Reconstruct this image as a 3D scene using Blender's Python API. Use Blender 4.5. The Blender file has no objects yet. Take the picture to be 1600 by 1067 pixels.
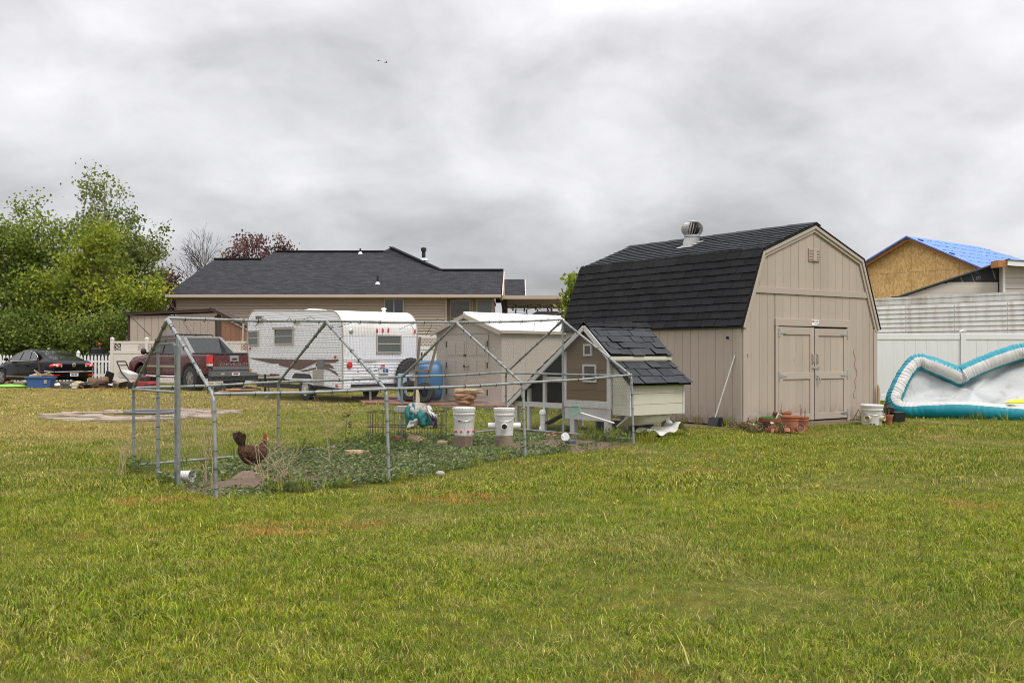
import bpy, bmesh, math, random
import numpy as np
from mathutils import Vector, Matrix, Euler
R = math.radians
random.seed(7)
rng = np.random.default_rng(11)
SC = bpy.context.scene
COL = SC.collection

# ------------------------------------------------------------------ camera
EYE = 1.22
cam = bpy.data.cameras.new('camera')
cam.sensor_width = 36.0
cam.lens = 36.0
cam.shift_y = 0.0135
cam.clip_start = 0.1
cam.clip_end = 3000
cam_ob = bpy.data.objects.new('camera', cam)
cam_ob.location = (0, 0, EYE)
cam_ob.rotation_euler = (R(90), 0, 0)
COL.objects.link(cam_ob)
SC.camera = cam_ob

# ------------------------------------------------------------------ world: overcast sky
SUN_EL, SUN_AZ = 56.0, 142.0          # azimuth clockwise from +Y: behind the camera to the right
world = bpy.data.worlds.new('World')
SC.world = world
world.use_nodes = True
wn = world.node_tree
wn.nodes.clear()
def WN(t, **k):
    n = wn.nodes.new(t)
    for a, b in k.items():
        setattr(n, a, b)
    return n
def WL(a, b):
    wn.links.new(a, b)
def wmath(op, a, b=None, c=None, clamp=False):
    n = WN('ShaderNodeMath', operation=op, use_clamp=clamp)
    for i, v in enumerate((a, b, c)):
        if v is None:
            continue
        if isinstance(v, (int, float)):
            n.inputs[i].default_value = v
        else:
            WL(v, n.inputs[i])
    return n.outputs[0]
tc = WN('ShaderNodeTexCoord')
sep = WN('ShaderNodeSeparateXYZ')
WL(tc.outputs['Generated'], sep.inputs[0])
zc = wmath('MAXIMUM', sep.outputs['Z'], 0.0)
den = wmath('ADD', zc, 0.42)
px = wmath('DIVIDE', sep.outputs['X'], den)
py = wmath('DIVIDE', sep.outputs['Y'], den)
cmb = WN('ShaderNodeCombineXYZ')
WL(px, cmb.inputs[0]); WL(py, cmb.inputs[1]); cmb.inputs[2].default_value = 3.7
def wnoise(scale, detail, rough, off, dist=0.0):
    mp = WN('ShaderNodeMapping')
    mp.inputs['Location'].default_value = off
    WL(cmb.outputs[0], mp.inputs[0])
    n = WN('ShaderNodeTexNoise')
    n.inputs['Scale'].default_value = scale
    n.inputs['Detail'].default_value = detail
    n.inputs['Roughness'].default_value = rough
    n.inputs['Distortion'].default_value = dist
    WL(mp.outputs[0], n.inputs['Vector'])
    return n.outputs['Fac']
n1 = wnoise(1.1, 2, 0.5, (4.3, 1.2, 0))
n2 = wnoise(3.4, 6, 0.48, (7.1, 2.6, 1.0), 0.5)
n3 = wnoise(10.0, 5, 0.55, (1.7, 5.6, 2.0), 0.3)
cl = wmath('ADD', wmath('MULTIPLY', n1, 1.05), wmath('ADD', wmath('MULTIPLY', n2, 0.75), wmath('MULTIPLY', n3, 0.22)))
cl = wmath('SUBTRACT', cl, 1.01)                       # about -0.35 .. 0.35
cl = wmath('MULTIPLY_ADD', cl, 1.3, 0.86)
cie = wmath('ADD', wmath('MULTIPLY_ADD', zc, 0.62, 0.43), wmath('MULTIPLY', wmath('MULTIPLY', zc, zc), 0.5))            # overcast: brighter towards the zenith
lum = wmath('MULTIPLY', cl, cie)
lum10 = wmath('MULTIPLY', lum, 10.0)
ccol = WN('ShaderNodeCombineXYZ')
WL(wmath('MULTIPLY', lum10, 0.985), ccol.inputs[0])
WL(wmath('MULTIPLY', lum10, 0.975), ccol.inputs[1])
WL(wmath('MULTIPLY', lum10, 1.005), ccol.inputs[2])
sky = WN('ShaderNodeTexSky', sky_type='NISHITA')
sky.sun_disc = False
sky.sun_elevation = R(SUN_EL)
sky.sun_rotation = R(SUN_AZ)
mixs = WN('ShaderNodeMix', data_type='RGBA')
mixs.inputs['Factor'].default_value = 0.95
WL(sky.outputs[0], mixs.inputs['A'])
WL(ccol.outputs[0], mixs.inputs['B'])
bg = WN('ShaderNodeBackground')
bg.inputs['Strength'].default_value = 0.1
WL(mixs.outputs['Result'], bg.inputs['Color'])
wo = WN('ShaderNodeOutputWorld')
WL(bg.outputs[0], wo.inputs['Surface'])

# ------------------------------------------------------------------ sun behind the clouds
sun = bpy.data.lights.new('sun', 'SUN')
sun.energy = 1.5
sun.angle = R(22)
sun.color = (1.0, 0.96, 0.9)
sun_ob = bpy.data.objects.new('sun', sun)
sd = Vector((math.sin(R(SUN_AZ)) * math.cos(R(SUN_EL)), math.cos(R(SUN_AZ)) * math.cos(R(SUN_EL)), math.sin(R(SUN_EL))))
sun_ob.rotation_euler = sd.to_track_quat('Z', 'Y').to_euler()
sun_ob.location = sd * 60
COL.objects.link(sun_ob)

SC.view_settings.view_transform = 'Standard'
SC.view_settings.look = 'None'
SC.view_settings.exposure = 0.62
SC.view_settings.gamma = 1.0
SC.view_settings.use_curve_mapping = False
SC.render.engine = 'CYCLES'
SC.cycles.filter_width = 0.95
SC.cycles.max_bounces = 6
SC.cycles.transparent_max_bounces = 8
SC.cycles.sample_clamp_indirect = 4.0

# ------------------------------------------------------------------ material helpers
class NT:
    def __init__(s, name):
        s.m = bpy.data.materials.new(name)
        s.m.use_nodes = True
        s.t = s.m.node_tree
        s.t.nodes.clear()
        s.out = s.n('ShaderNodeOutputMaterial')
        s.b = None
    def n(s, t, **k):
        nd = s.t.nodes.new(t)
        for a, b in k.items():
            setattr(nd, a, b)
        return nd
    def l(s, a, b):
        s.t.links.new(a, b)
    def put(s, v, sock):
        if isinstance(v, (int, float)):
            sock.default_value = v
        elif isinstance(v, (tuple, list)):
            sock.default_value = tuple(v) + ((1.0,) if len(v) == 3 and len(sock.default_value) == 4 else ())
        else:
            s.l(v, sock)
    def math(s, op, a, b=None, c=None, clamp=False):
        nd = s.n('ShaderNodeMath', operation=op, use_clamp=clamp)
        for i, v in enumerate((a, b, c)):
            if v is not None:
                s.put(v, nd.inputs[i])
        return nd.outputs[0]
    def mix(s, f, a, b, mode='MIX'):
        nd = s.n('ShaderNodeMix', data_type='RGBA', blend_type=mode)
        s.put(f, nd.inputs['Factor']); s.put(a, nd.inputs['A']); s.put(b, nd.inputs['B'])
        return nd.outputs['Result']
    def coord(s, which='Object', scale=(1, 1, 1), off=(0, 0, 0)):
        if which == 'World':
            src = s.n('ShaderNodeNewGeometry').outputs['Position']
        else:
            src = s.n('ShaderNodeTexCoord').outputs[which]
        mp = s.n('ShaderNodeMapping')
        mp.inputs['Scale'].default_value = scale
        mp.inputs['Location'].default_value = off
        s.l(src, mp.inputs[0])
        return mp.outputs[0]
    def noise(s, vec, scale, detail=4, rough=0.55, dist=0.0):
        nd = s.n('ShaderNodeTexNoise')
        nd.inputs['Scale'].default_value = scale
        nd.inputs['Detail'].default_value = detail
        nd.inputs['Roughness'].default_value = rough
        nd.inputs['Distortion'].default_value = dist
        if vec is not None:
            s.l(vec, nd.inputs['Vector'])
        return nd.outputs['Fac']
    def ramp(s, f, lo, hi):
        nd = s.n('ShaderNodeMapRange')
        nd.interpolation_type = 'SMOOTHSTEP'
        s.put(f, nd.inputs['Value'])
        nd.inputs['From Min'].default_value = lo
        nd.inputs['From Max'].default_value = hi
        return nd.outputs['Result']
    def gain(s, col, f):
        """multiply a colour by a scalar"""
        nd = s.n('ShaderNodeVectorMath', operation='SCALE')
        s.put(col if not isinstance(col, tuple) else col[:3], nd.inputs[0])
        s.put(f, nd.inputs['Scale'])
        return nd.outputs[0]
    def bsdf(s, col, rough=0.6, metal=0.0, spec=0.4, bump=None, bstr=0.3, bdist=0.01, trans=0.0, alpha=None, coat=0.0):
        b = s.n('ShaderNodeBsdfPrincipled')
        s.put(col, b.inputs['Base Color'])
        s.put(rough, b.inputs['Roughness'])
        s.put(metal, b.inputs['Metallic'])
        b.inputs['Specular IOR Level'].default_value = spec
        b.inputs['Transmission Weight'].default_value = trans
        b.inputs['Coat Weight'].default_value = coat
        b.inputs['Coat Roughness'].default_value = 0.05
        if bump is not None:
            bp = s.n('ShaderNodeBump')
            bp.inputs['Strength'].default_value = bstr
            bp.inputs['Distance'].default_value = bdist
            s.put(bump, bp.inputs['Height'])
            s.l(bp.outputs[0], b.inputs['Normal'])
        s.l(b.outputs[0], s.out.inputs[0])
        s.b = b
        return s.m

def mat(name, col, rough=0.6, var=0.12, scale=4.0, metal=0.0, spec=0.4, bump=0.0, bscale=60.0, bdist=0.004,
        dirt=None, dirt_amt=0.4, dirt_scale=2.0, dirt_lo=0.5, stretch=(1, 1, 1), rnd=0.0, coat=0.0, coord='Object', streak=False):
    """general painted / natural surface: base colour, mottling, dirt blotches, per-object variation, fine relief"""
    t = NT(name)
    v = t.coord(coord, stretch)
    nz = t.noise(v, scale, 5, 0.6)
    c = t.gain(col, t.math('MULTIPLY_ADD', nz, 2 * var, 1 - var))
    fine = t.noise(v, scale * 9, 3, 0.6)
    c = t.gain(c, t.math('MULTIPLY_ADD', fine, var, 1 - var * 0.5))
    if dirt is not None:
        dv = t.coord(coord, (1, 1, 0.18) if streak else (1, 1, 1), (3.1, 1.7, 0.6))
        d = t.ramp(t.noise(dv, dirt_scale, 6, 0.65), dirt_lo, dirt_lo + 0.25)
        c = t.mix(t.math('MULTIPLY', d, dirt_amt), c, dirt)
    if rnd > 0:
        oi = t.n('ShaderNodeObjectInfo')
        c = t.gain(c, t.math('MULTIPLY_ADD', oi.outputs['Random'], 2 * rnd, 1 - rnd))
    bp = t.noise(v, bscale, 3, 0.6) if bump > 0 else None
    rr = t.math('MULTIPLY_ADD', nz, 0.2, max(0.02, rough - 0.1))
    return t.bsdf(c, rr, metal, spec, bp, bump, bdist, coat=coat)

# ------------------------------------------------------------------ object helpers
def link(o, parent=None):
    COL.objects.link(o)
    if parent is not None:
        o.parent = parent
    return o

def props(o, label=None, cat=None, group=None, kind=None):
    if label: o['label'] = label
    if cat: o['category'] = cat
    if group: o['group'] = group
    if kind: o['kind'] = kind
    return o

def thing(name, label, cat, loc=(0, 0, 0), rz=0.0, group=None):
    o = bpy.data.objects.new(name, None)
    o.empty_display_size = 0.2
    o.location = loc
    o.rotation_euler = (0, 0, rz)
    link(o)
    return props(o, label, cat, group)

def children_of(o):
    return list(o.children)

def copy_tree(o, parent=None):
    c = o.copy()
    COL.objects.link(c)
    c.parent = parent
    for ch in list(o.children):
        copy_tree(ch, c)
    return c

def inv_of(o):
    M = Matrix.Identity(4)
    while o is not None:
        M = (Matrix.Translation(o.location) @ o.rotation_euler.to_matrix().to_4x4()) @ M
        o = o.parent
    return M.inverted()

class MB:
    """collects shapes and links them as ONE mesh object"""
    def __init__(s):
        s.v = []; s.f = []; s.mi = []; s.cur = 0
    def add(s, vs, fs):
        n = len(s.v)
        s.v += [tuple(p) for p in vs]
        s.f += [tuple(i + n for i in f) for f in fs]
        s.mi += [s.cur] * len(fs)
        return s
    def box(s, c, d, rot=None, taper=1.0):
        x, y, z = d[0] / 2, d[1] / 2, d[2] / 2
        vs = [Vector((sx * x * (taper if sz > 0 else 1), sy * y * (taper if sz > 0 else 1), sz * z)) for sz in (-1, 1) for sy in (-1, 1) for sx in (-1, 1)]
        if rot is not None:
            m = Euler(rot).to_matrix() if not isinstance(rot, Matrix) else rot
            vs = [m @ p for p in vs]
        cc = Vector(c)
        return s.add([p + cc for p in vs], [(0, 2, 3, 1), (4, 5, 7, 6), (0, 1, 5, 4), (2, 6, 7, 3), (0, 4, 6, 2), (1, 3, 7, 5)])
    def span(s, a, b):
        """axis-aligned box between two corners"""
        return s.box([(a[i] + b[i]) / 2 for i in range(3)], [abs(b[i] - a[i]) for i in range(3)])
    def bar(s, p0, p1, w, h, up=(0, 0, 1)):
        p0, p1 = Vector(p0), Vector(p1)
        d = (p1 - p0)
        L = d.length
        d.normalize()
        u = Vector(up)
        sx = d.cross(u)
        if sx.length < 1e-4:
            sx = d.cross(Vector((1, 0, 0)))
        sx.normalize()
        u = sx.cross(d)
        m = Matrix((sx, d, u)).transposed()
        return s.box((p0 + p1) / 2, (w, L, h), m)
    def tube(s, pts, r, n=8, caps=True, closed=False):
        pts = [Vector(p) for p in pts]
        rs = r if isinstance(r, (list, tuple)) else [r] * len(pts)
        rings = []
        ref = None
        N = len(pts)
        for i, p in enumerate(pts):
            a = pts[(i - 1) % N] if (closed or i > 0) else p
            b = pts[(i + 1) % N] if (closed or i < N - 1) else p
            d = (b - a)
            if d.length < 1e-9: d = Vector((0, 0, 1))
            d.normalize()
            if ref is None:
                ref = d.cross(Vector((0.13, 0.21, 1)))
                if ref.length < 1e-3: ref = d.cross(Vector((1, 0, 0)))
            ref = ref - d * ref.dot(d)
            if ref.length < 1e-6: ref = d.orthogonal()
            ref.normalize()
            q = d.cross(ref)
            rings.append([p + (ref * math.cos(2 * math.pi * k / n) + q * math.sin(2 * math.pi * k / n)) * rs[i] for k in range(n)])
        return s.loft(rings, caps and not closed, closed)
    def loft(s, rings, caps=True, closed=False, open_ring=False):
        n = len(rings[0]); vs = [p for r_ in rings for p in r_]
        fs = []
        m = len(rings)
        for i in range(m if closed else m - 1):
            j = (i + 1) % m
            for k in range(n - 1 if open_ring else n):
                k2 = (k + 1) % n
                fs.append((i * n + k, i * n + k2, j * n + k2, j * n + k))
        if caps and not open_ring:
            fs.append(tuple(range(n - 1, -1, -1)))
            fs.append(tuple((m - 1) * n + k for k in range(n)))
        return s.add(vs, fs)
    def lathe(s, prof, c=(0, 0, 0), n=20, rot=None, caps=True):
        """profile [(r,z)] turned about z at c"""
        m = Euler(rot).to_matrix() if rot is not None else Matrix.Identity(3)
        rings = [[m @ Vector((r_ * math.cos(2 * math.pi * k / n), r_ * math.sin(2 * math.pi * k / n), z)) + Vector(c) for k in range(n)] for r_, z in prof]
        return s.loft(rings, caps)
    def prism(s, poly, ax, a, b):
        """extrude a 2D polygon along axis ax ('x','y','z') from a to b"""
        def P(u, v, w):
            return (w, u, v) if ax == 'x' else ((u, w, v) if ax == 'y' else (u, v, w))
        n = len(poly)
        vs = [P(u, v, a) for u, v in poly] + [P(u, v, b) for u, v in poly]
        fs = [tuple(range(n - 1, -1, -1)), tuple(range(n, 2 * n))]
        for i in range(n):
            j = (i + 1) % n
            fs.append((i, j, n + j, n + i))
        return s.add(vs, fs)
    def slab(s, quad, t):
        """quad (any planar polygon in 3D) given thickness t against its normal"""
        q = [Vector(p) for p in quad]
        nrm = (q[1] - q[0]).cross(q[2] - q[0]).normalized()
        n = len(q)
        vs = q + [p - nrm * t for p in q]
        fs = [tuple(range(n)), tuple(range(2 * n - 1, n - 1, -1))]
        for i in range(n):
            j = (i + 1) % n
            fs.append((j, i, n + i, n + j))
        return s.add(vs, fs)
    def grid(s, fn, nu, nv):
        vs = [fn(i / nu, j / nv) for j in range(nv + 1) for i in range(nu + 1)]
        fs = [(j * (nu + 1) + i, j * (nu + 1) + i + 1, (j + 1) * (nu + 1) + i + 1, (j + 1) * (nu + 1) + i) for j in range(nv) for i in range(nu)]
        return s.add(vs, fs)
    def sphere(s, c, r, nu=12, nv=8, rot=None):
        rr = r if isinstance(r, (tuple, list)) else (r, r, r)
        m = Euler(rot).to_matrix() if rot is not None else Matrix.Identity(3)
        rings = []
        for j in range(nv + 1):
            th = math.pi * (j + 0.02 if j == 0 else (j - 0.02 if j == nv else j)) / nv
            rings.append([m @ Vector((rr[0] * math.sin(th) * math.cos(2 * math.pi * k / nu), rr[1] * math.sin(th) * math.sin(2 * math.pi * k / nu), -rr[2] * math.cos(th))) + Vector(c) for k in range(nu)])
        return s.loft(rings, True)
    def jitter(s, a, seed=1):
        r_ = random.Random(seed)
        s.v = [(p[0] + r_.uniform(-a, a), p[1] + r_.uniform(-a, a), p[2] + r_.uniform(-a, a)) for p in s.v]
        return s
    def mesh(s, name, mats):
        me = bpy.data.meshes.new(name)
        me.from_pydata(s.v, [], s.f)
        for m in (mats if isinstance(mats, (list, tuple)) else [mats]):
            me.materials.append(m)
        if any(s.mi):
            me.polygons.foreach_set('material_index', s.mi)
        me.update()
        return me
    def build(s, name, mats, parent=None, smooth=False, world=False, bevel=0.0, loc=None, rot=None, kind=None, label=None, fix=True, sub=0):
        if world and parent is not None:
            M = inv_of(parent)
            s.v = [tuple(M @ Vector(p)) for p in s.v]
        me = s.mesh(name, mats)
        if fix:
            bm = bmesh.new(); bm.from_mesh(me)
            bmesh.ops.recalc_face_normals(bm, faces=bm.faces)
            bm.to_mesh(me); bm.free()
        if smooth:
            me.polygons.foreach_set('use_smooth', [True] * len(me.polygons))
            if smooth != 'full':
                try:
                    me.set_sharp_from_angle(angle=R(40))
                except Exception:
                    pass
        o = bpy.data.objects.new(name, me)
        link(o, parent)
        if loc is not None: o.location = loc
        if rot is not None: o.rotation_euler = rot
        if bevel > 0:
            bv = o.modifiers.new('bevel', 'BEVEL')
            bv.width = bevel; bv.segments = 2; bv.limit_method = 'ANGLE'; bv.angle_limit = R(40)
        if sub:
            sb = o.modifiers.new('sub', 'SUBSURF'); sb.levels = sub; sb.render_levels = sub
        if kind: o['kind'] = kind
        if label: o['label'] = label
        return o

def place(name, me, parent, loc, rot=(0, 0, 0), scale=(1, 1, 1)):
    """another object on shared mesh data"""
    o = bpy.data.objects.new(name, me)
    link(o, parent)
    o.location = loc; o.rotation_euler = rot; o.scale = scale
    return o

def single(o, label, cat, group=None):
    """a thing that is one mesh"""
    return props(o, label, cat, group)

def text_mesh(name, body, size, m, parent, loc, rot, depth=0.002, align='CENTER', sx=1.0):
    cu = bpy.data.curves.new(name, 'FONT')
    cu.body = body; cu.size = size; cu.extrude = depth; cu.align_x = align; cu.align_y = 'CENTER'
    tmp = bpy.data.objects.new('tmp_text', cu)
    COL.objects.link(tmp)
    dg = bpy.context.evaluated_depsgraph_get()
    me = bpy.data.meshes.new_from_object(tmp.evaluated_get(dg))
    me.name = name
    bpy.data.objects.remove(tmp)
    me.materials.clear(); me.materials.append(m)
    o = bpy.data.objects.new(name, me)
    link(o, parent)
    o.location = loc; o.rotation_euler = rot; o.scale = (sx, 1, 1)
    return o

def cut(o, cutter_mb):
    """boolean difference applied to the mesh"""
    me = cutter_mb.mesh('cutter', [])
    bm = bmesh.new(); bm.from_mesh(me); bmesh.ops.recalc_face_normals(bm, faces=bm.faces); bm.to_mesh(me); bm.free()
    co = bpy.data.objects.new('cutter', me)
    COL.objects.link(co)
    co.matrix_world = o.matrix_world
    keep_parent = o.parent
    o.parent = None
    md = o.modifiers.new('cut', 'BOOLEAN')
    md.operation = 'DIFFERENCE'; md.solver = 'EXACT'; md.object = co
    dg = bpy.context.evaluated_depsgraph_get(); dg.update()
    new = bpy.data.meshes.new_from_object(o.evaluated_get(dg))
    o.modifiers.remove(md)
    o.data = new
    bpy.data.objects.remove(co)
    o.parent = keep_parent
    return o

def smoothed(o, ang=40):
    me = o.data
    me.polygons.foreach_set('use_smooth', [True] * len(me.polygons))
    try: me.set_sharp_from_angle(angle=R(ang))
    except Exception: pass
    return o
# ------------------------------------------------------------------ lawn colours shared by soil sheet and blades
def lawn_colour(t):
    P = t.coord('World')
    sp = t.n('ShaderNodeSeparateXYZ'); t.l(P, sp.inputs[0])
    X, Y = sp.outputs['X'], sp.outputs['Y']
    big = t.noise(P, 0.22, 3, 0.55)
    midn = t.noise(t.coord('World', off=(13, 5, 0)), 0.9, 4, 0.6)
    fin = t.noise(t.coord('World', off=(3, 25, 0)), 5.0, 4, 0.65)
    # worn, straw-coloured ground on the left half of the yard behind the pen
    left = t.ramp(X, -1.0, -7.0)
    back = t.ramp(Y, 11.0, 17.0)
    worn = t.math('MULTIPLY', left, back)
    dn = t.math('ADD', t.math('MULTIPLY', midn, 0.55), t.math('MULTIPLY', big, 0.45))
    dry = t.ramp(t.math('ADD', dn, t.math('MULTIPLY', worn, 0.17)), 0.50, 0.71)
    speck = t.ramp(fin, 0.55, 0.75)
    dry = t.math('MAXIMUM', dry, t.math('MULTIPLY', speck, t.math('MULTIPLY_ADD', worn, 0.45, 0.18)))
    green = t.mix(t.ramp(fin, 0.3, 0.7), (0.118, 0.172, 0.008, 1), (0.29, 0.305, 0.018, 1))
    green = t.mix(t.ramp(big, 0.38, 0.62), green, t.mix(0.5, green, (0.115, 0.175, 0.016, 1)))
    cl_ = t.noise(t.coord('World', off=(7, 31, 0)), 3.2, 3, 0.6)
    dry = t.math('MAXIMUM', dry, t.math('MULTIPLY', t.ramp(cl_, .53, .70), .42))
    col = t.mix(t.math('MULTIPLY', dry, 0.9), green, (0.42, 0.33, 0.125, 1))
    # reddish dead spots
    rn = t.noise(t.coord('World', off=(40, 8, 0)), 0.75, 3, 0.5)
    red = t.math('MULTIPLY', t.ramp(rn, 0.60, 0.70), t.ramp(fin, .42, .6))
    def spot(x, y, rx, ry):
        dx = t.math('DIVIDE', t.math('SUBTRACT', X, x), rx); dy = t.math('DIVIDE', t.math('SUBTRACT', Y, y), ry)
        d2 = t.math('ADD', t.math('MULTIPLY', dx, dx), t.math('MULTIPLY', dy, dy))
        return t.math('MULTIPLY', t.ramp(d2, 1.6, .1), t.ramp(fin, .40, .60))
    for s_ in ((-.55, 8.75, .75, .30), (-2.95, 8.55, .45, .35), (-8.4, 24.0, 2.2, .55), (-12.5, 35.5, 5.5, 1.6), (-1.6, 7.2, .5, .3)):
        red = t.math('MAXIMUM', red, spot(*s_))
    col = t.mix(t.math('MULTIPLY', red, 0.88), col, (0.40, 0.205, 0.062, 1))
    # dull earth colour behind the back fences, added to limit the lawn's bounce light
    col = t.mix(t.ramp(Y, 43.5, 47), col, (0.15, 0.13, 0.105, 1))
    return col

def make_lawn_mats():
    t = NT('lawn_soil')
    c = lawn_colour(t)
    f = t.noise(t.coord('World'), 60, 4, 0.7)
    f2 = t.noise(t.coord('World', (1, 0.6, 1)), 14, 4, 0.7)
    c = t.mix(.35, c, (.20, .155, .06, 1))
    c = t.gain(c, t.math('MULTIPLY', t.math('MULTIPLY_ADD', f, 1.0, 0.25), t.math('MULTIPLY_ADD', f2, 0.9, 0.42)))
    soil = t.bsdf(c, 0.9, 0, 0.1, t.noise(t.coord('World'), 45, 4, 0.7), 0.9, 0.03)
    t = NT('grass_blade')
    c = lawn_colour(t)
    at = t.n('ShaderNodeAttribute', attribute_name='tint')
    oi = t.n('ShaderNodeObjectInfo')
    straw = t.ramp(at.outputs['Fac'], 0.80, 0.86)
    c = t.mix(t.math('MULTIPLY', straw, 0.75), c, (0.42, 0.33, 0.13, 1))
    hue = t.math('FRACT', t.math('MULTIPLY', at.outputs['Fac'], 17.0))
    c = t.mix(1.0, c, t.mix(hue, (.80, 1.0, .75, 1), (1.15, 1.04, 1.1, 1)), 'MULTIPLY')
    c = t.gain(c, t.math('MULTIPLY_ADD', t.math('FRACT', t.math('MULTIPLY', at.outputs['Fac'], 5.0)), 1.25, 0.42))
    c = t.mix(t.math('MULTIPLY', t.ramp(oi.outputs['Random'], .82, .88), .30), c, (.36, .27, .085, 1))
    c = t.gain(c, t.math('MULTIPLY_ADD', t.math('FRACT', t.math('MULTIPLY', oi.outputs['Random'], 7.3)), 0.28, 0.88))
    d = t.n('ShaderNodeBsdfDiffuse'); t.l(c, d.inputs[0])
    tr = t.n('ShaderNodeBsdfTranslucent'); t.l(t.gain(c, 1.1), tr.inputs[0])
    gl = t.n('ShaderNodeBsdfGlossy'); gl.inputs['Roughness'].default_value = 0.45
    gl.inputs[0].default_value = (0.9, 0.95, 0.85, 1)
    m1 = t.n('ShaderNodeMixShader'); m1.inputs[0].default_value = 0.22
    t.l(d.outputs[0], m1.inputs[1]); t.l(tr.outputs[0], m1.inputs[2])
    m2 = t.n('ShaderNodeMixShader'); m2.inputs[0].default_value = 0.02
    t.l(m1.outputs[0], m2.inputs[1]); t.l(gl.outputs[0], m2.inputs[2])
    t.l(m2.outputs[0], t.out.inputs[0])
    return soil, t.m

M_SOIL, M_BLADE = make_lawn_mats()

def leafy(name, c0, c1, c2=None, transl=0.3, rnd=0.35):
    """foliage: hue mixed per leaf from the 'tint' attribute (0..1)"""
    t = NT(name)
    at = t.n('ShaderNodeAttribute', attribute_name='tint')
    f = at.outputs['Fac']
    c = t.mix(t.ramp(f, 0.05, 0.55), c0 + (1,), c1 + (1,))
    if c2: c = t.mix(t.ramp(f, 0.6, 0.95), c, c2 + (1,))
    oi = t.n('ShaderNodeObjectInfo')
    c = t.gain(c, t.math('MULTIPLY_ADD', oi.outputs['Random'], rnd, 1 - rnd / 2))
    d = t.n('ShaderNodeBsdfPrincipled'); t.l(c, d.inputs['Base Color']); d.inputs['Roughness'].default_value = 0.6
    d.inputs['Specular IOR Level'].default_value = 0.2
    tr = t.n('ShaderNodeBsdfTranslucent'); t.l(c, tr.inputs[0])
    m1 = t.n('ShaderNodeMixShader'); m1.inputs[0].default_value = transl
    t.l(d.outputs[0], m1.inputs[1]); t.l(tr.outputs[0], m1.inputs[2])
    t.l(m1.outputs[0], t.out.inputs[0])
    return t.m

# ------------------------------------------------------------------ ground sheet
def bump_z(x, y):
    return 0.012 * math.sin(1.3 * x + 0.7 * y) + 0.01 * math.sin(2.1 * y - 1.1 * x + 1)
g = MB()
xs = [-500, -120, -60] + [i * 1.5 for i in range(-27, 28)] + [60, 120, 500]
ys = [-60, -10] + [i * 1.5 for i in range(0, 40)] + [75, 120, 250, 700]
nx = len(xs)
g.v = [(x, y, bump_z(x, y) - 0.012 if abs(x) < 42 and -1 < y < 60 else -0.012) for y in ys for x in xs]
g.f = [(j * nx + i, j * nx + i + 1, (j + 1) * nx + i + 1, (j + 1) * nx + i) for j in range(len(ys) - 1) for i in range(nx - 1)]
g.mi = [0] * len(g.f)
g.build('lawn', M_SOIL, smooth=True, kind='structure', fix=False)

# ------------------------------------------------------------------ scattered vegetation helpers
def attr_mesh(name, V, F, tint, m):
    me = bpy.data.meshes.new(name)
    me.from_pydata([tuple(p) for p in V], [], F)
    a = me.attributes.new('tint', 'FLOAT', 'POINT')
    a.data.foreach_set('value', np.asarray(tint, dtype=np.float32))
    me.materials.append(m)
    me.update()
    return me

def tuft(name, n, rad, h0, h1, w, lean, m, seed, tmin=0.0, tmax=1.0):
    r_ = random.Random(seed)
    V = []; F = []; T = []
    for _ in range(n):
        a = r_.uniform(0, 2 * math.pi); d = rad * math.sqrt(r_.random())
        x, y = d * math.cos(a), d * math.sin(a)
        h = r_.uniform(h0, h1); ww = w * r_.uniform(0.7, 1.3)
        la = r_.uniform(0, 2 * math.pi); l = lean * r_.uniform(0.2, 1.2) * h
        wa = la + math.pi / 2 + r_.uniform(-0.5, 0.5)
        dx, dy = math.cos(wa) * ww / 2, math.sin(wa) * ww / 2
        b = len(V)
        mx, my = x + math.cos(la) * l * 0.35, y + math.sin(la) * l * 0.35
        tx, ty = x + math.cos(la) * l, y + math.sin(la) * l
        V += [(x - dx, y - dy, -0.01), (x + dx, y + dy, -0.01), (mx - dx * .8, my - dy * .8, h * .6), (mx + dx * .8, my + dy * .8, h * .6), (tx, ty, h)]
        F += [(b, b + 1, b + 3, b + 2), (b + 2, b + 3, b + 4)]
        t_ = r_.uniform(tmin, tmax)
        T += [t_] * 5
    return attr_mesh(name, V, F, T, m)

def leaf_tuft(name, n, rad, h, lw, ll, m, seed):
    """a low broad-leaved clump"""
    r_ = random.Random(seed)
    V = []; F = []; T = []
    for _ in range(n):
        a = r_.uniform(0, 2 * math.pi); d = rad * math.sqrt(r_.random())
        c = Vector((d * math.cos(a), d * math.sin(a), r_.uniform(0.15, 1) * h))
        e = Euler((r_.uniform(-.7, .7), r_.uniform(-.7, .7), r_.uniform(0, 6.28))).to_matrix()
        s_ = r_.uniform(.6, 1.2)
        b = len(V)
        for p in ((0, -ll / 2, 0), (lw / 2, 0, .15 * ll), (0, ll / 2, 0), (-lw / 2, 0, .15 * ll)):
            V.append(c + e @ (Vector(p) * s_))
        F += [(b, b + 1, b + 2), (b, b + 2, b + 3)]
        T += [r_.random()] * 4
    return attr_mesh(name, V, F, T, m)

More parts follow.
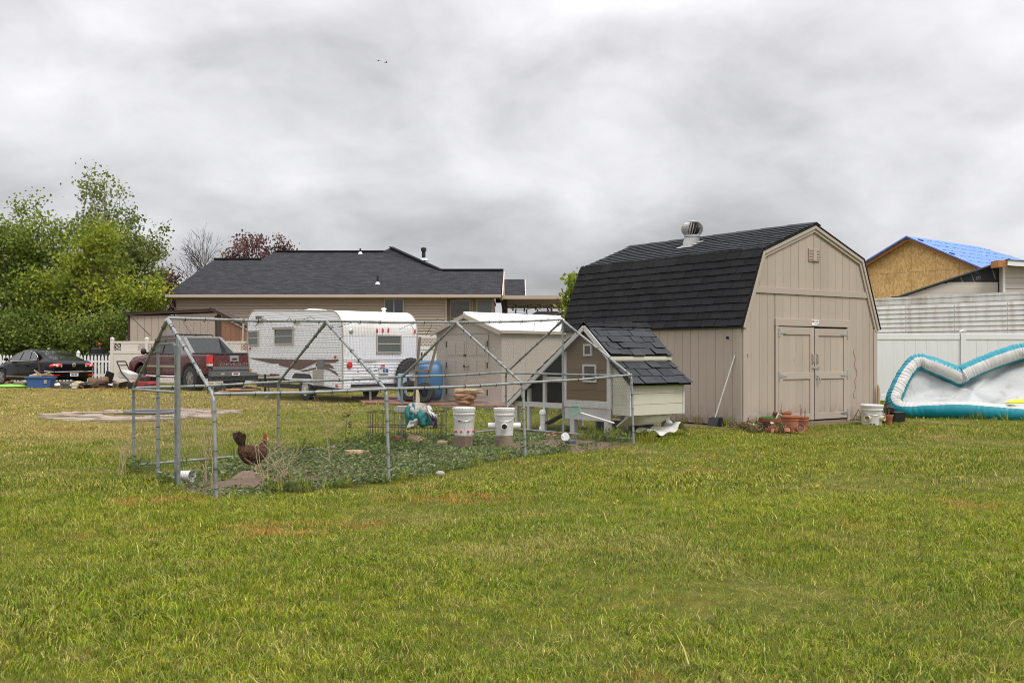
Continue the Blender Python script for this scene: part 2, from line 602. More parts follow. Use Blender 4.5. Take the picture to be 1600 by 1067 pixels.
def scatter(name, meshes, pts, scales, kind='stuff', label=None, picks=None, tilt=0.12):
    """ONE object: geometry nodes put a clump on every point"""
    src = bpy.data.collections.new(name + '_clumps')
    for i, me in enumerate(meshes):
        o = bpy.data.objects.new('%s_clump_%02d' % (name, i), me)
        src.objects.link(o)
    n = len(pts)
    me = bpy.data.meshes.new(name)
    me.vertices.add(n)
    me.vertices.foreach_set('co', np.asarray(pts, dtype=np.float32).ravel())
    rot = np.zeros((n, 3), dtype=np.float32)
    rot[:, :2] = rng.normal(0, tilt, (n, 2)); rot[:, 2] = rng.uniform(0, 6.283, n)
    a = me.attributes.new('rot', 'FLOAT_VECTOR', 'POINT'); a.data.foreach_set('vector', rot.ravel())
    a = me.attributes.new('scl', 'FLOAT', 'POINT'); a.data.foreach_set('value', np.asarray(scales, dtype=np.float32))
    if picks is None: picks = rng.integers(0, len(meshes), n)
    a = me.attributes.new('pick', 'INT', 'POINT'); a.data.foreach_set('value', np.asarray(picks, dtype=np.int32))
    ob = bpy.data.objects.new(name, me)
    link(ob)
    ng = bpy.data.node_groups.new(name + '_nodes', 'GeometryNodeTree')
    ng.interface.new_socket('Geometry', in_out='INPUT', socket_type='NodeSocketGeometry')
    ng.interface.new_socket('Geometry', in_out='OUTPUT', socket_type='NodeSocketGeometry')
    gi = ng.nodes.new('NodeGroupInput'); go = ng.nodes.new('NodeGroupOutput')
    ci = ng.nodes.new('GeometryNodeCollectionInfo')
    ci.inputs['Collection'].default_value = src
    ci.inputs['Separate Children'].default_value = True
    ci.inputs['Reset Children'].default_value = True
    ip = ng.nodes.new('GeometryNodeInstanceOnPoints')
    def na(nm, dt):
        x = ng.nodes.new('GeometryNodeInputNamedAttribute'); x.data_type = dt
        x.inputs['Name'].default_value = nm
        return x.outputs['Attribute']
    ng.links.new(gi.outputs[0], ip.inputs['Points'])
    ng.links.new(ci.outputs[0], ip.inputs['Instance'])
    ip.inputs['Pick Instance'].default_value = True
    ng.links.new(na('pick', 'INT'), ip.inputs['Instance Index'])
    er = ng.nodes.new('FunctionNodeEulerToRotation')
    ng.links.new(na('rot', 'FLOAT_VECTOR'), er.inputs[0])
    ng.links.new(er.outputs[0], ip.inputs['Rotation'])
    ng.links.new(na('scl', 'FLOAT'), ip.inputs['Scale'])
    ng.links.new(ip.outputs[0], go.inputs[0])
    md = ob.modifiers.new('scatter', 'NODES'); md.node_group = ng
    props(ob, label=label, kind=kind)
    return ob

def inside(poly, x, y):
    c = np.zeros(len(x), bool)
    n = len(poly)
    for i in range(n):
        x1, y1 = poly[i]; x2, y2 = poly[(i + 1) % n]
        k = ((y1 > y) != (y2 > y)) & (x < (x2 - x1) * (y - y1) / (y2 - y1 + 1e-12) + x1)
        c ^= k
    return c

BARN_RZ = math.atan2(.58, .815)
BARN_O = Vector((3.88, 17.27, 0))
def barn_pt(x, y, z=0):
    c, s = math.cos(BARN_RZ), math.sin(BARN_RZ)
    return Vector((BARN_O.x + c * x - s * y, BARN_O.y + s * x + c * y, z))

PEN_N = [(-2.51, 8.7), (-1.2, 10.0), (.16, 12.2), (1.7, 14.3)]
PEN_F = [(-4.1, 11.1), (-2.85, 12.5), (-1.56, 14.5), (-.1, 16.5)]
PEN_POLY = PEN_N + PEN_F[::-1]
BARN_POLY = [tuple(barn_pt(a, b)[:2]) for a, b in ((-.02, -.05), (3.72, -.05), (3.72, 4.8), (-.02, 4.8))]
PATIO_POLY = [(-4.6, 29.4), (-3.7, 25.4), (-.35, 23.6), (.9, 24.6), (2.6, 27.4), (.2, 30)]
PIT_C = (-7.65, 21.1)
# ------------------------------------------------------------------ grass
def grass_points(y0, y1, dens, spread=0.62):
    xm = y1 * spread + 3.0
    n = int(dens * (y1 - y0) * 2 * xm)
    y = rng.uniform(y0, y1, n); x = rng.uniform(-xm, xm, n)
    q = np.abs(x) < y * spread + 3.0
    x, y = x[q], y[q]; n = len(x)
    k = ~inside(BARN_POLY, x, y) & ~inside(PATIO_POLY, x, y)
    # thin and bare inside the pen
    ip = inside(PEN_POLY, x, y)
    k &= ~(ip & (rng.random(n) < 0.62))
    pit = ((x - PIT_C[0]) / 1.95) ** 2 + ((y - PIT_C[1]) / 2.1) ** 2 < 1
    k &= ~(pit & (rng.random(n) < 0.85))
    x, y = x[k], y[k]
    z = 0.012 * np.sin(1.3 * x + .7 * y) + .01 * np.sin(2.1 * y - 1.1 * x + 1) - 0.012
    return np.stack([x, y, z], 1)

NEAR = [tuft('grass_near_%d' % i, 42, 0.11, 0.006, 0.026, 0.0038, 2.2, M_BLADE, 100 + i) for i in range(6)]
MIDS = [tuft('grass_mid_%d' % i, 38, 0.13, 0.007, 0.027, 0.0068, 1.9, M_BLADE, 200 + i) for i in range(5)]
FARS = [tuft('grass_far_%d' % i, 26, 0.22, 0.012, 0.038, 0.018, 1.3, M_BLADE, 300 + i) for i in range(4)]
def clump_scale(p):
    """soft, slightly uneven lawn: patches of longer grass"""
    x, y = p[:, 0], p[:, 1]
    w = np.sin(x * 1.7 + np.sin(y * 1.1) * 1.5) * np.sin(y * 1.9 + np.sin(x * .8) * 1.7)
    return rng.uniform(.65, 1.2, len(p)) * (1 + .25 * w)
p = grass_points(2.2, 9.0, 410)
scatter('grass', NEAR, p, clump_scale(p))
p = grass_points(9.0, 19.0, 115)
scatter('grass', MIDS, p, clump_scale(p))
p = grass_points(19.0, 44.0, 20, 0.6)
scatter('grass', FARS, p, clump_scale(p) * .9)

# clover and broad-leaved weeds in the lawn
M_CLOVER = leafy('clover_leaf', (0.10, 0.15, 0.016), (0.15, 0.20, 0.022), (0.22, 0.25, 0.03))
CLV = [leaf_tuft('clover_%d' % i, 16, 0.06, 0.03, 0.011, 0.014, M_CLOVER, 40 + i) for i in range(3)]
n = 1500
y = np.sqrt(rng.uniform(3.2 ** 2, 13 ** 2, n)); x = rng.uniform(-.6, .6, n) * y
cm = np.sin(x * 1.1 + 2) * np.sin(y * 1.4 + x * .5) > 0.25
scatter('clover', CLV, np.stack([x[cm], y[cm], np.zeros(cm.sum())], 1), rng.uniform(.6, 1.3, cm.sum()))
# bits of straw lying in the grass
M_STRAW = mat('straw', (0.42, 0.33, 0.17), 0.8)
STR = [tuft('straw_bits_%d' % i, 5, 0.12, 0.015, 0.03, 0.004, 3.5, M_BLADE, 70 + i, .9, 1.0) for i in range(3)]
p = grass_points(3.0, 12.0, 9)
scatter('dry_straw', STR, p, rng.uniform(.7, 1.6, len(p)))

# small yellow flowers in the lawn near the coop
M_YEL = leafy('yellow_petal', (.55, .45, .01), (.62, .52, .02), (.5, .45, .03))
YF = [leaf_tuft('petals_%d' % i, 5, .03, .035, .02, .022, M_YEL, 900 + i) for i in range(2)]
n = 130
yx = rng.normal(1.6, 1.1, n); yy = rng.normal(11.6, 1.5, n)
k = ~inside(PEN_POLY, yx, yy) & (yy < 14)
scatter('lawn_flowers', YF, np.stack([yx[k], yy[k], np.zeros(k.sum())], 1), rng.uniform(.5, 1.1, k.sum()))
# ------------------------------------------------------------------ materials for buildings
def barn_paint():
    t = NT('barn_paint')
    v = t.coord('Object', (1, 1, .12)); o = t.coord('Object')
    c = t.gain((.415, .348, .288), t.math('MULTIPLY_ADD', t.noise(v, 5, 5, .65), .16, .92))
    c = t.gain(c, t.math('MULTIPLY_ADD', t.noise(t.coord('Object', (1, 1, .05)), 60, 3, .6), .14, .93))
    sp = t.n('ShaderNodeSeparateXYZ'); t.l(o, sp.inputs[0])
    blot = t.noise(o, 7, 5, .65)
    splash = t.math('MULTIPLY', t.ramp(sp.outputs['Z'], .42, .0), t.ramp(blot, .36, .62))
    c = t.mix(t.math('MULTIPLY', splash, .75), c, (.17, .125, .085, 1))
    scuff = t.math('MULTIPLY', t.ramp(t.noise(t.coord('Object', (1, 1, .35)), 9, 4, .7), .66, .72), t.ramp(sp.outputs['Z'], 1.9, .5))
    c = t.mix(t.math('MULTIPLY', scuff, .6), c, (.16, .12, .09, 1))
    fade = t.noise(t.coord('Object', (.7, .7, .35), (2, 5, 1)), 1.2, 3, .5)
    c = t.gain(c, t.math('MULTIPLY_ADD', fade, .34, .83))
    oi = t.n('ShaderNodeObjectInfo')
    c = t.gain(c, t.math('MULTIPLY_ADD', oi.outputs['Random'], .07, .965))
    return t.bsdf(c, .72, 0, .3, t.noise(v, 70, 4, .65), .35, .003)
M_BARN = barn_paint()
M_BARNTRIM = mat('barn_trim_paint', (.415, .352, .294), .7, .05, 3, bump=.2, bscale=120, bdist=.002, rnd=.04)
M_SHINGLE = mat('black_shingle', (.021, .021, .023), .95, .3, 9, bump=.8, bscale=330, bdist=.003, rnd=.2, spec=.15)
M_SHINGLE_G = mat('grey_black_shingle', (.052, .054, .060), .9, .25, 9, bump=.8, bscale=330, bdist=.003, rnd=.18, spec=.2)
M_GALV = mat('galvanised_steel', (.55, .57, .58), .42, .12, 12, metal=.85, dirt=(.3, .3, .3, 1), dirt_amt=.4, dirt_scale=9)
M_ALU = mat('mill_aluminium', (.52, .52, .52), .5, .1, 10, metal=.55)
M_DARK = mat('dark_gap', (.02, .018, .016), .9)
M_WHITE = mat('white_plastic', (.78, .78, .76), .45, .04, 5)
M_BLACK = mat('black_plastic', (.018, .018, .02), .5, .1, 8)
M_CONC = mat('concrete', (.36, .34, .31), .9, .15, 6, bump=.4, bscale=90)
M_RED = mat('red_print', (.55, .03, .03), .5)
M_INK = mat('dark_print', (.03, .035, .06), .5)

def profile_z(prof, x):
    for (x0, z0), (x1, z1) in zip(prof, prof[1:]):
        if x0 <= x <= x1:
            return z0 + (z1 - z0) * (x - x0) / max(1e-9, x1 - x0)
    return prof[0][1] if x < prof[0][0] else prof[-1][1]

def clip_board(prof, x0, x1, zb):
    pts = [(x0, zb), (x1, zb), (x1, profile_z(prof, x1))]
    pts += [q for q in reversed(prof) if x0 < q[0] < x1]
    pts += [(x0, profile_z(prof, x0))]
    return pts

# ------------------------------------------------------------------ barn-style shed
BW, BD = 3.7, 4.75
barn = thing('barn_shed', 'tan barn-style shed with black shingled gambrel roof and double doors', 'shed', BARN_O, BARN_RZ)
WP = [(0, 1.76), (.50, 2.945), (1.85, 3.465), (3.2, 2.945), (3.7, 1.76)]
MB().prism([(0, 0.02)] + WP + [(3.7, 0.02)], 'y', 0, BD).build('wall', M_BARN, barn)
# front boards, above and below the band, leaving the doorway
DX0, DX1, DZ = .80, 2.87, 1.86
bw = BW / 18
g_ = .007
for i in range(18):
    x0, x1 = i * bw + g_ / 2, (i + 1) * bw - g_ / 2
    if i in (0, 17):
        x0, x1 = max(x0, .095), min(x1, 3.605)
    top = [(q[0], min(q[1] - .03, 2.285)) for q in WP]
    top = [(x, min(profile_z(WP, x) - .03, 2.285)) for x in np.linspace(0, 3.7, 75)]
    a, b = max(x0, DX0), min(x1, DX1)
    if b - a > .02 and x0 >= DX0 - .001 and x1 <= DX1 + .001:
        zs = [(x0, DZ, x1)]
    elif x0 < DX0 < x1:
        zs = [(x0, .03, DX0), (DX0, DZ, x1)]
    elif x0 < DX1 < x1:
        zs = [(x0, DZ, DX1), (DX1, .03, x1)]
    else:
        zs = [(x0, .03, x1)]
    for (u0, zb, u1) in zs:
        if u1 - u0 < .03: continue
        MB().prism(clip_board([(x, z) for x, z in top], u0, u1, zb), 'y', -.014, -.0005).build('siding_board', M_BARN, barn)
    up = [(x, profile_z(WP, x) - .03) for x in np.linspace(0, 3.7, 75)]
    u0, u1 = x0, x1
    for lim in (0, 1):
        pass
    if profile_z(WP, u0) > 2.45 and profile_z(WP, u1) > 2.45:
        MB().prism(clip_board(up, u0, u1, 2.395), 'y', -.014, -.0005).build('siding_board', M_BARN, barn)
    elif max(profile_z(WP, u0), profile_z(WP, u1)) > 2.46:
        sl = [x for x in np.linspace(u0, u1, 30) if profile_z(WP, x) > 2.45]
        MB().prism(clip_board(up, sl[0], sl[-1], 2.395), 'y', -.014, -.0005).build('siding_board', M_BARN, barn)
MB().box((1.85, -.02, 2.34), (3.26, .035, .105)).build('band_trim', M_BARNTRIM, barn, bevel=.004)
# side boards (left wall seen, right wall plain)
nb = 24
sb = BD / nb
smesh = MB().span((-.014, g_ / 2, .03), (-.0005, sb - g_ / 2, 1.72)).mesh('siding_board', M_BARN)
for i in range(nb):
    place('siding_board', smesh, barn, (0, i * sb, 0))
for i in range(nb):
    place('siding_board', smesh, barn, (BW + .0145, i * sb, 0))
# corner boards
for x in (.045, BW - .045):
    MB().box((x, -.022, .86), (.10, .03, 1.70)).build('corner_board', M_BARNTRIM, barn, bevel=.004)
MB().box((-.018, .05, .86), (.02, .10, 1.70)).build('corner_board', M_BARNTRIM, barn)
# rake trim, two layers, following the gambrel on the front
RO = [(-.05, 1.70), (.455, 3.00), (1.85, 3.545), (3.245, 3.00), (3.75, 1.70)]
def offset_in(prof, d):
    out = []
    for i, (x, z) in enumerate(prof):
        if i == 0: t = (prof[1][0] - x, prof[1][1] - z); k = 1
        elif i == len(prof) - 1: t = (x - prof[-2][0], z - prof[-2][1]); k = 1
        else:
            a = Vector((x - prof[i - 1][0], z - prof[i - 1][1])).normalized()
            b = Vector((prof[i + 1][0] - x, prof[i + 1][1] - z)).normalized()
            m = (a + b).normalized(); t = (m.x, m.y); k = 1 / max(.3, m.dot(a))
        L = math.hypot(*t)
        out.append((x + t[1] / L * d * k, z - t[0] / L * d * k))
    return out
RI = offset_in(RO, .115); RI2 = offset_in(RO, .06); RM = offset_in(RO, .008)
for k in range(4):
    MB().prism([RM[k], RM[k + 1], RI[k + 1], RI[k]], 'y', -.045, -.016).build('rake_trim', M_BARNTRIM, barn)
    MB().prism([RM[k], RM[k + 1], RI2[k + 1], RI2[k]], 'y', -.068, -.046).build('fascia_trim', M_BARNTRIM, barn)
# roof: sheets, then single shingles on the steep left slope
RT = offset_in(RO, -.025)
roof = MB()
for k in range(4):
    roof.prism([RO[k], RO[k + 1], RT[k + 1], RT[k]], 'y', -.075, BD + .07)
roof = roof.build('roof', M_SHINGLE, barn)
def shingle_rows(parent, p_eave, p_top, y0, y1, rows, tab, mt, seed, lift=.004, stuff=False, over=.05, name='shingle', jit=.0, tabs_rand=.12, flip=1):
    """rows of tab shingles from eave to top on the plane through x-z points p_eave -> p_top, running along y"""
    r_ = random.Random(seed)
    a = Vector((p_eave[0], 0, p_eave[1])); b = Vector((p_top[0], 0, p_top[1]))
    d = (b - a); L = d.length; d.normalize()
    nrm = Vector((-d.z, 0, d.x)) * flip
    exp = L / rows
    big = MB()
    tilt = math.asin(min(.9, .016 / exp))
    # one shared shingle: local x along slope, y along eave, z out
    sm = MB().span((0, .002, 0), (exp + over, tab - .006, .010)).mesh(name, mt)
    rotm = Matrix((d, Vector((0, 1, 0)), nrm)).transposed()
    if flip < 0: pass
    for r in range(rows):
        off = (r % 2) * tab / 2 + r_.uniform(-.05, .05) * tab
        y = y0 - off
        while y < y1 - .02:
            ya, yb = max(y, y0), min(y + tab, y1)
            if yb - ya > .03:
                hang = r_.uniform(-.006, .006)
                base = a + d * (r * exp + hang) + nrm * (lift + .020 + r_.uniform(0, .005))
                rm = rotm @ Euler((r_.gauss(0, jit), tilt, r_.gauss(0, jit))).to_matrix() if True else rotm
                if stuff:
                    big.add([base + rm @ Vector((u, v, w)) + Vector((0, ya, 0)) for u in (0, exp + over) for v in (.002, yb - ya - .004) for w in (0, .010)],
                            [(0, 1, 3, 2), (4, 6, 7, 5), (0, 4, 5, 1), (2, 3, 7, 6), (0, 2, 6, 4), (1, 5, 7, 3)])
                else:
                    o = place(name, sm, parent, base + Vector((0, ya, 0)), rm.to_euler(), (1, (yb - ya) / tab, 1))
            y += tab
    if stuff:
        return big.build(name + '_rows', mt, parent, kind='stuff')
shingle_rows(roof, RT[0], RT[1], -.08, BD + .075, 10, .31, M_SHINGLE, 3, flip=1)
shingle_rows(roof, RT[1], RT[2], -.08, BD + .075, 11, .31, M_SHINGLE_G, 4, stuff=True, flip=1)
capm = MB().prism([(-.14, -.055), (0, 0), (.14, -.055), (.14, -.047), (0, .009), (-.14, -.047)], 'y', 0, .34).mesh('ridge_cap', M_SHINGLE_G)
for i in range(16):
    place('ridge_cap', capm, roof, (1.85, -.08 + i * .307, 3.592 + (i % 2) * .004), (R(1.2), 0, 0))
# drip edge along the eave and nail dots on the break
MB().box((-.055, BD / 2, 1.695), (.012, BD + .14, .03)).build('drip_edge', M_BLACK, roof)
# ------- double doors
for x_ in (.845, 2.825):
    MB().box((x_, -.026, .94), (.07, .036, 1.84)).build('door_jamb', M_BARNTRIM, barn, bevel=.004)
MB().box((1.835, -.028, 1.795), (2.07, .04, .125)).build('door_header', M_BARNTRIM, barn, bevel=.004)
MB().span((.88, -.0135, .05), (2.79, -.0006, 1.735)).build('door_recess', M_DARK, barn)
def door(x0, x1, side):
    zb, zt = (.07, 1.715) if side < 0 else (.075, 1.70)
    w = x1 - x0
    pn = MB().span((x0, -.022, zb), (x1, -.014, zt)).build('door', M_BARN, barn)
    n_ = 4
    pw = (w - .2) / n_
    for k in range(n_):
        MB().span((x0 + .1 + k * pw + .003, -.028, zb + .01), (x0 + .1 + (k + 1) * pw - .003, -.0222, zt - .02)).build('door_board', M_BARN, pn)
    st = .105
    for xa in (x0, x1 - st):
        MB().span((xa, -.048, zb), (xa + st, -.0285, zt)).build('stile', M_BARNTRIM, pn, bevel=.003)
    rails = [(zt - .13, zt), (.80, .915)]
    rails.append((zb, zb + .11))
    for za, zc_ in rails:
        MB().span((x0 + st + .001, -.046, za), (x1 - st - .001, -.0285, zc_)).build('rail', M_BARNTRIM, pn, bevel=.003)
    hx = x0 + .005 if side < 0 else x1 - .005
    for hz in (zt - .10, .86, zb + .09):
        if side < 0 and hz < .3: continue
        h = MB()
        h.box((hx, -.053, hz), (.03, .012, .15))
        s_ = 1 if side < 0 else -1
        h.prism([(hx + s_ * .012, hz - .028), (hx + s_ * .19, hz - .012), (hx + s_ * .19, hz + .012), (hx + s_ * .012, hz + .028)] if s_ > 0 else
                [(hx - .19, hz - .012), (hx - .012, hz - .028), (hx - .012, hz + .028), (hx - .19, hz + .012)], 'y', -.056, -.0485)
        h.build('hinge', M_GALV, pn)
    px_ = x1 - .055 if side < 0 else x0 + .055
    MB().tube([(px_, -.05, 1.24), (px_, -.085, 1.225), (px_, -.085, 1.09), (px_, -.05, 1.075)], .010, 6).box((px_, -.052, 1.16), (.035, .008, .2)).build('pull_handle', M_BARNTRIM, pn)
    return pn
dl = door(.885, 1.828, -1)
dr = door(1.85, 2.785, 1)
MB().tube([(1.90, -.05, .86), (1.90, -.095, .855), (1.925, -.105, .80), (1.93, -.10, .72)], .013, 8).box((1.90, -.055, .85), (.055, .014, .10)).build('lever_handle', M_ALU, dr)
MB().box((1.90, -.054, 1.0), (.13, .012, .05)).box((1.79, -.054, 1.0), (.06, .012, .045)).tube([(1.80, -.06, 1.01), (1.80, -.085, .99), (1.83, -.085, .98)], .008, 6).build('hasp', M_GALV, dr)
MB().span((.86, -.012, .0), (2.81, -.001, .06)).build('threshold', M_BARNTRIM, barn)
# plaque on the header
pq = MB().box((1.85, -.052, 1.80), (.19, .008, .10)).build('plaque', M_WHITE, barn)
MB().box((1.785, -.0575, 1.825), (.035, .003, .03)).box((1.925, -.0575, 1.77), (.03, .003, .022)).build('plaque_mark', M_RED, pq)
text_mesh('plaque_lettering', 'TUFF SHED', .026, M_INK, pq, (1.865, -.0575, 1.822), (R(90), 0, 0), .001)
MB().box((1.865, -.0572, 1.78), (.07, .0025, .008)).build('plaque_mark', M_GALV, pq)
# gable vent
v = MB().span((1.70, -.036, 2.90), (2.01, -.015, 3.12)).build('gable_vent', mat('faded_vent_paint', (.43, .33, .27), .7), barn)
for xa in (1.715, 1.905):
    for k in range(4):
        MB().box((xa + .045, -.040, 2.935 + k * .05), (.09, .010, .022), (R(20), 0, 0)).build('louvre', M_BARNTRIM, v)
MB().span((1.81, -.05, 2.905), (1.90, -.0365, 3.115)).build('vent_board', M_BARNTRIM, v)
# black vent pipe hook, hose bib dots
MB().lathe([(0, 0), (.025, 0), (.025, .03), (0, .03)], (.11, -.02, 1.24), 8, (R(90), 0, 0)).build('hook', M_BARNTRIM, barn)
MB().lathe([(0, 0), (.022, 0), (.022, .03), (0, .03)], (-.02, .3, 1.52), 8, (0, R(-90), 0)).build('hook', M_DARK, barn)
# turbine vent on the upper slope
TX, TY = 1.30, 2.50
tz = RT[1][1] + (RT[2][1] - RT[1][1]) * (TX - RT[1][0]) / (RT[2][0] - RT[1][0])
tv = MB()
tv.slab([(TX - .2, TY - .2, tz - .056), (TX + .2, TY - .2, tz + .10), (TX + .2, TY + .2, tz + .10), (TX - .2, TY + .2, tz - .056)], -.012)
tv.tube([(TX, TY, tz - .06), (TX, TY, tz + .05), (TX + .035, TY - .02, tz + .13), (TX + .035, TY - .02, tz + .19)], .145, 20)
tv = tv.build('turbine_vent', M_ALU, barn, smooth=True)
hd = MB()
hc = Vector((TX + .035, TY - .02, tz + .18))
for k in range(22):
    a = 2 * math.pi * k / 22
    pts = []
    for j in range(9):
        th = math.pi * (.06 + .88 * j / 8)
        rr = .215 * math.sin(th) ** .75; zz = .15 - .15 * math.cos(th) - .0
        aa = a + .5 * j / 8
        p0 = hc + Vector((rr * math.cos(aa), rr * math.sin(aa), zz))
        p1 = hc + Vector((rr * .80 * math.cos(aa + .13), rr * .80 * math.sin(aa + .13), zz))
        pts.append((p0, p1))
    for (a0, a1), (b0, b1) in zip(pts, pts[1:]):
        hd.add([a0, a1, b1, b0], [(0, 1, 2, 3)])
hd.build('turbine_fins', M_ALU, tv, fix=False)
MB().sphere(hc + Vector((0, 0, .15)), (.15, .15, .13), 16, 10).build('turbine_shade_fill', M_DARK, tv, smooth=True)  # added black filler, its colour stands in for the shade between the fins
MB().lathe([(.0, .312), (.09, .305), (.13, .285), (.12, .28), (0, .29)], hc, 20).lathe([(.15, -.01), (.16, 0), (.16, .03), (.14, .035)], hc, 20, caps=False).build('turbine_cap', M_ALU, tv, smooth=True)
# weathered stain spots low on the wall
# ------------------------------------------------------------------ white vinyl fence on the right, behind the pool
M_VINYL = mat('white_vinyl', (.74, .745, .75), .35, .04, 2, dirt=(.45, .44, .4, 1), dirt_amt=.25, dirt_scale=1.1, streak=True)
M_VINYL_T = mat('tan_vinyl', (.66, .61, .55), .4, .05, 2)
fence = thing('vinyl_fence', 'smooth white vinyl privacy fence behind the propped-up pool', 'fence', (9.3, 26.6, 0), R(-1.5))
FH = 1.80
def fence_bay(parent, x0, x1, h, m, boards=True, bwid=.28, y=0):
    MB().span((x0, y - .03, h - .17), (x1, y + .03, h - .02)).build('top_rail', m, parent, bevel=.006)
    MB().span((x0, y - .03, .05), (x1, y + .03, .20)).build('bottom_rail', m, parent, bevel=.006)
    n_ = max(1, round((x1 - x0) / bwid))
    w = (x1 - x0) / n_
    sm = MB().span((.002, y - .012, .2005), (w - .002, y + .012, h - .1705)).mesh('fence_board', m)
    for i in range(n_):
        place('fence_board', sm, parent, (x0 + i * w, 0, 0))
postm = MB().span((-.064, -.064, 0), (.064, .064, FH + .03)).prism([(-.075, FH + .031), (.075, FH + .031), (.0, FH + .085)], 'y', -.075, .075).mesh('post', M_VINYL)
for xp in (-.05, 2.38, 4.75, 7.1):
    place('post', postm, fence, (xp, 0, 0))
for a, b in ((.02, 2.31), (2.45, 4.68), (4.82, 7.03)):
    fence_bay(fence, a, b, FH, M_VINYL)

# ------------------------------------------------------------------ weathered metal trailer behind that fence
M_METAL_W = mat('weathered_white_metal', (.78, .77, .76), .55, .08, 3, dirt=(.36, .22, .13, 1), dirt_amt=.65, dirt_scale=1.5, dirt_lo=.46, streak=True, rnd=.05)
t_ang = math.atan2(30.2 - 34, 15.1 - 11.9)
mh = thing('metal_trailer', 'long weathered white ribbed metal trailer with rust streaks behind the vinyl fence', 'trailer', (10.6, 35.5, 0), t_ang)
MB().span((0, 0, .5), (13, 2.6, 3.02)).build('body', M_METAL_W, mh)
MB().span((-.05, -.03, 3.021), (13.05, 2.65, 3.10)).build('roof_edge', M_METAL_W, mh)
ribm = MB()
pw = 1.62
for k in range(14):
    z = .78 + k * .148
    ribm.prism([(-.001, z), (-.034, z + .012), (-.034, z + .03), (-.001, z + .135)], 'x', .008, pw - .008)
ribme = ribm.mesh('ribbed_panel', M_METAL_W)
for k in range(8):
    place('ribbed_panel', ribme, mh, (.02 + k * pw, 0, 0))
MB().span((0, -.02, 2.865), (13, -.001, 2.99)).build('top_band', M_METAL_W, mh)
MB().lathe([(.42, -.12), (.42, .12), (.25, .12), (.25, -.12)], (3, .3, .42), 18, (R(90), 0, 0)).lathe([(.42, -.12), (.42, .12), (.25, .12), (.25, -.12)], (9, .3, .42), 18, (R(90), 0, 0)).build('wheels', M_BLACK, mh)

# ------------------------------------------------------------------ house under construction with OSB gable and blue underlayment
def osb_mat():
    t = NT('osb_board')
    v = t.coord('Object')
    vo = t.n('ShaderNodeTexVoronoi'); vo.inputs['Scale'].default_value = 16
    t.l(t.coord('Object', (1, 1, .55)), vo.inputs['Vector'])
    c = t.mix(vo.outputs['Color'], (.40, .24, .085, 1), (.60, .40, .17, 1))
    hsv = t.n('ShaderNodeSeparateColor'); t.l(vo.outputs['Color'], hsv.inputs[0])
    c = t.mix(hsv.outputs[0], (.66, .39, .14, 1), (.92, .62, .28, 1))
    c = t.gain(c, t.math('MULTIPLY_ADD', t.noise(v, 1.3), .5, .75))
    return t.bsdf(c, .8, 0, .2)
M_OSB = osb_mat()
def wrap_mat():
    t = NT('blue_underlayment')
    v = t.coord('UV')
    c = t.mix(t.noise(v, 2.2, 4), (.085, .20, .72, 1), (.16, .31, .88, 1))
    sp = t.n('ShaderNodeSeparateXYZ'); t.l(v, sp.inputs[0])
    # overlapping sheet edges
    fr = t.math('FRACT', t.math('MULTIPLY', sp.outputs[1], .95))
    c = t.mix(t.math('MULTIPLY', t.ramp(fr, .93, .98), .5), c, (.05, .12, .5, 1))
    return t.bsdf(c, .55, 0, .3, t.noise(v, 3, 4), .4, .03)
M_BLUE = wrap_mat()
M_LUMBER = mat('raw_lumber', (.42, .19, .075), .75, .15, 6, stretch=(1, 1, 1))
M_SIDING_B = mat('beige_lap_siding', (.52, .47, .42), .6, .05, 2, rnd=.04)
M_WRAP = mat('black_house_wrap', (.018, .018, .02), .55, .2, 4)
M_GREYPRINT = mat('grey_print', (.16, .16, .17), .6)
M_BLUEPRINT = mat('blue_print', (.03, .12, .26), .6)

ORZ = math.atan2(.655, .755)
oh = thing('unfinished_house', 'unfinished house with bare OSB gable wall and blue roof underlayment', 'house', (17.4, 45.0, 0), ORZ)
# local x along ridge, y along gable to the left
pk, sl = 6.4, .487
hw = 3.2
MB().prism([(-hw, 0), (-hw, pk - sl * hw), (0, pk - .05), (hw, pk - sl * hw), (hw, 0)], 'x', .35, 6.6).span((6.61, -hw, 0), (12.4, hw, pk - sl * hw - .1)).build('wall', M_LUMBER, oh)
# single OSB sheets of 1.22 m on the gable
for k in range(6):
    y0 = -hw + k * 1.0667 + .006; y1 = -hw + (k + 1) * 1.0667 - .006
    for (za, zb) in ((0.02, 2.44), (2.452, 4.88), (4.892, 9)):
        pr = [(y, min(zb, pk - .06 - sl * abs(y))) for y in np.linspace(y0, y1, 9)]
        pr = [q for q in pr if q[1] > za + .02]
        if len(pr) < 2: continue
        MB().prism([(pr[0][0], za), (pr[-1][0], za)] + pr[::-1], 'x', .335, .349).build('osb_sheet', M_OSB, oh)
def uv_sheet(name, quad, th, m, parent):
    o = MB().slab(quad, th).build(name, m, parent, fix=False)
    me = o.data
    uv = me.uv_layers.new(name='uv')
    a = Vector(quad[0]); u = (Vector(quad[1]) - a).normalized()
    nrm = (Vector(quad[1]) - a).cross(Vector(quad[-1]) - a).normalized(); w = nrm.cross(u)
    for lp in me.loops:
        p_ = me.vertices[lp.vertex_index].co - a
        uv.data[lp.index].uv = (p_.dot(u), p_.dot(w))
    return o
ov = 3.55
ez = pk - sl * ov + .06
rs = uv_sheet('roof', [(-.15, -ov, ez), (13, -ov, ez), (6.9, 0, pk + .06), (-.15, 0, pk + .06)], .05, M_BLUE, oh)
uv_sheet('roof', [(-.15, 0, pk + .06), (6.9, 0, pk + .06), (13, ov, ez), (-.15, ov, ez)], .05, M_BLUE, oh)
uv_sheet('roof', [(13, -ov, ez), (13, ov, ez), (6.9, 0, pk + .06)], .05, M_BLUE, oh)
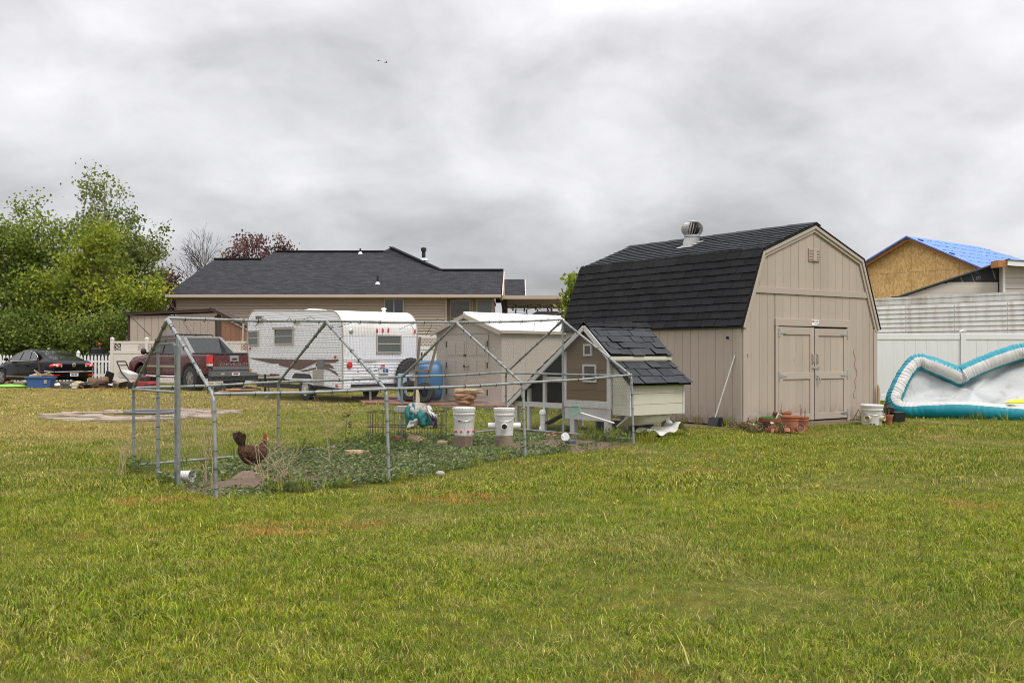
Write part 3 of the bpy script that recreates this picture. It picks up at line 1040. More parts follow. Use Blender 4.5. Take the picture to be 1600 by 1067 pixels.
# printed marks on the underlayment, flat print in rows
pm = MB()
r_ = random.Random(5)
dn = Vector((0, -ov, ez - pk - .06)).normalized()
nn = Vector((0, -sl, 1)).normalized(); nn = Vector((0, -(sl), 1)).normalized()
nn = Vector((1, 0, 0)).cross(Vector((0, -1, -sl))); nn = -nn if nn.z < 0 else nn; nn.normalize()
for row in range(6):
    for k in range(16):
        x = .3 + k * .82 + (row % 2) * .41
        s_ = .35 + row * .62
        c = Vector((x, 0, pk + .06)) + dn * s_ + nn * .006
        if x > 6.9 + s_ * 1.6: continue
        for q in range(4):
            w = r_.uniform(.05, .12); h_ = r_.uniform(.04, .1)
            cc = c + Vector((.14 * q, 0, 0)) + dn * r_.uniform(-.05, .05)
            pm.add([cc - Vector((w / 2, 0, 0)) - dn * h_ / 2, cc + Vector((w / 2, 0, 0)) - dn * h_ / 2, cc + Vector((w / 2, 0, 0)) + dn * h_ / 2, cc - Vector((w / 2, 0, 0)) + dn * h_ / 2], [(0, 1, 2, 3)])
pm.build('roof_print', mat('underlayment_print', (.03, .07, .30), .6), rs, fix=False)
for s_ in (-1, 1):
    MB().bar((.02, 0, pk - .06), (.02, s_ * ov, ez - .11), .05, .17).build('barge_board', M_LUMBER, oh)
    MB().bar((-.13, 0, pk + .035), (-.13, s_ * ov, ez - .02), .03, .06).build('drip_edge', M_WHITE, oh)
for (x, d_) in ((.25, .5), (.2, 2.1)):
    c = Vector((x, 0, pk + .075)) + dn * d_
    MB().box(c, (.22, .18, .05), (R(26), 0, 0)).build('roof_jack', M_BLACK, oh)

# ------------------------------------------------------------------ sided house with black wrap in front of it
sh = thing('sided_house', 'beige lap-sided house with a triangle of exposed black house wrap', 'house', (15.2, 40.0, 0), 0)
# wall plane y=0 local; x local = X-15.2 ; points from px at depth 40
def SX(p_): return (p_ - 800) / 40.0 - 15.2
def SZ(y_): return EYE + (555 - y_) / 40.0
def SXD(p_, d): return (p_ - 800) / 1600 * (40 + d) - 15.2
def SZD(y_, d): return EYE + (555 - y_) / 1600 * (40 + d)
MB().prism([(SX(1396), 0), (SX(1396), SZ(463)), (SX(1408), SZ(463)), (SX(1574), SZ(408)), (SX(1574), 0)], 'y', .02, .3).build('wall', M_WRAP, sh)
# lap boards below the wrap
rows = 5
zt0 = SZ(443)
for k in range(12):
    zb = zt0 - (k + 1) * .19; zt_ = zt0 - k * .19
    if zb < 0: break
    def rake_x(z): return SX(1408) + (z - SZ(463)) / (SZ(408) - SZ(463)) * (SX(1574) - SX(1408))
    xl = lambda z: max(SX(1397), rake_x(z) + .12)
    MB().prism([(xl(zb), zb + .004), (SX(1559), zb + .004), (SX(1559), zt_), (xl(zt_), zt_)], 'y', -.02 - .004 * (k % 2), .018).build('siding_board', M_SIDING_B, sh)
MB().span((SX(1480), -.03, zt0 + .001), (SX(1559), .015, zt0 + .05)).build('wrap_trim', M_SIDING_B, sh)
# rake edge and roof
MB().bar((SX(1402), -.05, SZ(464)), (SX(1575), -.05, SZ(405.5)), .18, .06).build('rake_board', mat('dark_fascia', (.05, .03, .025), .7), sh)
MB().slab([(SX(1400), -.15, SZ(463)), (SX(1575), -.15, SZ(404.5)), (SX(1575) + 3.2, 6, SZ(404.5)), (SX(1400) + 3.2, 6, SZ(463))], .05).build('roof', M_SHINGLE_G, sh)
# eave return with rafter and white fascia
MB().span((SXD(1560, -.8), -.8, SZD(417, -.8)), (SXD(1574, -.8), -.16, SZD(406.5, -.8))).build('rafter', M_LUMBER, sh)
MB().bar((SXD(1574.5, -.85), -.85, SZD(410, -.85)), (SXD(1700, -.85), -.85, SZD(418, -.85)), .04, .23).build('fascia', M_WHITE, sh)
for k in range(7):
    MB().bar((SXD(1582 + k * 16, -.8), -.82, SZD(412.5 + k, -.8)), (SXD(1582 + k * 16, -.8), -.1, SZD(411 + k, -.8)), .05, .10).build('rafter', M_LUMBER, sh)
MB().slab([(SXD(1573, -.9), -.9, SZD(405.3, -.9)), (SXD(1700, -.9), -.9, SZD(413.3, -.9)), (SX(1700), 4, SZ(410)), (SX(1574) + 2.6, 4, SZ(402.5))], .03).build('roof', M_SHINGLE_G, sh)
# right wall
MB().span((SX(1561), -.38, 0), (SX(1700), .0, SZ(417))).build('wall', M_SIDING_B, sh)
for k in range(10):
    zt_ = SZ(418.5) - k * .21
    MB().prism([(-.381, zt_), (-.40, zt_), (-.42, zt_ - .205), (-.381, zt_ - .205)], 'x', SX(1563), SX(1700)).build('siding_board', M_SIDING_B, sh)
MB().span((SX(1559.5), -.43, 0), (SX(1562.6), -.37, SZ(414.8))).build('corner_trim', M_WHITE, sh)
# lettering on the wrap, reading downwards
for ch, m_, px_, py_ in (('R', M_BLUEPRINT, 1526, 426.5), ('B', M_GREYPRINT, 1528.3, 434)):
    text_mesh('wrap_lettering', ch, .27, m_, sh, (SX(px_), .016, SZ(py_)), (R(90), 0, R(0)), .002).rotation_euler = Euler((R(90), R(75), 0))
MB().bar((SX(1517.5), .017, SZ(426)), (SX(1523), .017, SZ(441)), .004, .03, (1, 0, 0)).bar((SX(1501), .017, SZ(433)), (SX(1505), .017, SZ(442)), .004, .05, (1, 0, 0)).bar((SX(1549), .017, SZ(416)), (SX(1556), .017, SZ(437)), .004, .045, (1, 0, 0)).build('wrap_print', M_GREYPRINT, sh)

# ------------------------------------------------------------------ beige resin storage shed
M_RESIN = mat('beige_resin', (.45, .405, .355), .6, .05, 3, bump=.15, bscale=90, bdist=.003, dirt=(.28, .23, .18, 1), dirt_amt=.3, dirt_scale=1.2, dirt_lo=.55, streak=True)
M_RESIN_D = mat('beige_resin_door', (.43, .385, .335), .6, .05, 3, bump=.15, bscale=90, bdist=.003)
M_ROOFW = mat('white_resin_roof', (.80, .785, .77), .5, .05, 3, dirt=(.5, .46, .4, 1), dirt_amt=.35, dirt_scale=1.5)
rs_ = thing('storage_shed', 'beige resin storage shed with white gable roof and double doors', 'shed', (-.26, 24.4, 0), R(45))
# local x: along the side (right/back), local y: along the door front (left/back)
RW, RL = 2.35, 3.25
MB().prism([(0, .06), (0, 1.80), (RW / 2, 2.19), (RW, 1.80), (RW, .06)], 'x', 0, RL).build('wall', M_RESIN, rs_)
MB().span((-.04, -.04, .0), (RL + .04, RW + .04, .07)).build('base', M_RESIN_D, rs_)
pmesh = MB().prism([(-.0005, .09), (-.016, .09), (-.016, 1.78), (-.0005, 1.78)][::-1], 'x', 0.002, RL / 8 - .002).mesh('wall_panel', M_RESIN)
for k in range(8):
    place('wall_panel', pmesh, rs_, (k * RL / 8, 0, 0))
for s_ in (0, 1):
    y0, y1 = (-.09, RW / 2) if s_ == 0 else (RW / 2, RW + .09)
    z0, z1 = (1.815, 2.25) if s_ == 0 else (2.25, 1.815)
    n_ = 3
    for k in range(n_):
        xa, xb = -.12 + k * (RL + .24) / n_ + .004, -.12 + (k + 1) * (RL + .24) / n_ - .004
        MB().slab([(xa, y0, z0), (xb, y0, z0), (xb, y1, z1), (xa, y1, z1)], .045).build('roof_panel', M_ROOFW, rs_)
MB().tube([(-.13, RW / 2, 2.262), (RL + .13, RW / 2, 2.262)], .03, 8).build('ridge_cap', M_ROOFW, rs_)
for y0, y1, z0, z1 in ((-.10, RW / 2, 1.77, 2.205), (RW / 2, RW + .10, 2.205, 1.77)):
    MB().bar((-.125, y0, z0 - .02), (-.125, y1, z1 - .02), .03, .10).build('barge_board', M_RESIN_D, rs_)
MB().span((-.1, -.105, 1.745), (RL + .1, -.09, 1.815)).build('eave_trim', M_RESIN, rs_)
# doors
for k, (ya, yb) in enumerate(((.42, 1.17), (1.18, 1.95))):
    d = MB().span((-.03, ya, .09), (-.001, yb, 1.72)).build('door', M_RESIN_D, rs_)
    w = yb - ya
    for (za, zb) in ((.22, .62), (.74, 1.10), (1.22, 1.55)):
        for q in range(2):
            a = ya + .08 + q * (w - .12) / 2
            MB().span((-.042, a, za), (-.0305, a + (w - .2) / 2, zb)).build('door_panel', M_RESIN_D, d, bevel=.008)
    hy = yb - .02 if k else ya + .02
    for hz in (.32, .98, 1.5):
        MB().span((-.045, hy - .015, hz - .07), (-.031, hy + .015, hz + .07)).build('hinge', M_BLACK, d)
    if k == 0:
        MB().box((-.036, yb - .06, 1.0), (.012, .07, .22)).build('lock_plate', M_GALV, d)
        MB().sphere((-.075, yb - .06, .955), .03, 8, 6).tube([(-.03, yb - .06, .955), (-.075, yb - .06, .955)], .012, 6).build('door_knob', mat('brass', (.5, .35, .12), .35, metal=.9), d)
    else:
        MB().sphere((-.07, ya + .06, .955), .03, 8, 6).build('door_knob', M_BLACK, d)
        MB().box((-.036, ya + .06, 1.22), (.012, .10, .05)).build('latch', M_BLACK, d)
MB().span((-.02, .40, 1.745), (-.001, 1.97, 1.77)).build('door_lintel', M_RESIN_D, rs_)

# ------------------------------------------------------------------ brick patio under that shed
def brick_mat():
    t = NT('red_brick_paving')
    b = t.n('ShaderNodeTexBrick')
    t.l(t.coord('Object'), b.inputs['Vector'])
    b.inputs['Color1'].default_value = (.20, .085, .06, 1); b.inputs['Color2'].default_value = (.27, .13, .09, 1)
    b.inputs['Mortar'].default_value = (.16, .12, .09, 1)
    b.inputs['Scale'].default_value = 4.5
    c = t.gain(b.outputs[0], t.math('MULTIPLY_ADD', t.noise(t.coord('Object'), 3), .8, .6))
    return t.bsdf(c, .8, 0, .3, b.outputs['Fac'], -.4, .01)
MB().prism(PATIO_POLY, 'z', 0.0, .055).build('patio', brick_mat(), kind='structure')
# ------------------------------------------------------------------ long tan house at the back
def roof_mat():
    t = NT('dark_roof_shingles')
    v = t.coord('UV')
    b = t.n('ShaderNodeTexBrick')
    t.l(v, b.inputs['Vector'])
    b.inputs['Scale'].default_value = 1.0
    b.inputs['Brick Width'].default_value = .33; b.inputs['Row Height'].default_value = .145
    b.inputs['Mortar Size'].default_value = .008
    b.inputs['Color1'].default_value = (.018, .018, .022, 1); b.inputs['Color2'].default_value = (.042, .043, .050, 1)
    b.inputs['Mortar'].default_value = (.012, .012, .014, 1)
    c = t.gain(b.outputs[0], t.math('MULTIPLY_ADD', t.noise(v, 1.6, 5, .7), .7, .65))
    c = t.gain(c, t.math('MULTIPLY_ADD', t.noise(t.coord('UV', (.7, 4, 1)), 3.5, 4, .7), .7, .65))
    return t.bsdf(c, .9, 0, .25, b.outputs['Fac'], -.5, .02)
M_HROOF = roof_mat()
M_HSIDE = mat('tan_lap_siding', (.47, .385, .295), .6, .05, .8, rnd=.03)
M_HTRIM = mat('tan_trim', (.46, .375, .295), .55, .05, 2)
M_FRAME = mat('cream_window_frame', (.55, .47, .37), .5, .04, 3)
def glass(name, col=(.03, .045, .05), rough=.08, blinds=False):
    t = NT(name)
    c = col + (1,)
    if blinds:
        w = t.n('ShaderNodeTexWave'); w.wave_type = 'BANDS'; w.bands_direction = 'Z'
        w.inputs['Scale'].default_value = 5.5; w.inputs['Distortion'].default_value = .3
        t.l(t.coord('Object'), w.inputs['Vector'])
        c = t.mix(w.outputs['Fac'], (.045, .04, .036, 1), (.16, .13, .11, 1))
    return t.bsdf(c, rough, 0, .8)
M_GLASS = glass('window_glass')
M_GLASSB = glass('window_glass_blinds', blinds=True)
M_GLASSG = glass('window_glass_pale', (.15, .17, .18), .25)

HX0, HX1, HY = -16.9, -.55, 50.0
EZ, HS = 4.20, .358
house = thing('tan_house', 'long low tan house with dark shingle roof behind the camper', 'house', (-8.7, HY, 0), 0)
def L(x, y=None, z=0): return (x + 8.7, (y if y is not None else HY) - HY, z)
def plane_z(y): return EZ + (y - HY) * HS
def uv_poly(name, pts, th, m, parent):
    o = MB().slab(pts, th).build(name, m, parent, fix=False)
    me = o.data
    uv = me.uv_layers.new(name='uv')
    a = Vector(pts[0]); u = (Vector(pts[1]) - a).normalized()
    nrm = u.cross(Vector(pts[2]) - a).normalized(); w = nrm.cross(u)
    for lp in me.loops:
        p_ = me.vertices[lp.vertex_index].co - a
        uv.data[lp.index].uv = (p_.dot(u), p_.dot(w))
    return o
W0 = HY + .5
walls = MB()
walls.span(L(HX0 + .35, W0, 0), L(-3.25, 58, EZ + .05))
walls.span(L(-3.25, W0 + .55, 0), L(-.95, 58, EZ + .05))
walls = walls.build('wall', M_HSIDE, house)
lap = MB()
for k in range(30):
    z = .1 + k * .137
    lap.prism([(W0 - HY - .001, z + .136), (W0 - HY - .004, z + .136), (W0 - HY - .045, z), (W0 - HY - .001, z)], 'x', L(HX0 + .35)[0], L(-3.25)[0])
    lap.prism([(W0 - HY + .549, z + .136), (W0 - HY + .546, z + .136), (W0 - HY + .51, z), (W0 - HY + .549, z)], 'x', L(-3.23)[0], L(-.97)[0])
lap.build('lap_siding', M_HSIDE, walls, kind='stuff')
yr, ya, yw = 58.0, 56.4, 54.2
rf = uv_poly('roof', [L(HX0, HY, EZ), L(HX1, HY, EZ), L(HX1 + .1, yw, plane_z(yw)), L(-3.72, yw, plane_z(yw)), L(-6.85, yr, plane_z(yr) + .26), L(-7.4, yr, plane_z(yr)), L(-13.35, yr, plane_z(yr)), L(-13.85, ya, plane_z(ya)), L(-16.4, ya, plane_z(ya))], .12, M_HROOF, house)
def back(pts): uv_poly('roof', pts, .1, M_HROOF, house)
back([L(-7, yr, plane_z(yr)), L(-13.35, yr, plane_z(yr)), L(-13.35, 66, EZ), L(-7, 66, EZ)])
back([L(HX1 + .1, yw, plane_z(yw)), L(-3.72, yw, plane_z(yw)), L(-3.72, 58.4, EZ), L(HX1 + .1, 58.4, EZ)])
back([L(-6.85, yr, plane_z(yr) + .26), L(-3.72, yw, plane_z(yw)), L(-3.72, 66, EZ), L(-6.85, 66, EZ)])
back([L(-13.85, ya, plane_z(ya)), L(-16.4, ya, plane_z(ya)), L(-16.9, 62.8, EZ), L(-13.85, 62.8, EZ)])
for (a, b) in ((L(-7.3, yr, plane_z(yr) + .02), L(-13.4, yr, plane_z(yr) + .02)), (L(HX1 + .1, yw, plane_z(yw) + .02), L(-3.7, yw, plane_z(yw) + .02)), (L(-13.8, ya, plane_z(ya) + .02), L(-16.4, ya, plane_z(ya) + .02)), (L(-6.85, yr, plane_z(yr) + .28), L(-3.72, yw, plane_z(yw) + .02))):
    MB().bar(a, b, .28, .05).build('ridge_cap', M_HROOF, rf)
# gutter, fascia and gables
MB().span(L(HX0 - .02, HY - .13, EZ - .17), L(HX1 + .02, HY - .01, EZ - .03)).build('gutter', M_HTRIM, house, bevel=.015)
MB().span(L(HX0, HY + .02, EZ - .19), L(HX1, W0 - .03, EZ - .15)).build('soffit', M_HTRIM, house)
gx = L(HX1 - .35)[0]
MB().prism([(.5, EZ - .2), (4.2, plane_z(yw) - .2), (8, EZ - .2)], 'x', gx - .1, gx).build('gable_wall', M_HSIDE, house)
for (a, b) in (((HY, EZ), (yw, plane_z(yw))), ((yw, plane_z(yw)), (58.4, EZ))):
    MB().bar(L(HX1 + .08, a[0], a[1] - .16), L(HX1 + .14, b[0], b[1] - .16), .06, .24).build('barge_board', M_FRAME, house)
# a second gable further back
MB().prism([(8.5, 4.4), (11, 5.55), (13.5, 4.4)], 'x', L(-.6)[0], L(.62)[0]).build('rear_gable', M_HSIDE, house)
uv_poly('roof', [L(-1.2, 58, 4.45), L(.75, 58, 4.45), L(.75, 61.1, 5.75), L(-1.2, 61.1, 5.75)], .1, M_HROOF, house)
MB().bar(L(.78, 58, 4.35), L(.78, 61.1, 5.65), .06, .22).build('barge_board', M_FRAME, house)
# windows
def window(xa, xb, za, zb, y, gm, split='v', parent=house, frame=M_FRAME, fw=.06):
    f = MB()
    f.span(L(xa - fw, y - .06, za - fw), L(xb + fw, y - .03, za)).span(L(xa - fw, y - .06, zb), L(xb + fw, y - .03, zb + fw))
    f.span(L(xa - fw, y - .06, za), L(xa, y - .03, zb)).span(L(xb, y - .06, za), L(xb + fw, y - .03, zb))
    if split == 'v': f.span(L((xa + xb) / 2 - .025, y - .058, za), L((xa + xb) / 2 + .025, y - .03, zb))
    if split == 'h': f.span(L(xa, y - .058, (za + zb) / 2 - .025), L(xb, y - .03, (za + zb) / 2 + .025))
    w = f.build('window', frame, parent)
    if split == 'v': cells = [(xa, (xa + xb) / 2 - .026, za, zb), ((xa + xb) / 2 + .026, xb, za, zb)]
    elif split == 'h': cells = [(xa, xb, za, (za + zb) / 2 - .026), (xa, xb, (za + zb) / 2 + .026, zb)]
    else: cells = [(xa, xb, za, zb)]
    for (a, b, c, d) in cells:
        MB().span(L(a, y - .045, c), L(b, y - .035, d)).build('pane', gm, w)
    return w
window(-6.25, -5.38, 3.0, 4.07 - .1, W0 - .022, M_GLASS, 'v')
window(-3.02 - .3 + .3 - .02, -2.12, 2.2, 3.95, W0 + .53, M_GLASSB, 'h')
window(-1.72, -1.02, 3.13, 3.95, W0 + .53, M_GLASSG, '')
MB().span(L(-2.02, W0 + .42, 0), L(-1.92, W0 + .5, EZ - .2)).build('downspout', M_HTRIM, house)
MB().span(L(-3.30, W0 - .05, .1), L(-3.20, W0 + .5, EZ - .19)).build('corner_trim', M_HTRIM, house)
MB().span(L(-1.0, W0 + .46, .1), L(-.9, W0 + .56, EZ - .19)).build('corner_trim', M_HTRIM, house)
# roof pipes
def pipe(px_, y, h, r, cap=False):
    x = (px_ - 800) / 1600 * y
    z = plane_z(y)
    m = MB().tube([L(x, y, z - .05), L(x, y, z + h)], r, 10)
    o = m.build('roof_pipe', M_BLACK, house)
    MB().lathe([(r * 3, -.03), (r * 2, .08), (r * 1.2, .12)], L(x, y, z), 10).build('pipe_flashing', M_GALV, o)
    if cap: MB().lathe([(r * 1.5, -.06), (r * 1.5, .1), (r * .8, .14)], L(x, y, z + h), 10).build('pipe_cap', M_BLACK, o)
pipe(563, 57.6, .3, .05); pipe(590, 51.7, .42, .05); pipe(662, 56.3, .55, .10, True)
# ------------------------------------------------------------------ patio cover with string lights
pc = thing('patio_cover', 'tan flat patio cover hung with string lights beside the tan house', 'patio cover', (-.6, 50.6, 0), 0)
M_COVER = mat('patio_cover_metal', (.50, .46, .40), .6, .06, 2)
PX1 = 4.4
MB().span((0, 0, 4.0), (PX1, .1, 4.18)).build('fascia', M_HTRIM, pc)
for k in range(8):
    MB().span((.004 + k * PX1 / 8, .11, 4.03), ((k + 1) * PX1 / 8 - .004, 9.0, 4.10)).build('roof_panel', M_COVER, pc)
MB().span((0, 9.0, 3.96), (PX1, 9.12, 4.12)).build('beam', M_COVER, pc)
for x in (2.9, PX1 - .1):
    MB().span((x - .06, 9.0, 0), (x + .06, 9.1, 3.955)).build('post', M_COVER, pc)
MB().span((PX1 - .11, .0, 0), (PX1 - .01, .09, 3.99)).build('post', M_COVER, pc)
MB().span((.1, .4, 0), (.9, 1.2, 3.0)).span((.1, 1.2, 0), (.35, 8, 4.0)).build('side_wall', mat('brown_wall', (.09, .06, .045), .7), pc)
M_BULB = mat('bulb_glass', (.75, .75, .72), .15)
r_ = random.Random(2)
for s_ in range(3):
    y0 = 2.0 + s_ * 2.6
    pts = [(.5 + i * (PX1 - .7) / 24, y0 + .4 * math.sin(s_ + i * .25), 3.90 - .09 * abs(math.sin(i * math.pi / 8)) - .04) for i in range(25)]
    st = MB().tube(pts, .012, 5).build('light_string', M_BLACK, pc)
    bm_ = MB().lathe([(.035, 0), (.04, -.07), (.03, -.09)], (0, 0, 0), 8).mesh('bulb_socket', M_BLACK)
    gm_ = MB().sphere((0, 0, -.14), (.05, .05, .07), 8, 6).mesh('bulb', M_BULB)
    for i in range(2 - s_ % 2, 25, 4):
        place('bulb_socket', bm_, st, pts[i]); place('bulb', gm_, st, pts[i])
# distant roofs seen under the cover
for k, (px_, w, y, top, nm) in enumerate(((808, 3.6, 92, 489.5, 'distant dark roofed house seen left under the patio cover'), (870, 7.5, 96, 486.5, 'distant dark roofed house seen right under the patio cover'))):
    x = (px_ - 800) / 1600 * y
    z = EYE + (555 - top) / 1600 * y
    dh = thing('distant_house', nm, 'house', (x, y, 0), 0, 'distant houses')
    MB().span((-w / 2, 0, 0), (w / 2, 6, z - 1.3)).build('wall', M_HSIDE, dh)
    MB().prism([(-w / 2 - .4, z - 1.35), (-w / 4, z), (w / 4, z), (w / 2 + .4, z - 1.35)], 'y', -.4, 6.4).build('roof', M_SHINGLE_G, dh)

# ------------------------------------------------------------------ brown-trimmed lean-to shed
M_LEAN = mat('weathered_tan_panel', (.40, .33, .27), .8, .1, 1.2, dirt=(.2, .14, .1, 1), dirt_amt=.4, dirt_scale=.8, streak=True)
M_BROWN = mat('dark_brown_trim', (.055, .03, .022), .75, .1, 4)
M_CEDAR = mat('orange_brown_panel', (.25, .115, .06), .75, .12, 2, rnd=.08)
ln = thing('lean_to_shed', 'low tan lean-to shed with dark brown trim behind the white fence', 'shed', (-16.9, 45.2, 0), R(4))
MB().span((.0, 0, 0), (3.72, 2.4, 2.98)).build('wall', M_LEAN, ln)
pm_ = MB().span((.004, -.02, .05), (.296, -.001, 2.95)).mesh('wall_panel', M_LEAN)
for k in range(12): place('wall_panel', pm_, ln, (.06 + k * .305, 0, 0))
pm2 = MB().span((.004, -.02, .05), (.236, -.001, 2.2)).mesh('side_panel', M_CEDAR)
for k in range(8):
    t_ = k / 8
    MB().prism([(4.0 + k * .2 + .003, .05), (4.0 + (k + 1) * .2 - .003, .05), (4.0 + (k + 1) * .2 - .003, 2.92 - (k + 1) * .105), (4.0 + k * .2 + .003, 2.92 - k * .105)], 'y', .0, .05).build('side_panel', M_CEDAR, ln)
MB().span((3.80, -.03, 0), (3.98, .06, 3.05)).build('corner_post', M_BROWN, ln)
MB().bar((-.2, -.05, 3.05), (3.75, -.05, 3.22), .2, .13).build('fascia', M_BROWN, ln)
MB().bar((3.5, -.07, 3.30), (5.75, .05, 2.14), .2, .12).build('barge_board', M_BROWN, ln)
MB().slab([(-.25, -.15, 3.09), (3.7, -.15, 3.26), (3.7, 2.6, 3.26), (-.25, 2.6, 3.09)], .04).slab([(3.6, -.15, 3.33), (5.8, -.1, 2.19), (5.8, 2.6, 2.19), (3.6, 2.6, 3.33)], .04).build('roof', M_BROWN, ln)
MB().span((-.05, -.02, 0), (.04, .05, 2.98)).build('corner_post', M_BROWN, ln)
# stacked poles in its shadow
for k in range(3):
    single(MB().tube([(-11.75 + k * .26, 44.3, 0), (-11.7 + k * .25, 44.6, 2.6 - .1 * (k % 3))], .045, 6).build('wooden_pole', M_LEAN), ['leftmost', 'middle', 'rightmost'][k] + ' of three weathered poles leaning between lean-to and camper', 'pole', 'poles leaning by the lean-to')

# ------------------------------------------------------------------ white fence with lattice top (left) and picket fence
lf = thing('lattice_fence', 'cream vinyl privacy fence with small lattice corners beside the maroon truck', 'fence', (-16.9, 43.3, 0), 0)
def lattice(parent, x0, x1, z0, z1, m, y=0):
    b = MB()
    h = z1 - z0
    n_ = int((x1 - x0) / .14)
    for i in range(-4, n_ + 4):
        for sg in (1, -1):
            xa = x0 + i * .14; xb = xa + sg * h
            ta = 0; tb = 1
            pts = []
            for t_ in np.linspace(0, 1, 13):
                x = xa + (xb - xa) * t_
                if x0 + .02 <= x <= x1 - .02: pts.append((x, y + .006 * sg, z0 + h * t_))
            if len(pts) > 1: b.bar(pts[0], pts[-1], .010, .04, (0, 1, 0))
    b.build('lattice', m, parent)
def lat_bay(parent, x0, x1, h=1.82, m=M_VINYL_T, solid=False):
    MB().span((x0, -.03, h - .09), (x1, .03, h)).build('top_rail', m, parent)
    MB().span((x0, -.03, h - .52), (x1, .03, h - .40)).build('middle_rail', m, parent)
    MB().span((x0, -.03, .05), (x1, .03, .2)).build('bottom_rail', m, parent)
    n_ = max(1, round((x1 - x0) / .28)); w = (x1 - x0) / n_
    sm = MB().span((.002, -.012, .2005), (w - .002, .012, h - .5205)).mesh('fence_board', m)
    for i in range(n_): place('fence_board', sm, parent, (x0 + i * w, 0, 0))
    if not solid: lattice(parent, x0, x1, h - .40, h - .09, m)
    else:
        MB().span((x0 + .30, -.012, h - .3995), (x1 - .30, .012, h - .0905)).build('top_panel', m, parent)
        lattice(parent, x0, x0 + .30, h - .40, h - .09, m); lattice(parent, x1 - .30, x1, h - .40, h - .09, m)
pm_ = MB().span((-.065, -.065, 0), (.065, .065, 1.9)).lathe([(.10, 1.9), (.10, 1.93), (.02, 1.99)], (0, 0, 0), 4).mesh('post', M_VINYL_T)
for k in range(5):
    place('post', pm_, lf, (k * 1.45, 0, 0))
    if k < 4: lat_bay(lf, k * 1.45 + .07, (k + 1) * 1.45 - .07, solid=True)
lf2 = thing('lattice_fence', 'white vinyl fence with lattice top between the camper and the beige shed', 'fence', (-4.6, 37.5, 0), R(2))
lat_bay(lf2, 0, 2.3, 1.95, M_VINYL)
pm2_ = MB().span((-.065, -.065, 0), (.065, .065, 2.0)).mesh('post', M_VINYL)
place('post', pm2_, lf2, (-.07, 0, 0)); place('post', pm2_, lf2, (2.37, 0, 0))
pk_ = thing('picket_fence', 'white picket fence behind the black sedan', 'fence', (-25.5, 45.2, 0), 0)
pkm = MB().prism([(-.045, .08), (.045, .08), (.045, 1.16), (0, 1.24), (-.045, 1.16)], 'y', -.012, .012).mesh('picket', M_VINYL)
for k in range(55): place('picket', pkm, pk_, (k * .155, -.035, 0))
MB().span((0, -.02, .3), (8.5, .02, .40)).build('rail', M_VINYL, pk_)
MB().span((0, -.02, .9), (8.5, .02, 1.0)).build('rail', M_VINYL, pk_)
pkp = MB().span((-.06, -.06, 0), (.06, .06, 1.32)).lathe([(.09, 1.32), (.09, 1.35), (.01, 1.45)], (0, 0, 0), 4).mesh('post', M_VINYL)
for k in range(5): place('post', pkp, pk_, (k * 2.1 + .02, .085, 0))
# ------------------------------------------------------------------ chicken run: galvanised pipe frame with hexagonal wire
M_PIPE = mat('galvanised_pipe', (.33, .35, .35), .55, .16, 7, metal=.5, dirt=(.13, .135, .10, 1), dirt_amt=.75, dirt_scale=6, dirt_lo=.47)
M_WIRE = mat('galvanised_wire', (.14, .14, .135), .6, .1, 8, metal=.2)
pen = thing('chicken_run', 'walk-in chicken run of galvanised pipe frame and hexagonal wire', 'chicken run', (PEN_N[0][0], PEN_N[0][1], 0), 0)
SHZ_N = [.878, .878, .88, .935]; SHZ_F = [.855, .885, .905, .935]
APEX = [(-3.33, 9.9, 1.568), (-2.03, 11.2, 1.585), (-.712, 13.1, 1.63), (.76, 15.4, 1.745)]
N3 = [Vector((x, y, 0)) for x, y in PEN_N]; F3 = [Vector((x, y, 0)) for x, y in PEN_F]
NS = [Vector((x - .03, y + .02, z)) for (x, y), z in zip(PEN_N, SHZ_N)]
FS = [Vector((x + .0, y - .02, z)) for (x, y), z in zip(PEN_F, SHZ_F)]
AP = [Vector(a) for a in APEX]
RP = .0162
def pipe_part(pts, r=RP, n=10, name='pipe'):
    return MB().tube(pts, r, n).build(name, M_PIPE, pen, smooth=True, world=True)
def sleeve(p, d, L=.12, r=RP * 1.35):
    d = d.normalized()
    return MB().tube([p - d * L / 2, p + d * L / 2], r, 10).build('sleeve', M_PIPE, pen, smooth=True, world=True)
def elbow_frame(i):
    n, s, a, t, f = N3[i], NS[i], AP[i], FS[i], F3[i]
    lo = Vector((0, 0, -.05))
    def bend(p0, c, p1, k=.07):
        u = (p0 - c).normalized(); v = (p1 - c).normalized()
        return [c + u * k, c + u * k * .4 + v * k * .12, c + v * k * .4 + u * k * .12, c + v * k]
    pipe_part([n + lo] + bend(n, s, a), name='upright'); pipe_part([f + lo] + bend(f, t, a), name='upright')
    pipe_part([s + (a - s).normalized() * .07, a], name='rafter'); pipe_part([t + (a - t).normalized() * .07, a], name='rafter')
    sleeve(s - Vector((0, 0, .1)), s - n); sleeve(a + (s - a).normalized() * .08, s - a); sleeve(a + (t - a).normalized() * .08, t - a)
    sleeve(s + (a - s).normalized() * .45, a - s, .05)
for i in range(4): elbow_frame(i)
for i in range(3):
    d = Vector((0, 0, .012))
    for A, nm in ((NS, 'side_rail'), (FS, 'side_rail'), (AP, 'ridge_rail')):
        mid = (A[i] + A[i + 1]) / 2 - Vector((0, 0, .012))
        pipe_part([A[i] + d, mid + d, A[i + 1] + d], RP * .95, name=nm)
    pipe_part([F3[i] + Vector((0, 0, .03)), F3[i + 1] + Vector((0, 0, .03))], RP * .9, name='ground_rail')
pipe_part([F3[3] + Vector((0, 0, .05)), N3[3] + Vector((0, 0, .05))], name='ground_rail')
pipe_part([FS[0], NS[0] + (FS[0] - NS[0]) * .42], RP * .9, name='side_rail')
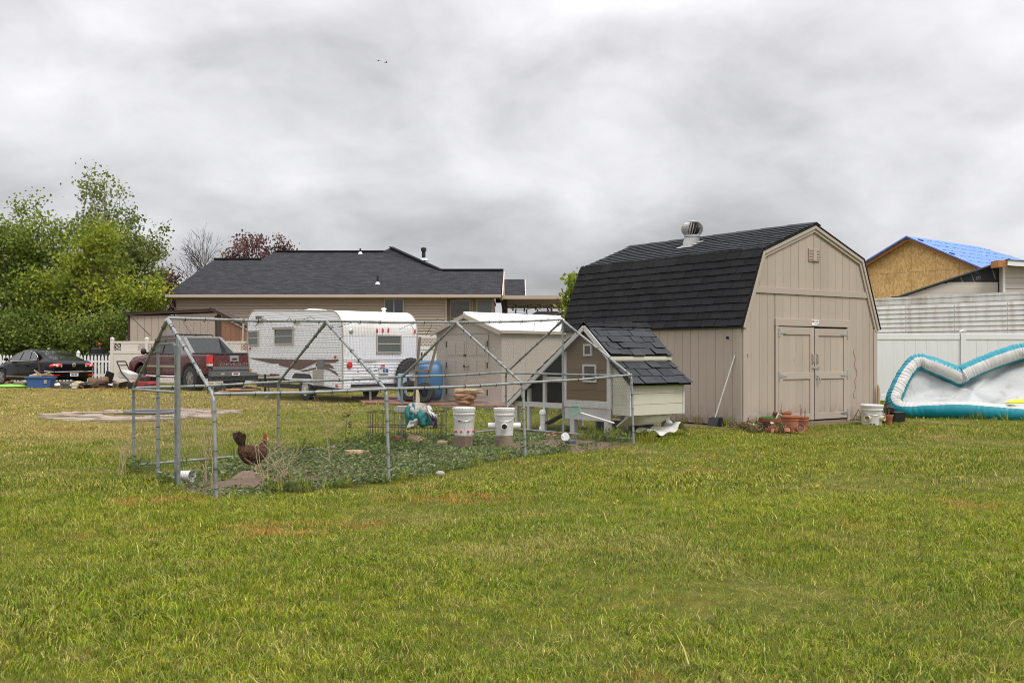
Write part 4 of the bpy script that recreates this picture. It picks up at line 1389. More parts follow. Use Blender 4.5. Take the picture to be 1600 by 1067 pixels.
pipe_part([AP[3], Vector((AP[3].x + .01, AP[3].y - .02, -.05))], name='upright')
pipe_part([FS[3], NS[3]], RP * .9, name='side_rail')
# door frame in the near gable
def on_gable(t, z): return F3[0] + (N3[0] - F3[0]) * t + Vector((0, 0, z))
for t_, zt in ((.345, 1.36), (.575, 1.30), (.60, 1.30)):
    pipe_part([on_gable(t_, -.05), on_gable(t_, zt)], RP * (1.15 if t_ > .5 else 1), name='door_post')
pipe_part([on_gable(.345, 1.34), on_gable(.37, 1.405), on_gable(.56, 1.41), on_gable(.59, 1.38), on_gable(.595, 1.28)], name='door_frame')
pipe_part([on_gable(.36, 1.33), on_gable(.54, 1.335), on_gable(.57, 1.30)], RP * .8, name='door_frame')
pipe_part([on_gable(.345, .05), on_gable(.58, .05)], RP * .8, name='door_frame')
# dark wire ties wound round the pipes
M_TIE = mat('dark_wire', (.03, .03, .03), .6)
tie = MB(); r_ = random.Random(9)
def ties(a, b, n):
    d = (b - a)
    for k in range(n):
        p = a + d * ((k + r_.uniform(.2, .8)) / n)
        q = d.orthogonal().normalized(); w = d.cross(q).normalized()
        tie.tube([p + (q * math.cos(x) + w * math.sin(x)) * (RP + .004) + d.normalized() * .006 * x / 6 for x in np.linspace(0, 6.2, 9)], .0035, 4)
for i in range(4):
    ties(N3[i], NS[i], 5); ties(NS[i], AP[i], 6); ties(FS[i], AP[i], 6); ties(F3[i], FS[i], 4)
for i in range(3):
    ties(NS[i], NS[i + 1], 7); ties(FS[i], FS[i + 1], 6); ties(AP[i], AP[i + 1], 6)
ties(on_gable(.345, 0), on_gable(.345, 1.3), 6); ties(on_gable(.585, 0), on_gable(.585, 1.3), 6)
tie.build('wire_ties', M_TIE, pen, world=True, kind='stuff', fix=False)
# hexagonal wire netting on real wire
def hexnet(b, p00, p10, p11, p01, w=.052, r=.00072, clip=None):
    """bilinear patch p00-p10 (u) p01-p11 (v)"""
    U = ((p10 - p00).length + (p11 - p01).length) / 2
    Vv = ((p01 - p00).length + (p11 - p10).length) / 2
    s = w / math.sqrt(3)
    def P(u, v):
        a, c = min(1, max(0, u / U)), min(1, max(0, v / Vv))
        x = (p00 * (1 - a) + p10 * a) * (1 - c) + (p01 * (1 - a) + p11 * a) * c
        return x
    nrm = (p10 - p00).cross(p01 - p00).normalized()
    rows = int(Vv / (1.5 * s)); cols = int(U / w)
    def seg(a, c):
        d = (c - a); L = d.length
        if L < 1e-4: return
        d /= L
        q = nrm.cross(d)
        n0 = len(b.v)
        for p in (a, c):
            b.v += [p + nrm * r, p - nrm * r * .5 + q * r * .87, p - nrm * r * .5 - q * r * .87]
        b.f += [(n0, n0 + 1, n0 + 4, n0 + 3), (n0 + 1, n0 + 2, n0 + 5, n0 + 4), (n0 + 2, n0, n0 + 3, n0 + 5)]
        b.mi += [0, 0, 0]
    for j in range(rows + 1):
        v = j * 1.5 * s; o = (j % 2) * w / 2
        for i in range(cols + 1):
            u = i * w + o
            if u > U: continue
            A = P(u, v); B1 = P(u - w / 2, v + s / 2); B2 = P(u + w / 2, v + s / 2)
            C = P(u, v - s)
            if clip and not (clip(A) and clip(B1) and clip(B2) and clip(C)): continue
            if v + s / 2 <= Vv:
                seg(A, B1); seg(A, B2)
            if v - s >= 0: seg(C, A)
def net(name, quads, **k):
    b = MB()
    for q in quads: hexnet(b, *q, **k)
    return b.build(name, M_WIRE, pen, world=True, kind='stuff', fix=False)
z2 = Vector((0, 0, .02)); up = Vector((0, 0, .024))
net('wire_netting', [(N3[i] + z2, N3[i + 1] + z2, NS[i + 1], NS[i]) for i in range(3)])
net('wire_netting', [(F3[i] + z2, F3[i + 1] + z2, FS[i + 1], FS[i]) for i in range(3)])
net('wire_netting', [(NS[i] + up, NS[i + 1] + up, AP[i + 1] + up, AP[i] + up) for i in range(3)])
net('wire_netting', [(FS[i] + up, FS[i + 1] + up, AP[i + 1] + up, AP[i] + up) for i in range(3)])
net('wire_netting', [(F3[0] + z2, N3[0] + z2, NS[0], FS[0]), (FS[0], NS[0], AP[0], AP[0])])
net('wire_netting', [(F3[3] + z2, N3[3] + z2, NS[3], FS[3]), (FS[3], NS[3], AP[3], AP[3])])
# stray ends of wire poking up
st = MB()
for i in range(3):
    for k in range(5):
        p = AP[i] + (AP[i + 1] - AP[i]) * r_.random()
        q = p + Vector((r_.uniform(-.2, .2), r_.uniform(-.1, .1), r_.uniform(-.16, .05)))
        m_ = (p + q) / 2 + Vector((r_.uniform(-.05, .05), 0, r_.uniform(0, .08)))
        st.tube([p, m_, q], .003, 4)
for p, q in ((AP[0], (-3.75, 9.9, 1.66)), (AP[0], (-3.6, 10, 1.48))):
    st.tube([p + Vector((-.2, .1, -.16)), Vector(q)], .003, 4)
st.build('loose_wire', M_TIE, pen, world=True, fix=False)

# ------------------------------------------------------------------ chicken coop
M_COOPW = mat('worn_white_frame', (.58, .57, .55), .75, .12, 6, dirt=(.25, .2, .16, 1), dirt_amt=.5, dirt_scale=5, dirt_lo=.5, bump=.3, bscale=60)
M_COOPB = mat('brown_board', (.165, .112, .060), .75, .1, 3, bump=.25, bscale=90, stretch=(1, 1, 5), rnd=.08)
M_CREAM = mat('cream_board', (.57, .55, .445), .65, .06, 3, dirt=(.3, .27, .17, 1), dirt_amt=.3, dirt_scale=3, rnd=.05)
M_WOODG = mat('grey_old_wood', (.20, .16, .125), .85, .2, 5, bump=.4, bscale=50, stretch=(1, 1, 4))
CRZ = math.atan2(.61, .79)
coop = thing('chicken_coop', 'raised brown and cream chicken coop with shingled roof and nest box', 'chicken coop', (1.45, 15.1, 0), CRZ)
# local x: depth to the back right; local y: along the gable face to the left; z up
CD = 1.16; CW = 2.35
RA = (.50, 1.685)         # apex (y, z)
RE = (-.03, 1.235)        # right eave
RLE = (2.40, .43)         # left low eave
def slope_left(y): return RA[1] + (RLE[1] - RA[1]) * (y - RA[0]) / (RLE[0] - RA[0])
def slope_right(y): return RA[1] + (RE[1] - RA[1]) * (RA[0] - y) / (RA[0] - RE[0])
def under(y): return (slope_left(y) if y > RA[0] else slope_right(y)) - .045
HB = 1.02                 # house part spans y 0..HB, run beyond
FZ = .44                  # floor height
box = MB().prism([(0.02, FZ), (0.02, under(.02)), (RA[0], under(RA[0])), (HB, under(HB)), (HB, FZ)], 'x', .02, CD).build('coop_house', M_COOPB, coop)
# gable boards
zb = FZ + .02
for k in range(9):
    za = FZ + .10 + k * .155; zc_ = za + .150
    ys = [y for y in np.linspace(.055, HB - .055, 61) if under(y) > za + .01]
    if len(ys) < 3: break
    top = [(y, min(zc_, under(y))) for y in ys]
    MB().prism([(ys[0], za), (ys[-1], za)] + top[::-1], 'x', -.004 - .008, .0195).build('siding_board', M_COOPB, coop)
fr = MB()
for y in (.025, HB - .02):
    MB().span((-.025, y - .03, FZ - .02), (.018, y + .03, under(y + .03) - .005)).build('frame_post', M_COOPW, coop, bevel=.003)
MB().span((-.028, .056, FZ - .01), (.018, HB - .051, FZ + .095)).build('frame_rail', M_COOPW, coop, bevel=.003)
# small windows
for (yc, zc_, w, h) in ((.47, 1.30, .19, .18), (.43, .95, .30, .27)):
    fw = MB()
    t_ = .028
    fw.span((-.035, yc - w / 2, zc_ - h / 2), (-.0125, yc - w / 2 + t_, zc_ + h / 2)).span((-.035, yc + w / 2 - t_, zc_ - h / 2), (-.0125, yc + w / 2, zc_ + h / 2))
    fw.span((-.035, yc - w / 2 + t_, zc_ - h / 2), (-.0125, yc + w / 2 - t_, zc_ - h / 2 + t_)).span((-.035, yc - w / 2 + t_, zc_ + h / 2 - t_), (-.0125, yc + w / 2 - t_, zc_ + h / 2))
    w_ = fw.build('window', M_COOPW, coop)
    MB().span((-.018, yc - w / 2 + t_, zc_ - h / 2 + t_), (-.0126, yc + w / 2 - t_, zc_ + h / 2 - t_)).build('pane', glass('coop_window_dark', (.03, .03, .03), .2), w_)
# run framing under the long slope
for y in (1.32, 1.52, 1.92, 2.24):
    if y == 1.32: continue
    MB().span((-.02, y - .03, .02 if y > 1.9 else .02), (.03, y + .03, under(y) - .02)).build('frame_post', M_COOPW, coop, bevel=.003)
    MB().span((CD - .05, y - .03, .02), (CD, y + .03, under(y) - .02)).build('frame_post', M_COOPW, coop, bevel=.003)
MB().span((-.018, HB + .012, FZ - .05), (.025, 2.30, FZ + .03)).build('frame_rail', M_COOPW, coop, bevel=.003)
MB().span((-.017, HB + .012, .80), (.024, 1.49, .88)).build('frame_rail', M_COOPW, coop, bevel=.003)
MB().span((CD - .06, HB + .012, FZ - .05), (CD - .02, 2.30, FZ + .03)).build('frame_rail', M_COOPW, coop)
MB().span((CD - .05, HB + .01, FZ + .04), (CD - .03, 2.0, .85)).build('rear_boards', M_BROWN, coop)
cn = MB()
hexnet(cn, Vector((0, HB, FZ + .03)), Vector((0, 2.3, FZ + .03)), Vector((0, 2.3, 1.45)), Vector((0, HB, 1.45)), w=.04, r=.0007, clip=lambda p: p.z < under(p.y))
hexnet(cn, Vector((0, HB, .03)), Vector((0, 2.3, .03)), Vector((0, 2.3, FZ - .05)), Vector((0, HB, FZ - .05)), w=.04, r=.0007)
cn.build('wire_netting', M_WIRE, coop, kind='stuff', fix=False)
# legs and floor skirting
for (x, y) in ((.03, .08), (.03, .85), (CD - .03, -.03), (CD - .06, .85)):
    MB().span((x - .04, y - .05, -.02), (x + .04, y + .05, FZ - .025)).build('leg', M_COOPW, coop, bevel=.004)
MB().span((-.012, -.0, FZ - .20), (.012, HB, FZ - .021)).build('skirt_board', M_COOPW, coop)
MB().slab([(.04, -.30, FZ - .115), (CD - .20, -.30, FZ - .115), (CD - .20, -.08, FZ - .24), (.04, -.08, FZ - .26)], .02).build('drip_tray', M_CREAM, coop)
MB().bar((.05, 1.55, .12), (.10, .85, .42), .16, .025).build('ramp', M_BROWN, coop)
MB().tube([(-.04, 1.52, .02), (-.04, 1.52, .30)], .04, 12).lathe([(.055, .28), (.055, .33), (.03, .36)], (-.04, 1.52, 0), 12).tube([(-.02, 1.52, .04), (-.08, 1.56, .04)], .05, 10).build('feeder_pipe', M_WHITE, coop, smooth=True)
# roof sheets and barge boards
ro = MB()
ro.slab([(-.06, RA[0], RA[1]), (-.06, RE[0] - .03, RE[1] - .02), (CD + .06, RE[0] - .03, RE[1] - .02), (CD + .06, RA[0], RA[1])], .03)
ro.slab([(-.06, RLE[0], RLE[1]), (-.06, RA[0], RA[1]), (CD + .06, RA[0], RA[1]), (CD + .06, RLE[0], RLE[1])], .03)
ro = ro.build('roof', M_SHINGLE, coop)
MB().bar((-.075, RA[0], RA[1] - .045), (-.075, RE[0] - .03, RE[1] - .065), .028, .07).build('barge_board', M_COOPW, coop)
MB().bar((-.075, RA[0], RA[1] - .045), (-.075, RLE[0], RLE[1] - .045), .028, .07).build('barge_board', M_COOPW, coop)
MB().span((-.06, RE[0] - .045, RE[1] - .085), (CD + .06, RE[0] - .02, RE[1] - .03)).build('eave_trim', M_CREAM, coop)
def coop_shingles(parent, a, b, x0, x1, rows, tab, seed, mt=M_SHINGLE_G):
    """a eave (y,z), b top (y,z)"""
    r_ = random.Random(seed)
    A = Vector((0, a[0], a[1])); B = Vector((0, b[0], b[1]))
    d = (B - A); Ln = d.length; d.normalize()
    nn_ = Vector((1, 0, 0)).cross(d)
    if nn_.z < 0: nn_ = -nn_
    exp = Ln / rows
    Rm = Matrix((d, d.cross(nn_) * -1, nn_)).transposed()
    ax = Vector((1, 0, 0))
    for r in range(rows):
        x = x0 - (r % 2) * tab * .5 + r_.uniform(-.04, .04)
        while x < x1 - .02:
            xa, xb = max(x, x0), min(x + tab * r_.uniform(.92, 1.06), x1)
            if xb - xa > .03:
                o = A + d * (r * exp + r_.uniform(-.015, .012)) + nn_ * .014
                lift = r_.uniform(0, .004) + (.016 if r_.random() < .08 else 0)
                e = exp + .045
                tl = .010 + lift
                cr = [o + ax * (xa + .004) + nn_ * tl, o + ax * (xb - .004) + nn_ * (tl + r_.uniform(-.001, .002)), o + ax * (xb - .004) + d * e + nn_ * .001, o + ax * (xa + .004) + d * e + nn_ * .001]
                MB().slab(cr, -.004 if (cr[1] - cr[0]).cross(cr[2] - cr[0]).dot(nn_) > 0 else .004).build('shingle', mt, parent)
            x = x + tab
coop_shingles(ro, (RE[0] - .045, RE[1] - .028), RA, -.075, CD + .075, 5, .235, 12)
coop_shingles(ro, (RLE[0] + .01, RLE[1] - .01), RA, -.075, CD + .075, 12, .3, 13, M_SHINGLE)
cm_ = MB().prism([(-.11, -.075), (0, .0), (.11, -.08), (.11, -.07), (0, .012), (-.11, -.065)], 'x', 0, .2).mesh('ridge_cap', M_SHINGLE)
for k in range(8):
    place('ridge_cap', cm_, ro, (-.085 + k * .163, RA[0], RA[1] + .032 + (k % 2) * .006), (0, R(-2.5), 0))
# right wall in cream, upper band
for k in range(5):
    za = FZ + .005 + k * .16
    if za > 1.19: break
    MB().span((.02, -.012, za), (CD, .0195, min(za + .155, 1.17))).build('side_board', M_CREAM, coop)
# nest box on the right side
BE = .36
nb = MB().prism([(-.015, FZ - .10), (-.015, 1.10), (-BE, .80), (-BE, FZ - .10)], 'x', .045, CD - .02).build('nest_box', M_CREAM, coop)
for k in range(4):
    za = FZ - .095 + k * .145; zc_ = za + .140
    ys = [y for y in np.linspace(-BE - .0, -.02, 25) if (.80 + (1.10 - .80) * (y + BE) / (BE - .015)) > za + .02]
    if len(ys) > 2:
        MB().prism([(ys[0], za), (ys[-1], za)] + [(y, min(zc_, .79 + .30 * (y + BE) / (BE - .015))) for y in ys[::-1]], 'x', .028, .0445).build('nest_board', M_CREAM, nb)
for k in range(3):
    za = FZ - .095 + k * .158
    MB().span((.048, -BE - .018, za), (CD - .022, -BE - .0005, za + .153)).build('nest_board', M_CREAM, nb)
MB().span((.018, -BE - .03, FZ - .10), (.046, -BE + .03, .78)).build('corner_trim', M_COOPW, nb)
MB().span((CD - .02, -BE - .03, FZ - .10), (CD + .008, -BE + .01, .79)).build('corner_trim', M_COOPW, nb)
MB().tube([(.58, -BE - .02, .80), (.58, -BE - .05, .78)], .012, 6).build('latch', M_WHITE, nb)
nr = MB().slab([(-.02, -.01, 1.13), (-.02, -BE - .11, .795), (CD + .07, -BE - .11, .795), (CD + .07, -.01, 1.13)], .02).build('nest_roof', M_SHINGLE, coop)
coop_shingles(nr, (-BE - .12, .79), (-.03, 1.115), -.03, CD + .08, 3, .23, 15)
MB().span((.0, -.045, 1.125), (CD, -.013, 1.165)).build('flashing', M_GALV, coop)
for (x_, y_, nm) in ((.55, .62, 'dark grey block standing under the middle of the chicken coop'), (.75, .12, 'dark grey block lying under the nest box side of the coop')):
    bk = MB().box((0, 0, .10), (.36, .18, .20))
    for s_ in (-.09, .09): bk.box((s_, -.092, .10), (.12, .004, .13))
    p_ = Vector((1.45, 15.1, 0)) + Vector((math.cos(CRZ) * x_ - math.sin(CRZ) * y_, math.sin(CRZ) * x_ + math.cos(CRZ) * y_, 0))
    single(bk.build('cinder_block', mat('dark_block', (.11, .10, .095), .9, .15, 8), loc=p_, rot=(0, 0, CRZ)), nm, 'block')
# white tarp hanging below and behind
M_TARP = mat('white_tarp', (.66, .65, .62), .6, .08, 4)
tp = MB()
def tarpf(u, v):
    x = .45 + u * .85; y = -.36 + v * .30
    z = .05 + .035 * math.sin(u * 9 + 1) * (1 - v) + .05 * v + .03 * math.sin(u * 17 + v * 6) + .05 * u + (.06 if .72 < u < .86 else 0)
    return (x, y, max(.02, z))
tp.grid(tarpf, 20, 6)
single(tp.build('white_tarp', M_TARP, smooth='full', fix=False, loc=(1.45, 15.1, 0), rot=(0, 0, CRZ)), 'crumpled white tarp lying on the grass under the nest box', 'tarp')
# landing net hung on the netting
ln_ = thing('landing_net', 'small green landing net with white handle hung by the coop', 'net', (.98, 14.85, 0), 0)
MB().tube([(.02, 0, .385), (.46, -.42, .265)], .012, 8).build('handle', M_WHITE, ln_)
M_GNET = mat('green_net', (.18, .5, .33), .6)
gb = MB()
hexnet(gb, Vector((-.13, .08, .30)), Vector((.03, 0, .36)), Vector((-.02, 0, .50)), Vector((-.14, .1, .46)), w=.018, r=.0018)
gb.tube([(.03, 0, .38), (-.02, .02, .50), (-.14, .1, .47), (-.15, .1, .32), (.03, 0, .38)], .007, 6)
gb.build('net', M_GNET, ln_, fix=False)
# ------------------------------------------------------------------ shared vehicle pieces
M_TYRE = mat('tyre_rubber', (.022, .022, .023), .8, .2, 8)
M_RIM = mat('alloy_rim', (.5, .5, .5), .35, .1, 8, metal=.85)
M_CHROME = mat('chrome', (.75, .75, .75), .15, .04, 6, metal=1.0)
M_REDLAMP = mat('red_lamp', (.60, .012, .012), .12, .1, 10, spec=.7, coat=.5)
M_CLEARLAMP = mat('clear_lamp', (.7, .65, .62), .12, .05, 10, spec=.7)
M_ORANGE = mat('amber_lamp', (.75, .16, .01), .2, .05, 6)
M_AUTOGLASS = glass('car_glass', (.016, .022, .022), .04)
M_PLATE = mat('licence_plate', (.70, .72, .75), .5, .04, 8)
def wheel(parent, loc, r, w, side, rim_r=None, rz=0, hub=None):
    rim_r = rim_r or r * .62
    t = MB()
    prof = [(rim_r, -w / 2), (r * .93, -w / 2), (r, -w * .36), (r, w * .36), (r * .93, w / 2), (rim_r, w / 2), (rim_r * .97, 0)]
    t.lathe(prof, (0, 0, 0), 28, (0, R(90), 0), caps=False)
    for k in range(28):
        a = 2 * math.pi * k / 28
        t.box((w * .0, math.cos(a) * r * 1.0, math.sin(a) * r * 1.0), (w * .8, r * .12, r * .03), (a, 0, 0))
    ty = t.build('wheel', M_TYRE, parent, loc=loc, rot=(0, 0, rz))
    x = side * w * .36
    rm = MB().lathe([(rim_r * 1.0, -.05), (rim_r, .0), (rim_r * .94, .02), (rim_r * .9, -.03), (.0, -.035)], (x, 0, 0), 28, (0, R(90 * side), 0), caps=False)
    for k in range(5):
        a = 2 * math.pi * k / 5
        rm.bar((x + side * .01, math.cos(a) * .04, math.sin(a) * .04), (x - side * .0, math.cos(a) * rim_r * .93, math.sin(a) * rim_r * .93), .03, rim_r * .24, (1, 0, 0)) if hub is None else None
    rm.lathe([(rim_r * .25, -.02), (rim_r * .25, .02), (0, .028)], (x, 0, 0), 14, (0, R(90 * side), 0))
    rm.build('rim', hub or M_RIM, ty)
    return ty

def ring(w, z0, z1, y, top=None, rb=.10, rt=.10, n=4, crown=0.0):
    """closed cross-section in x-z at station y (half width w), rounded corners; top = half width at z1"""
    top = top or w
    pts = []
    def arc(cx, cz, rx, rz_, a0, a1):
        for k in range(n + 1):
            a = a0 + (a1 - a0) * k / n
            pts.append(Vector((cx + rx * math.cos(a), y, cz + rz_ * math.sin(a))))
    arc(w - rb, z0 + rb, rb, rb, -math.pi / 2, 0)
    arc(top - rt, z1 - rt, rt, rt, 0, math.pi / 2)
    for k in range(1, 6):
        x = (top - rt) * (1 - k / 3)
        if abs(x) < (top - rt) * .999: pts.append(Vector((x, y, z1 + crown * (1 - (x / (top - rt)) ** 2))))
    arc(-(top - rt), z1 - rt, rt, rt, math.pi / 2, math.pi)
    arc(-(w - rb), z0 + rb, rb, rb, math.pi, 1.5 * math.pi)
    return pts

def panel(b, pts, t=.012, out=None):
    """thin plate over a polygon, pushed out"""
    q = [Vector(p) for p in pts]
    c = sum(q, Vector()) / len(q)
    nrm = (q[1] - q[0]).cross(q[2] - q[0]).normalized()
    if out is not None and nrm.dot(Vector(out)) < 0:
        q = q[::-1]; nrm = -nrm
    return b.slab([p + nrm * t for p in q], t * 1.5)

# ------------------------------------------------------------------ travel trailer
M_CAMPER = mat('camper_white_skin', (.78, .80, .85), .45, .04, 3, dirt=(.50, .45, .40, 1), dirt_amt=.25, dirt_scale=2.6, dirt_lo=.55, streak=True)
M_CAMPERR = mat('camper_white_roof', (.78, .77, .75), .5, .05, 3, dirt=(.45, .38, .3, 1), dirt_amt=.45, dirt_scale=1.4, dirt_lo=.53)
M_CTRIM = mat('camper_trim', (.36, .33, .29), .5, .1, 6)
M_CFRAME = mat('camper_window_frame', (.42, .385, .33), .5, .1, 6)
M_STRIPE = mat('camper_brown_stripe', (.12, .065, .055), .5, .08, 5)
M_CGLASS = glass('camper_glass', (.10, .12, .12), .12)
CRZ2 = R(42)
camper = thing('travel_trailer', 'old white travel trailer with brown swoosh stripes parked behind the run', 'travel trailer', (-4.32, 26.1, 0), CRZ2)
TW, TL = 2.36, 5.1
# side profile (y along length from rear, z) ; rear at y=0
def arcp(cy, cz, r, a0, a1, n=6): return [(cy + r * math.cos(R(a0 + (a1 - a0) * k / n)), cz + r * math.sin(R(a0 + (a1 - a0) * k / n))) for k in range(n + 1)]
ZR, ZF = 2.36, 2.52
prof = [(0, .36), (0.0, 1.85)] + arcp(.52, 1.85, .52, 180, 90, 8) + [(2.5, 2.44)] + arcp(4.62, 2.06, .46, 90, 15, 7) + [(5.10, 1.6), (4.92, .74), (3.3, .64), (2.35, .50)]
prof = [(y, z) for y, z in prof]
MB().prism(prof, 'x', .0, TW).build('body', M_CAMPER, camper)
# roof skin wrapped over the top and rear (slightly proud), as strips
rsk = MB()
top = [(-.012, 1.72), (-.012, 1.85)] + arcp(.52, 1.85, .532, 180, 90, 8) + [(2.5, 2.452)] + arcp(4.62, 2.06, .472, 90, 15, 7)
for (a, b) in zip(top, top[1:]):
    rsk.add([(.02, a[0], a[1]), (TW - .02, a[0], a[1]), (TW - .02, b[0], b[1]), (.02, b[0], b[1])], [(0, 1, 2, 3)])
rsk.build('roof_skin', M_CAMPERR, camper, smooth='full', fix=True)
# edge moulding down both sides
for x in (0, TW):
    em = MB()
    pr = [(0, .37)] + [(0, 1.85)] + arcp(.52, 1.85, .52, 180, 90, 8) + [(2.5, 2.44)] + arcp(4.62, 2.06, .46, 90, 15, 7) + [(5.10, 1.6), (4.92, .74)]
    em.tube([(x, y + (-.006 if y < .3 else 0), z) for y, z in pr], .02, 6)
    em.build('edge_moulding', M_CTRIM, camper, smooth=True)
# ribbed side skin: horizontal ribs; side x=0 faces camera-left
rb = MB()
def prof_y(z):
    """y extent of the side at height z"""
    ys = []
    n_ = len(prof)
    for i in range(n_):
        (y0, z0), (y1, z1) = prof[i], prof[(i + 1) % n_]
        if (z0 - z) * (z1 - z) < 0: ys.append(y0 + (y1 - y0) * (z - z0) / (z1 - z0))
    return (min(ys), max(ys)) if len(ys) >= 2 else None
z = .42
while z < 2.44:
    e = prof_y(z + .03)
    if e and e[1] - e[0] > .2:
        rb.prism([(-.001, z), (-.014, z + .012), (-.014, z + .03), (-.001, z + .062)], 'y', e[0] + .03, e[1] - .03) if False else None
        vs = []
        for yy in (e[0] + .03, e[1] - .03):
            vs += [(-.0005, yy, z), (-.007, yy, z + .008), (-.007, yy, z + .034), (-.0005, yy, z + .058)]
        rb.add(vs, [(0, 1, 5, 4), (1, 2, 6, 5), (2, 3, 7, 6), (0, 3, 2, 1), (4, 5, 6, 7)])
    z += .066
rb.build('side_ribs', M_CAMPER, camper, kind='stuff')
# rear: vertical ribs above, horizontal below
rr = MB()
x = .05
while x < TW - .05:
    rr.add([(x, -.0005, 1.16), (x + .008, -.010, 1.16), (x + .026, -.010, 1.16), (x + .036, -.0005, 1.16), (x, -.0005, 1.74), (x + .008, -.010, 1.74), (x + .026, -.010, 1.74), (x + .036, -.0005, 1.74)], [(0, 1, 5, 4), (1, 2, 6, 5), (2, 3, 7, 6), (0, 3, 2, 1), (4, 5, 6, 7)])
    x += .05
z = .42
while z < 1.08:
    rr.add([(.03, -.0005, z), (.03, -.009, z + .012), (.03, -.009, z + .04), (.03, -.0005, z + .062), (TW - .03, -.0005, z), (TW - .03, -.009, z + .012), (TW - .03, -.009, z + .04), (TW - .03, -.0005, z + .062)], [(0, 4, 5, 1), (1, 5, 6, 2), (2, 6, 7, 3), (0, 1, 2, 3), (4, 7, 6, 5)])
    z += .078
rr.build('rear_ribs', M_CAMPER, camper, kind='stuff')
MB().span((.02, -.02, 1.10), (TW - .02, -.0006, 1.15)).build('belt_moulding', M_CAMPER, camper)
# brown stripes along the side
s3 = MB()
def strip(poly, dx=-.016): s3.prism(poly, 'x', dx, dx + .014)
strip([(4.95, 1.14), (1.3, 1.10), (1.3, 1.02), (2.1, .82), (2.6, .87)])
strip([(1.28, 1.10), (.12, 1.12), (.34, 1.03), (1.28, 1.03)])
strip([(1.28, 1.00), (.6, 1.0), (.36, .88), (1.28, .93)])
strip([(1.28, .90), (.6, .83), (.14, .68), (.30, .80), (.7, .89)])
strip([(2.05, .80), (1.28, .90), (1.28, .86), (1.9, .78)])
s3.build('stripe', M_STRIPE, camper)
# side windows (x=0 face), frame with louvred glass
def cwin(axis, a0, a1, z0, z1, rows=2, cover=False):
    t_ = .035
    f = MB(); g = MB()
    def bx(u0, u1, w0, w1, o0, o1, m):
        if axis == 'x': m.span((-o1, u0, w0), (-o0, u1, w1))
        else: m.span((u0, -o1, w0), (u1, -o0, w1))
    bx(a0, a1, z0, z0 + t_, .001, .045, f); bx(a0, a1, z1 - t_, z1, .001, .045, f)
    bx(a0, a0 + t_, z0 + t_, z1 - t_, .001, .045, f); bx(a1 - t_, a1, z0 + t_, z1 - t_, .001, .045, f)
    for k in range(1, rows):
        zz = z0 + (z1 - z0) * k / rows
        bx(a0 + t_, a1 - t_, zz - .014, zz + .014, .001, .040, f)
    w = f.build('window', M_CFRAME, camper)
    for k in range(rows):
        za = z0 + (z1 - z0) * k / rows; zb_ = z0 + (z1 - z0) * (k + 1) / rows
        gg = MB(); bx(a0 + t_, a1 - t_, za + (.015 if k else t_), zb_ - (.015 if k < rows - 1 else t_), .016, .028, gg)
        gg.build('pane', M_CGLASS, w)
    return w
w1 = cwin('x', 2.42, 3.42, 1.52, 1.97)
MB().span((-.10, 2.38, 1.93), (-.046, 3.46, 1.99)).build('awning_box', M_CTRIM, w1)
cwin('x', 4.36, 4.98, 1.50, 1.93)
cwin('x', 4.12, 4.52, 2.16, 2.36, 1)
cwin('y', 1.02, 1.82, 1.28, 1.76)
MB().span((-.02, 2.10, 2.06), (-.001, 2.40, 2.15)).build('side_vent', M_CFRAME, camper)
MB().span((-.022, .84, .86), (-.001, 1.20, 1.12)).span((-.03, .88, .89), (-.022, 1.16, 1.09)).build('hatch', M_GREYPRINT, camper)
MB().span((-.02, 3.22, .66), (-.001, 3.72, .98)).build('access_panel', M_CAMPER, camper)
MB().span((-.024, 3.20, .66), (-.0205, 3.72, .70)).build('vent_slot', M_DARK, camper)
MB().span((-.02, .90, .42), (-.001, 1.42, .84)).build('patch_panel', M_CTRIM, camper)
for (y_, z_, m_) in ((.32, 1.18, M_REDLAMP), (4.9, 1.42, M_REDLAMP), (4.86, .80, M_ORANGE), (.25, .44, M_REDLAMP)):
    MB().sphere((-.02, y_, z_), (.03, .05, .04), 10, 6).build('marker_lamp', m_, camper)
# rear lamps
for x in (.20, TW - .10):
    MB().lathe([(.085, 0), (.085, .02), (.07, .04), (0, .05)], (x, -.012, .97), 20, (R(90), 0, 0)).build('tail_lamp', M_REDLAMP, camper)
for x, z_ in ((1.04, 1.86), (1.22, 1.87), (1.40, 1.88), (2.26, 1.86)):
    MB().sphere((x, -.03, z_), (.025, .03, .07), 8, 6, (0, R(20) if x > 2 else 0, 0)).build('marker_lamp', M_REDLAMP, camper)
MB().lathe([(.07, 0), (.07, .015), (.04, .04), (0, .045)], (.25, -.01, 1.84), 12, (R(90), 0, R(0))).build('scoop_vent', M_GALV, camper)
pl = MB().span((1.10, -.05, .74), (1.40, -.040, .92)).build('licence_plate', M_PLATE, camper)
MB().box((1.20, -.06, .955), (.10, .05, .035), (0, R(12), 0)).build('plate_lamp', M_REDLAMP, camper)
MB().span((1.115, -.053, .86), (1.16, -.0505, .90)).build('plate_flag', M_BLUEPRINT, pl)
MB().span((1.165, -.053, .86), (1.19, -.0505, .90)).span((1.21, -.053, .885), (1.29, -.0505, .905)).build('plate_mark', M_RED, pl)
MB().span((1.205, -.053, .77), (1.27, -.0505, .865)).span((1.29, -.053, .77), (1.375, -.0505, .865)).build('plate_print', M_BLUEPRINT, pl)
# roof vents
MB().prism([(2.5, 2.42), (2.6, 2.50), (2.85, 2.525), (3.1, 2.50), (3.2, 2.42)], 'x', .7, 1.15).build('roof_vent', M_WHITE, camper, bevel=.02)
MB().lathe([(.05, 0), (.05, .09), (.08, .09), (.06, .13), (0, .14)], (1.9, .9, 2.38), 10).build('roof_stack', M_WHITE, camper)
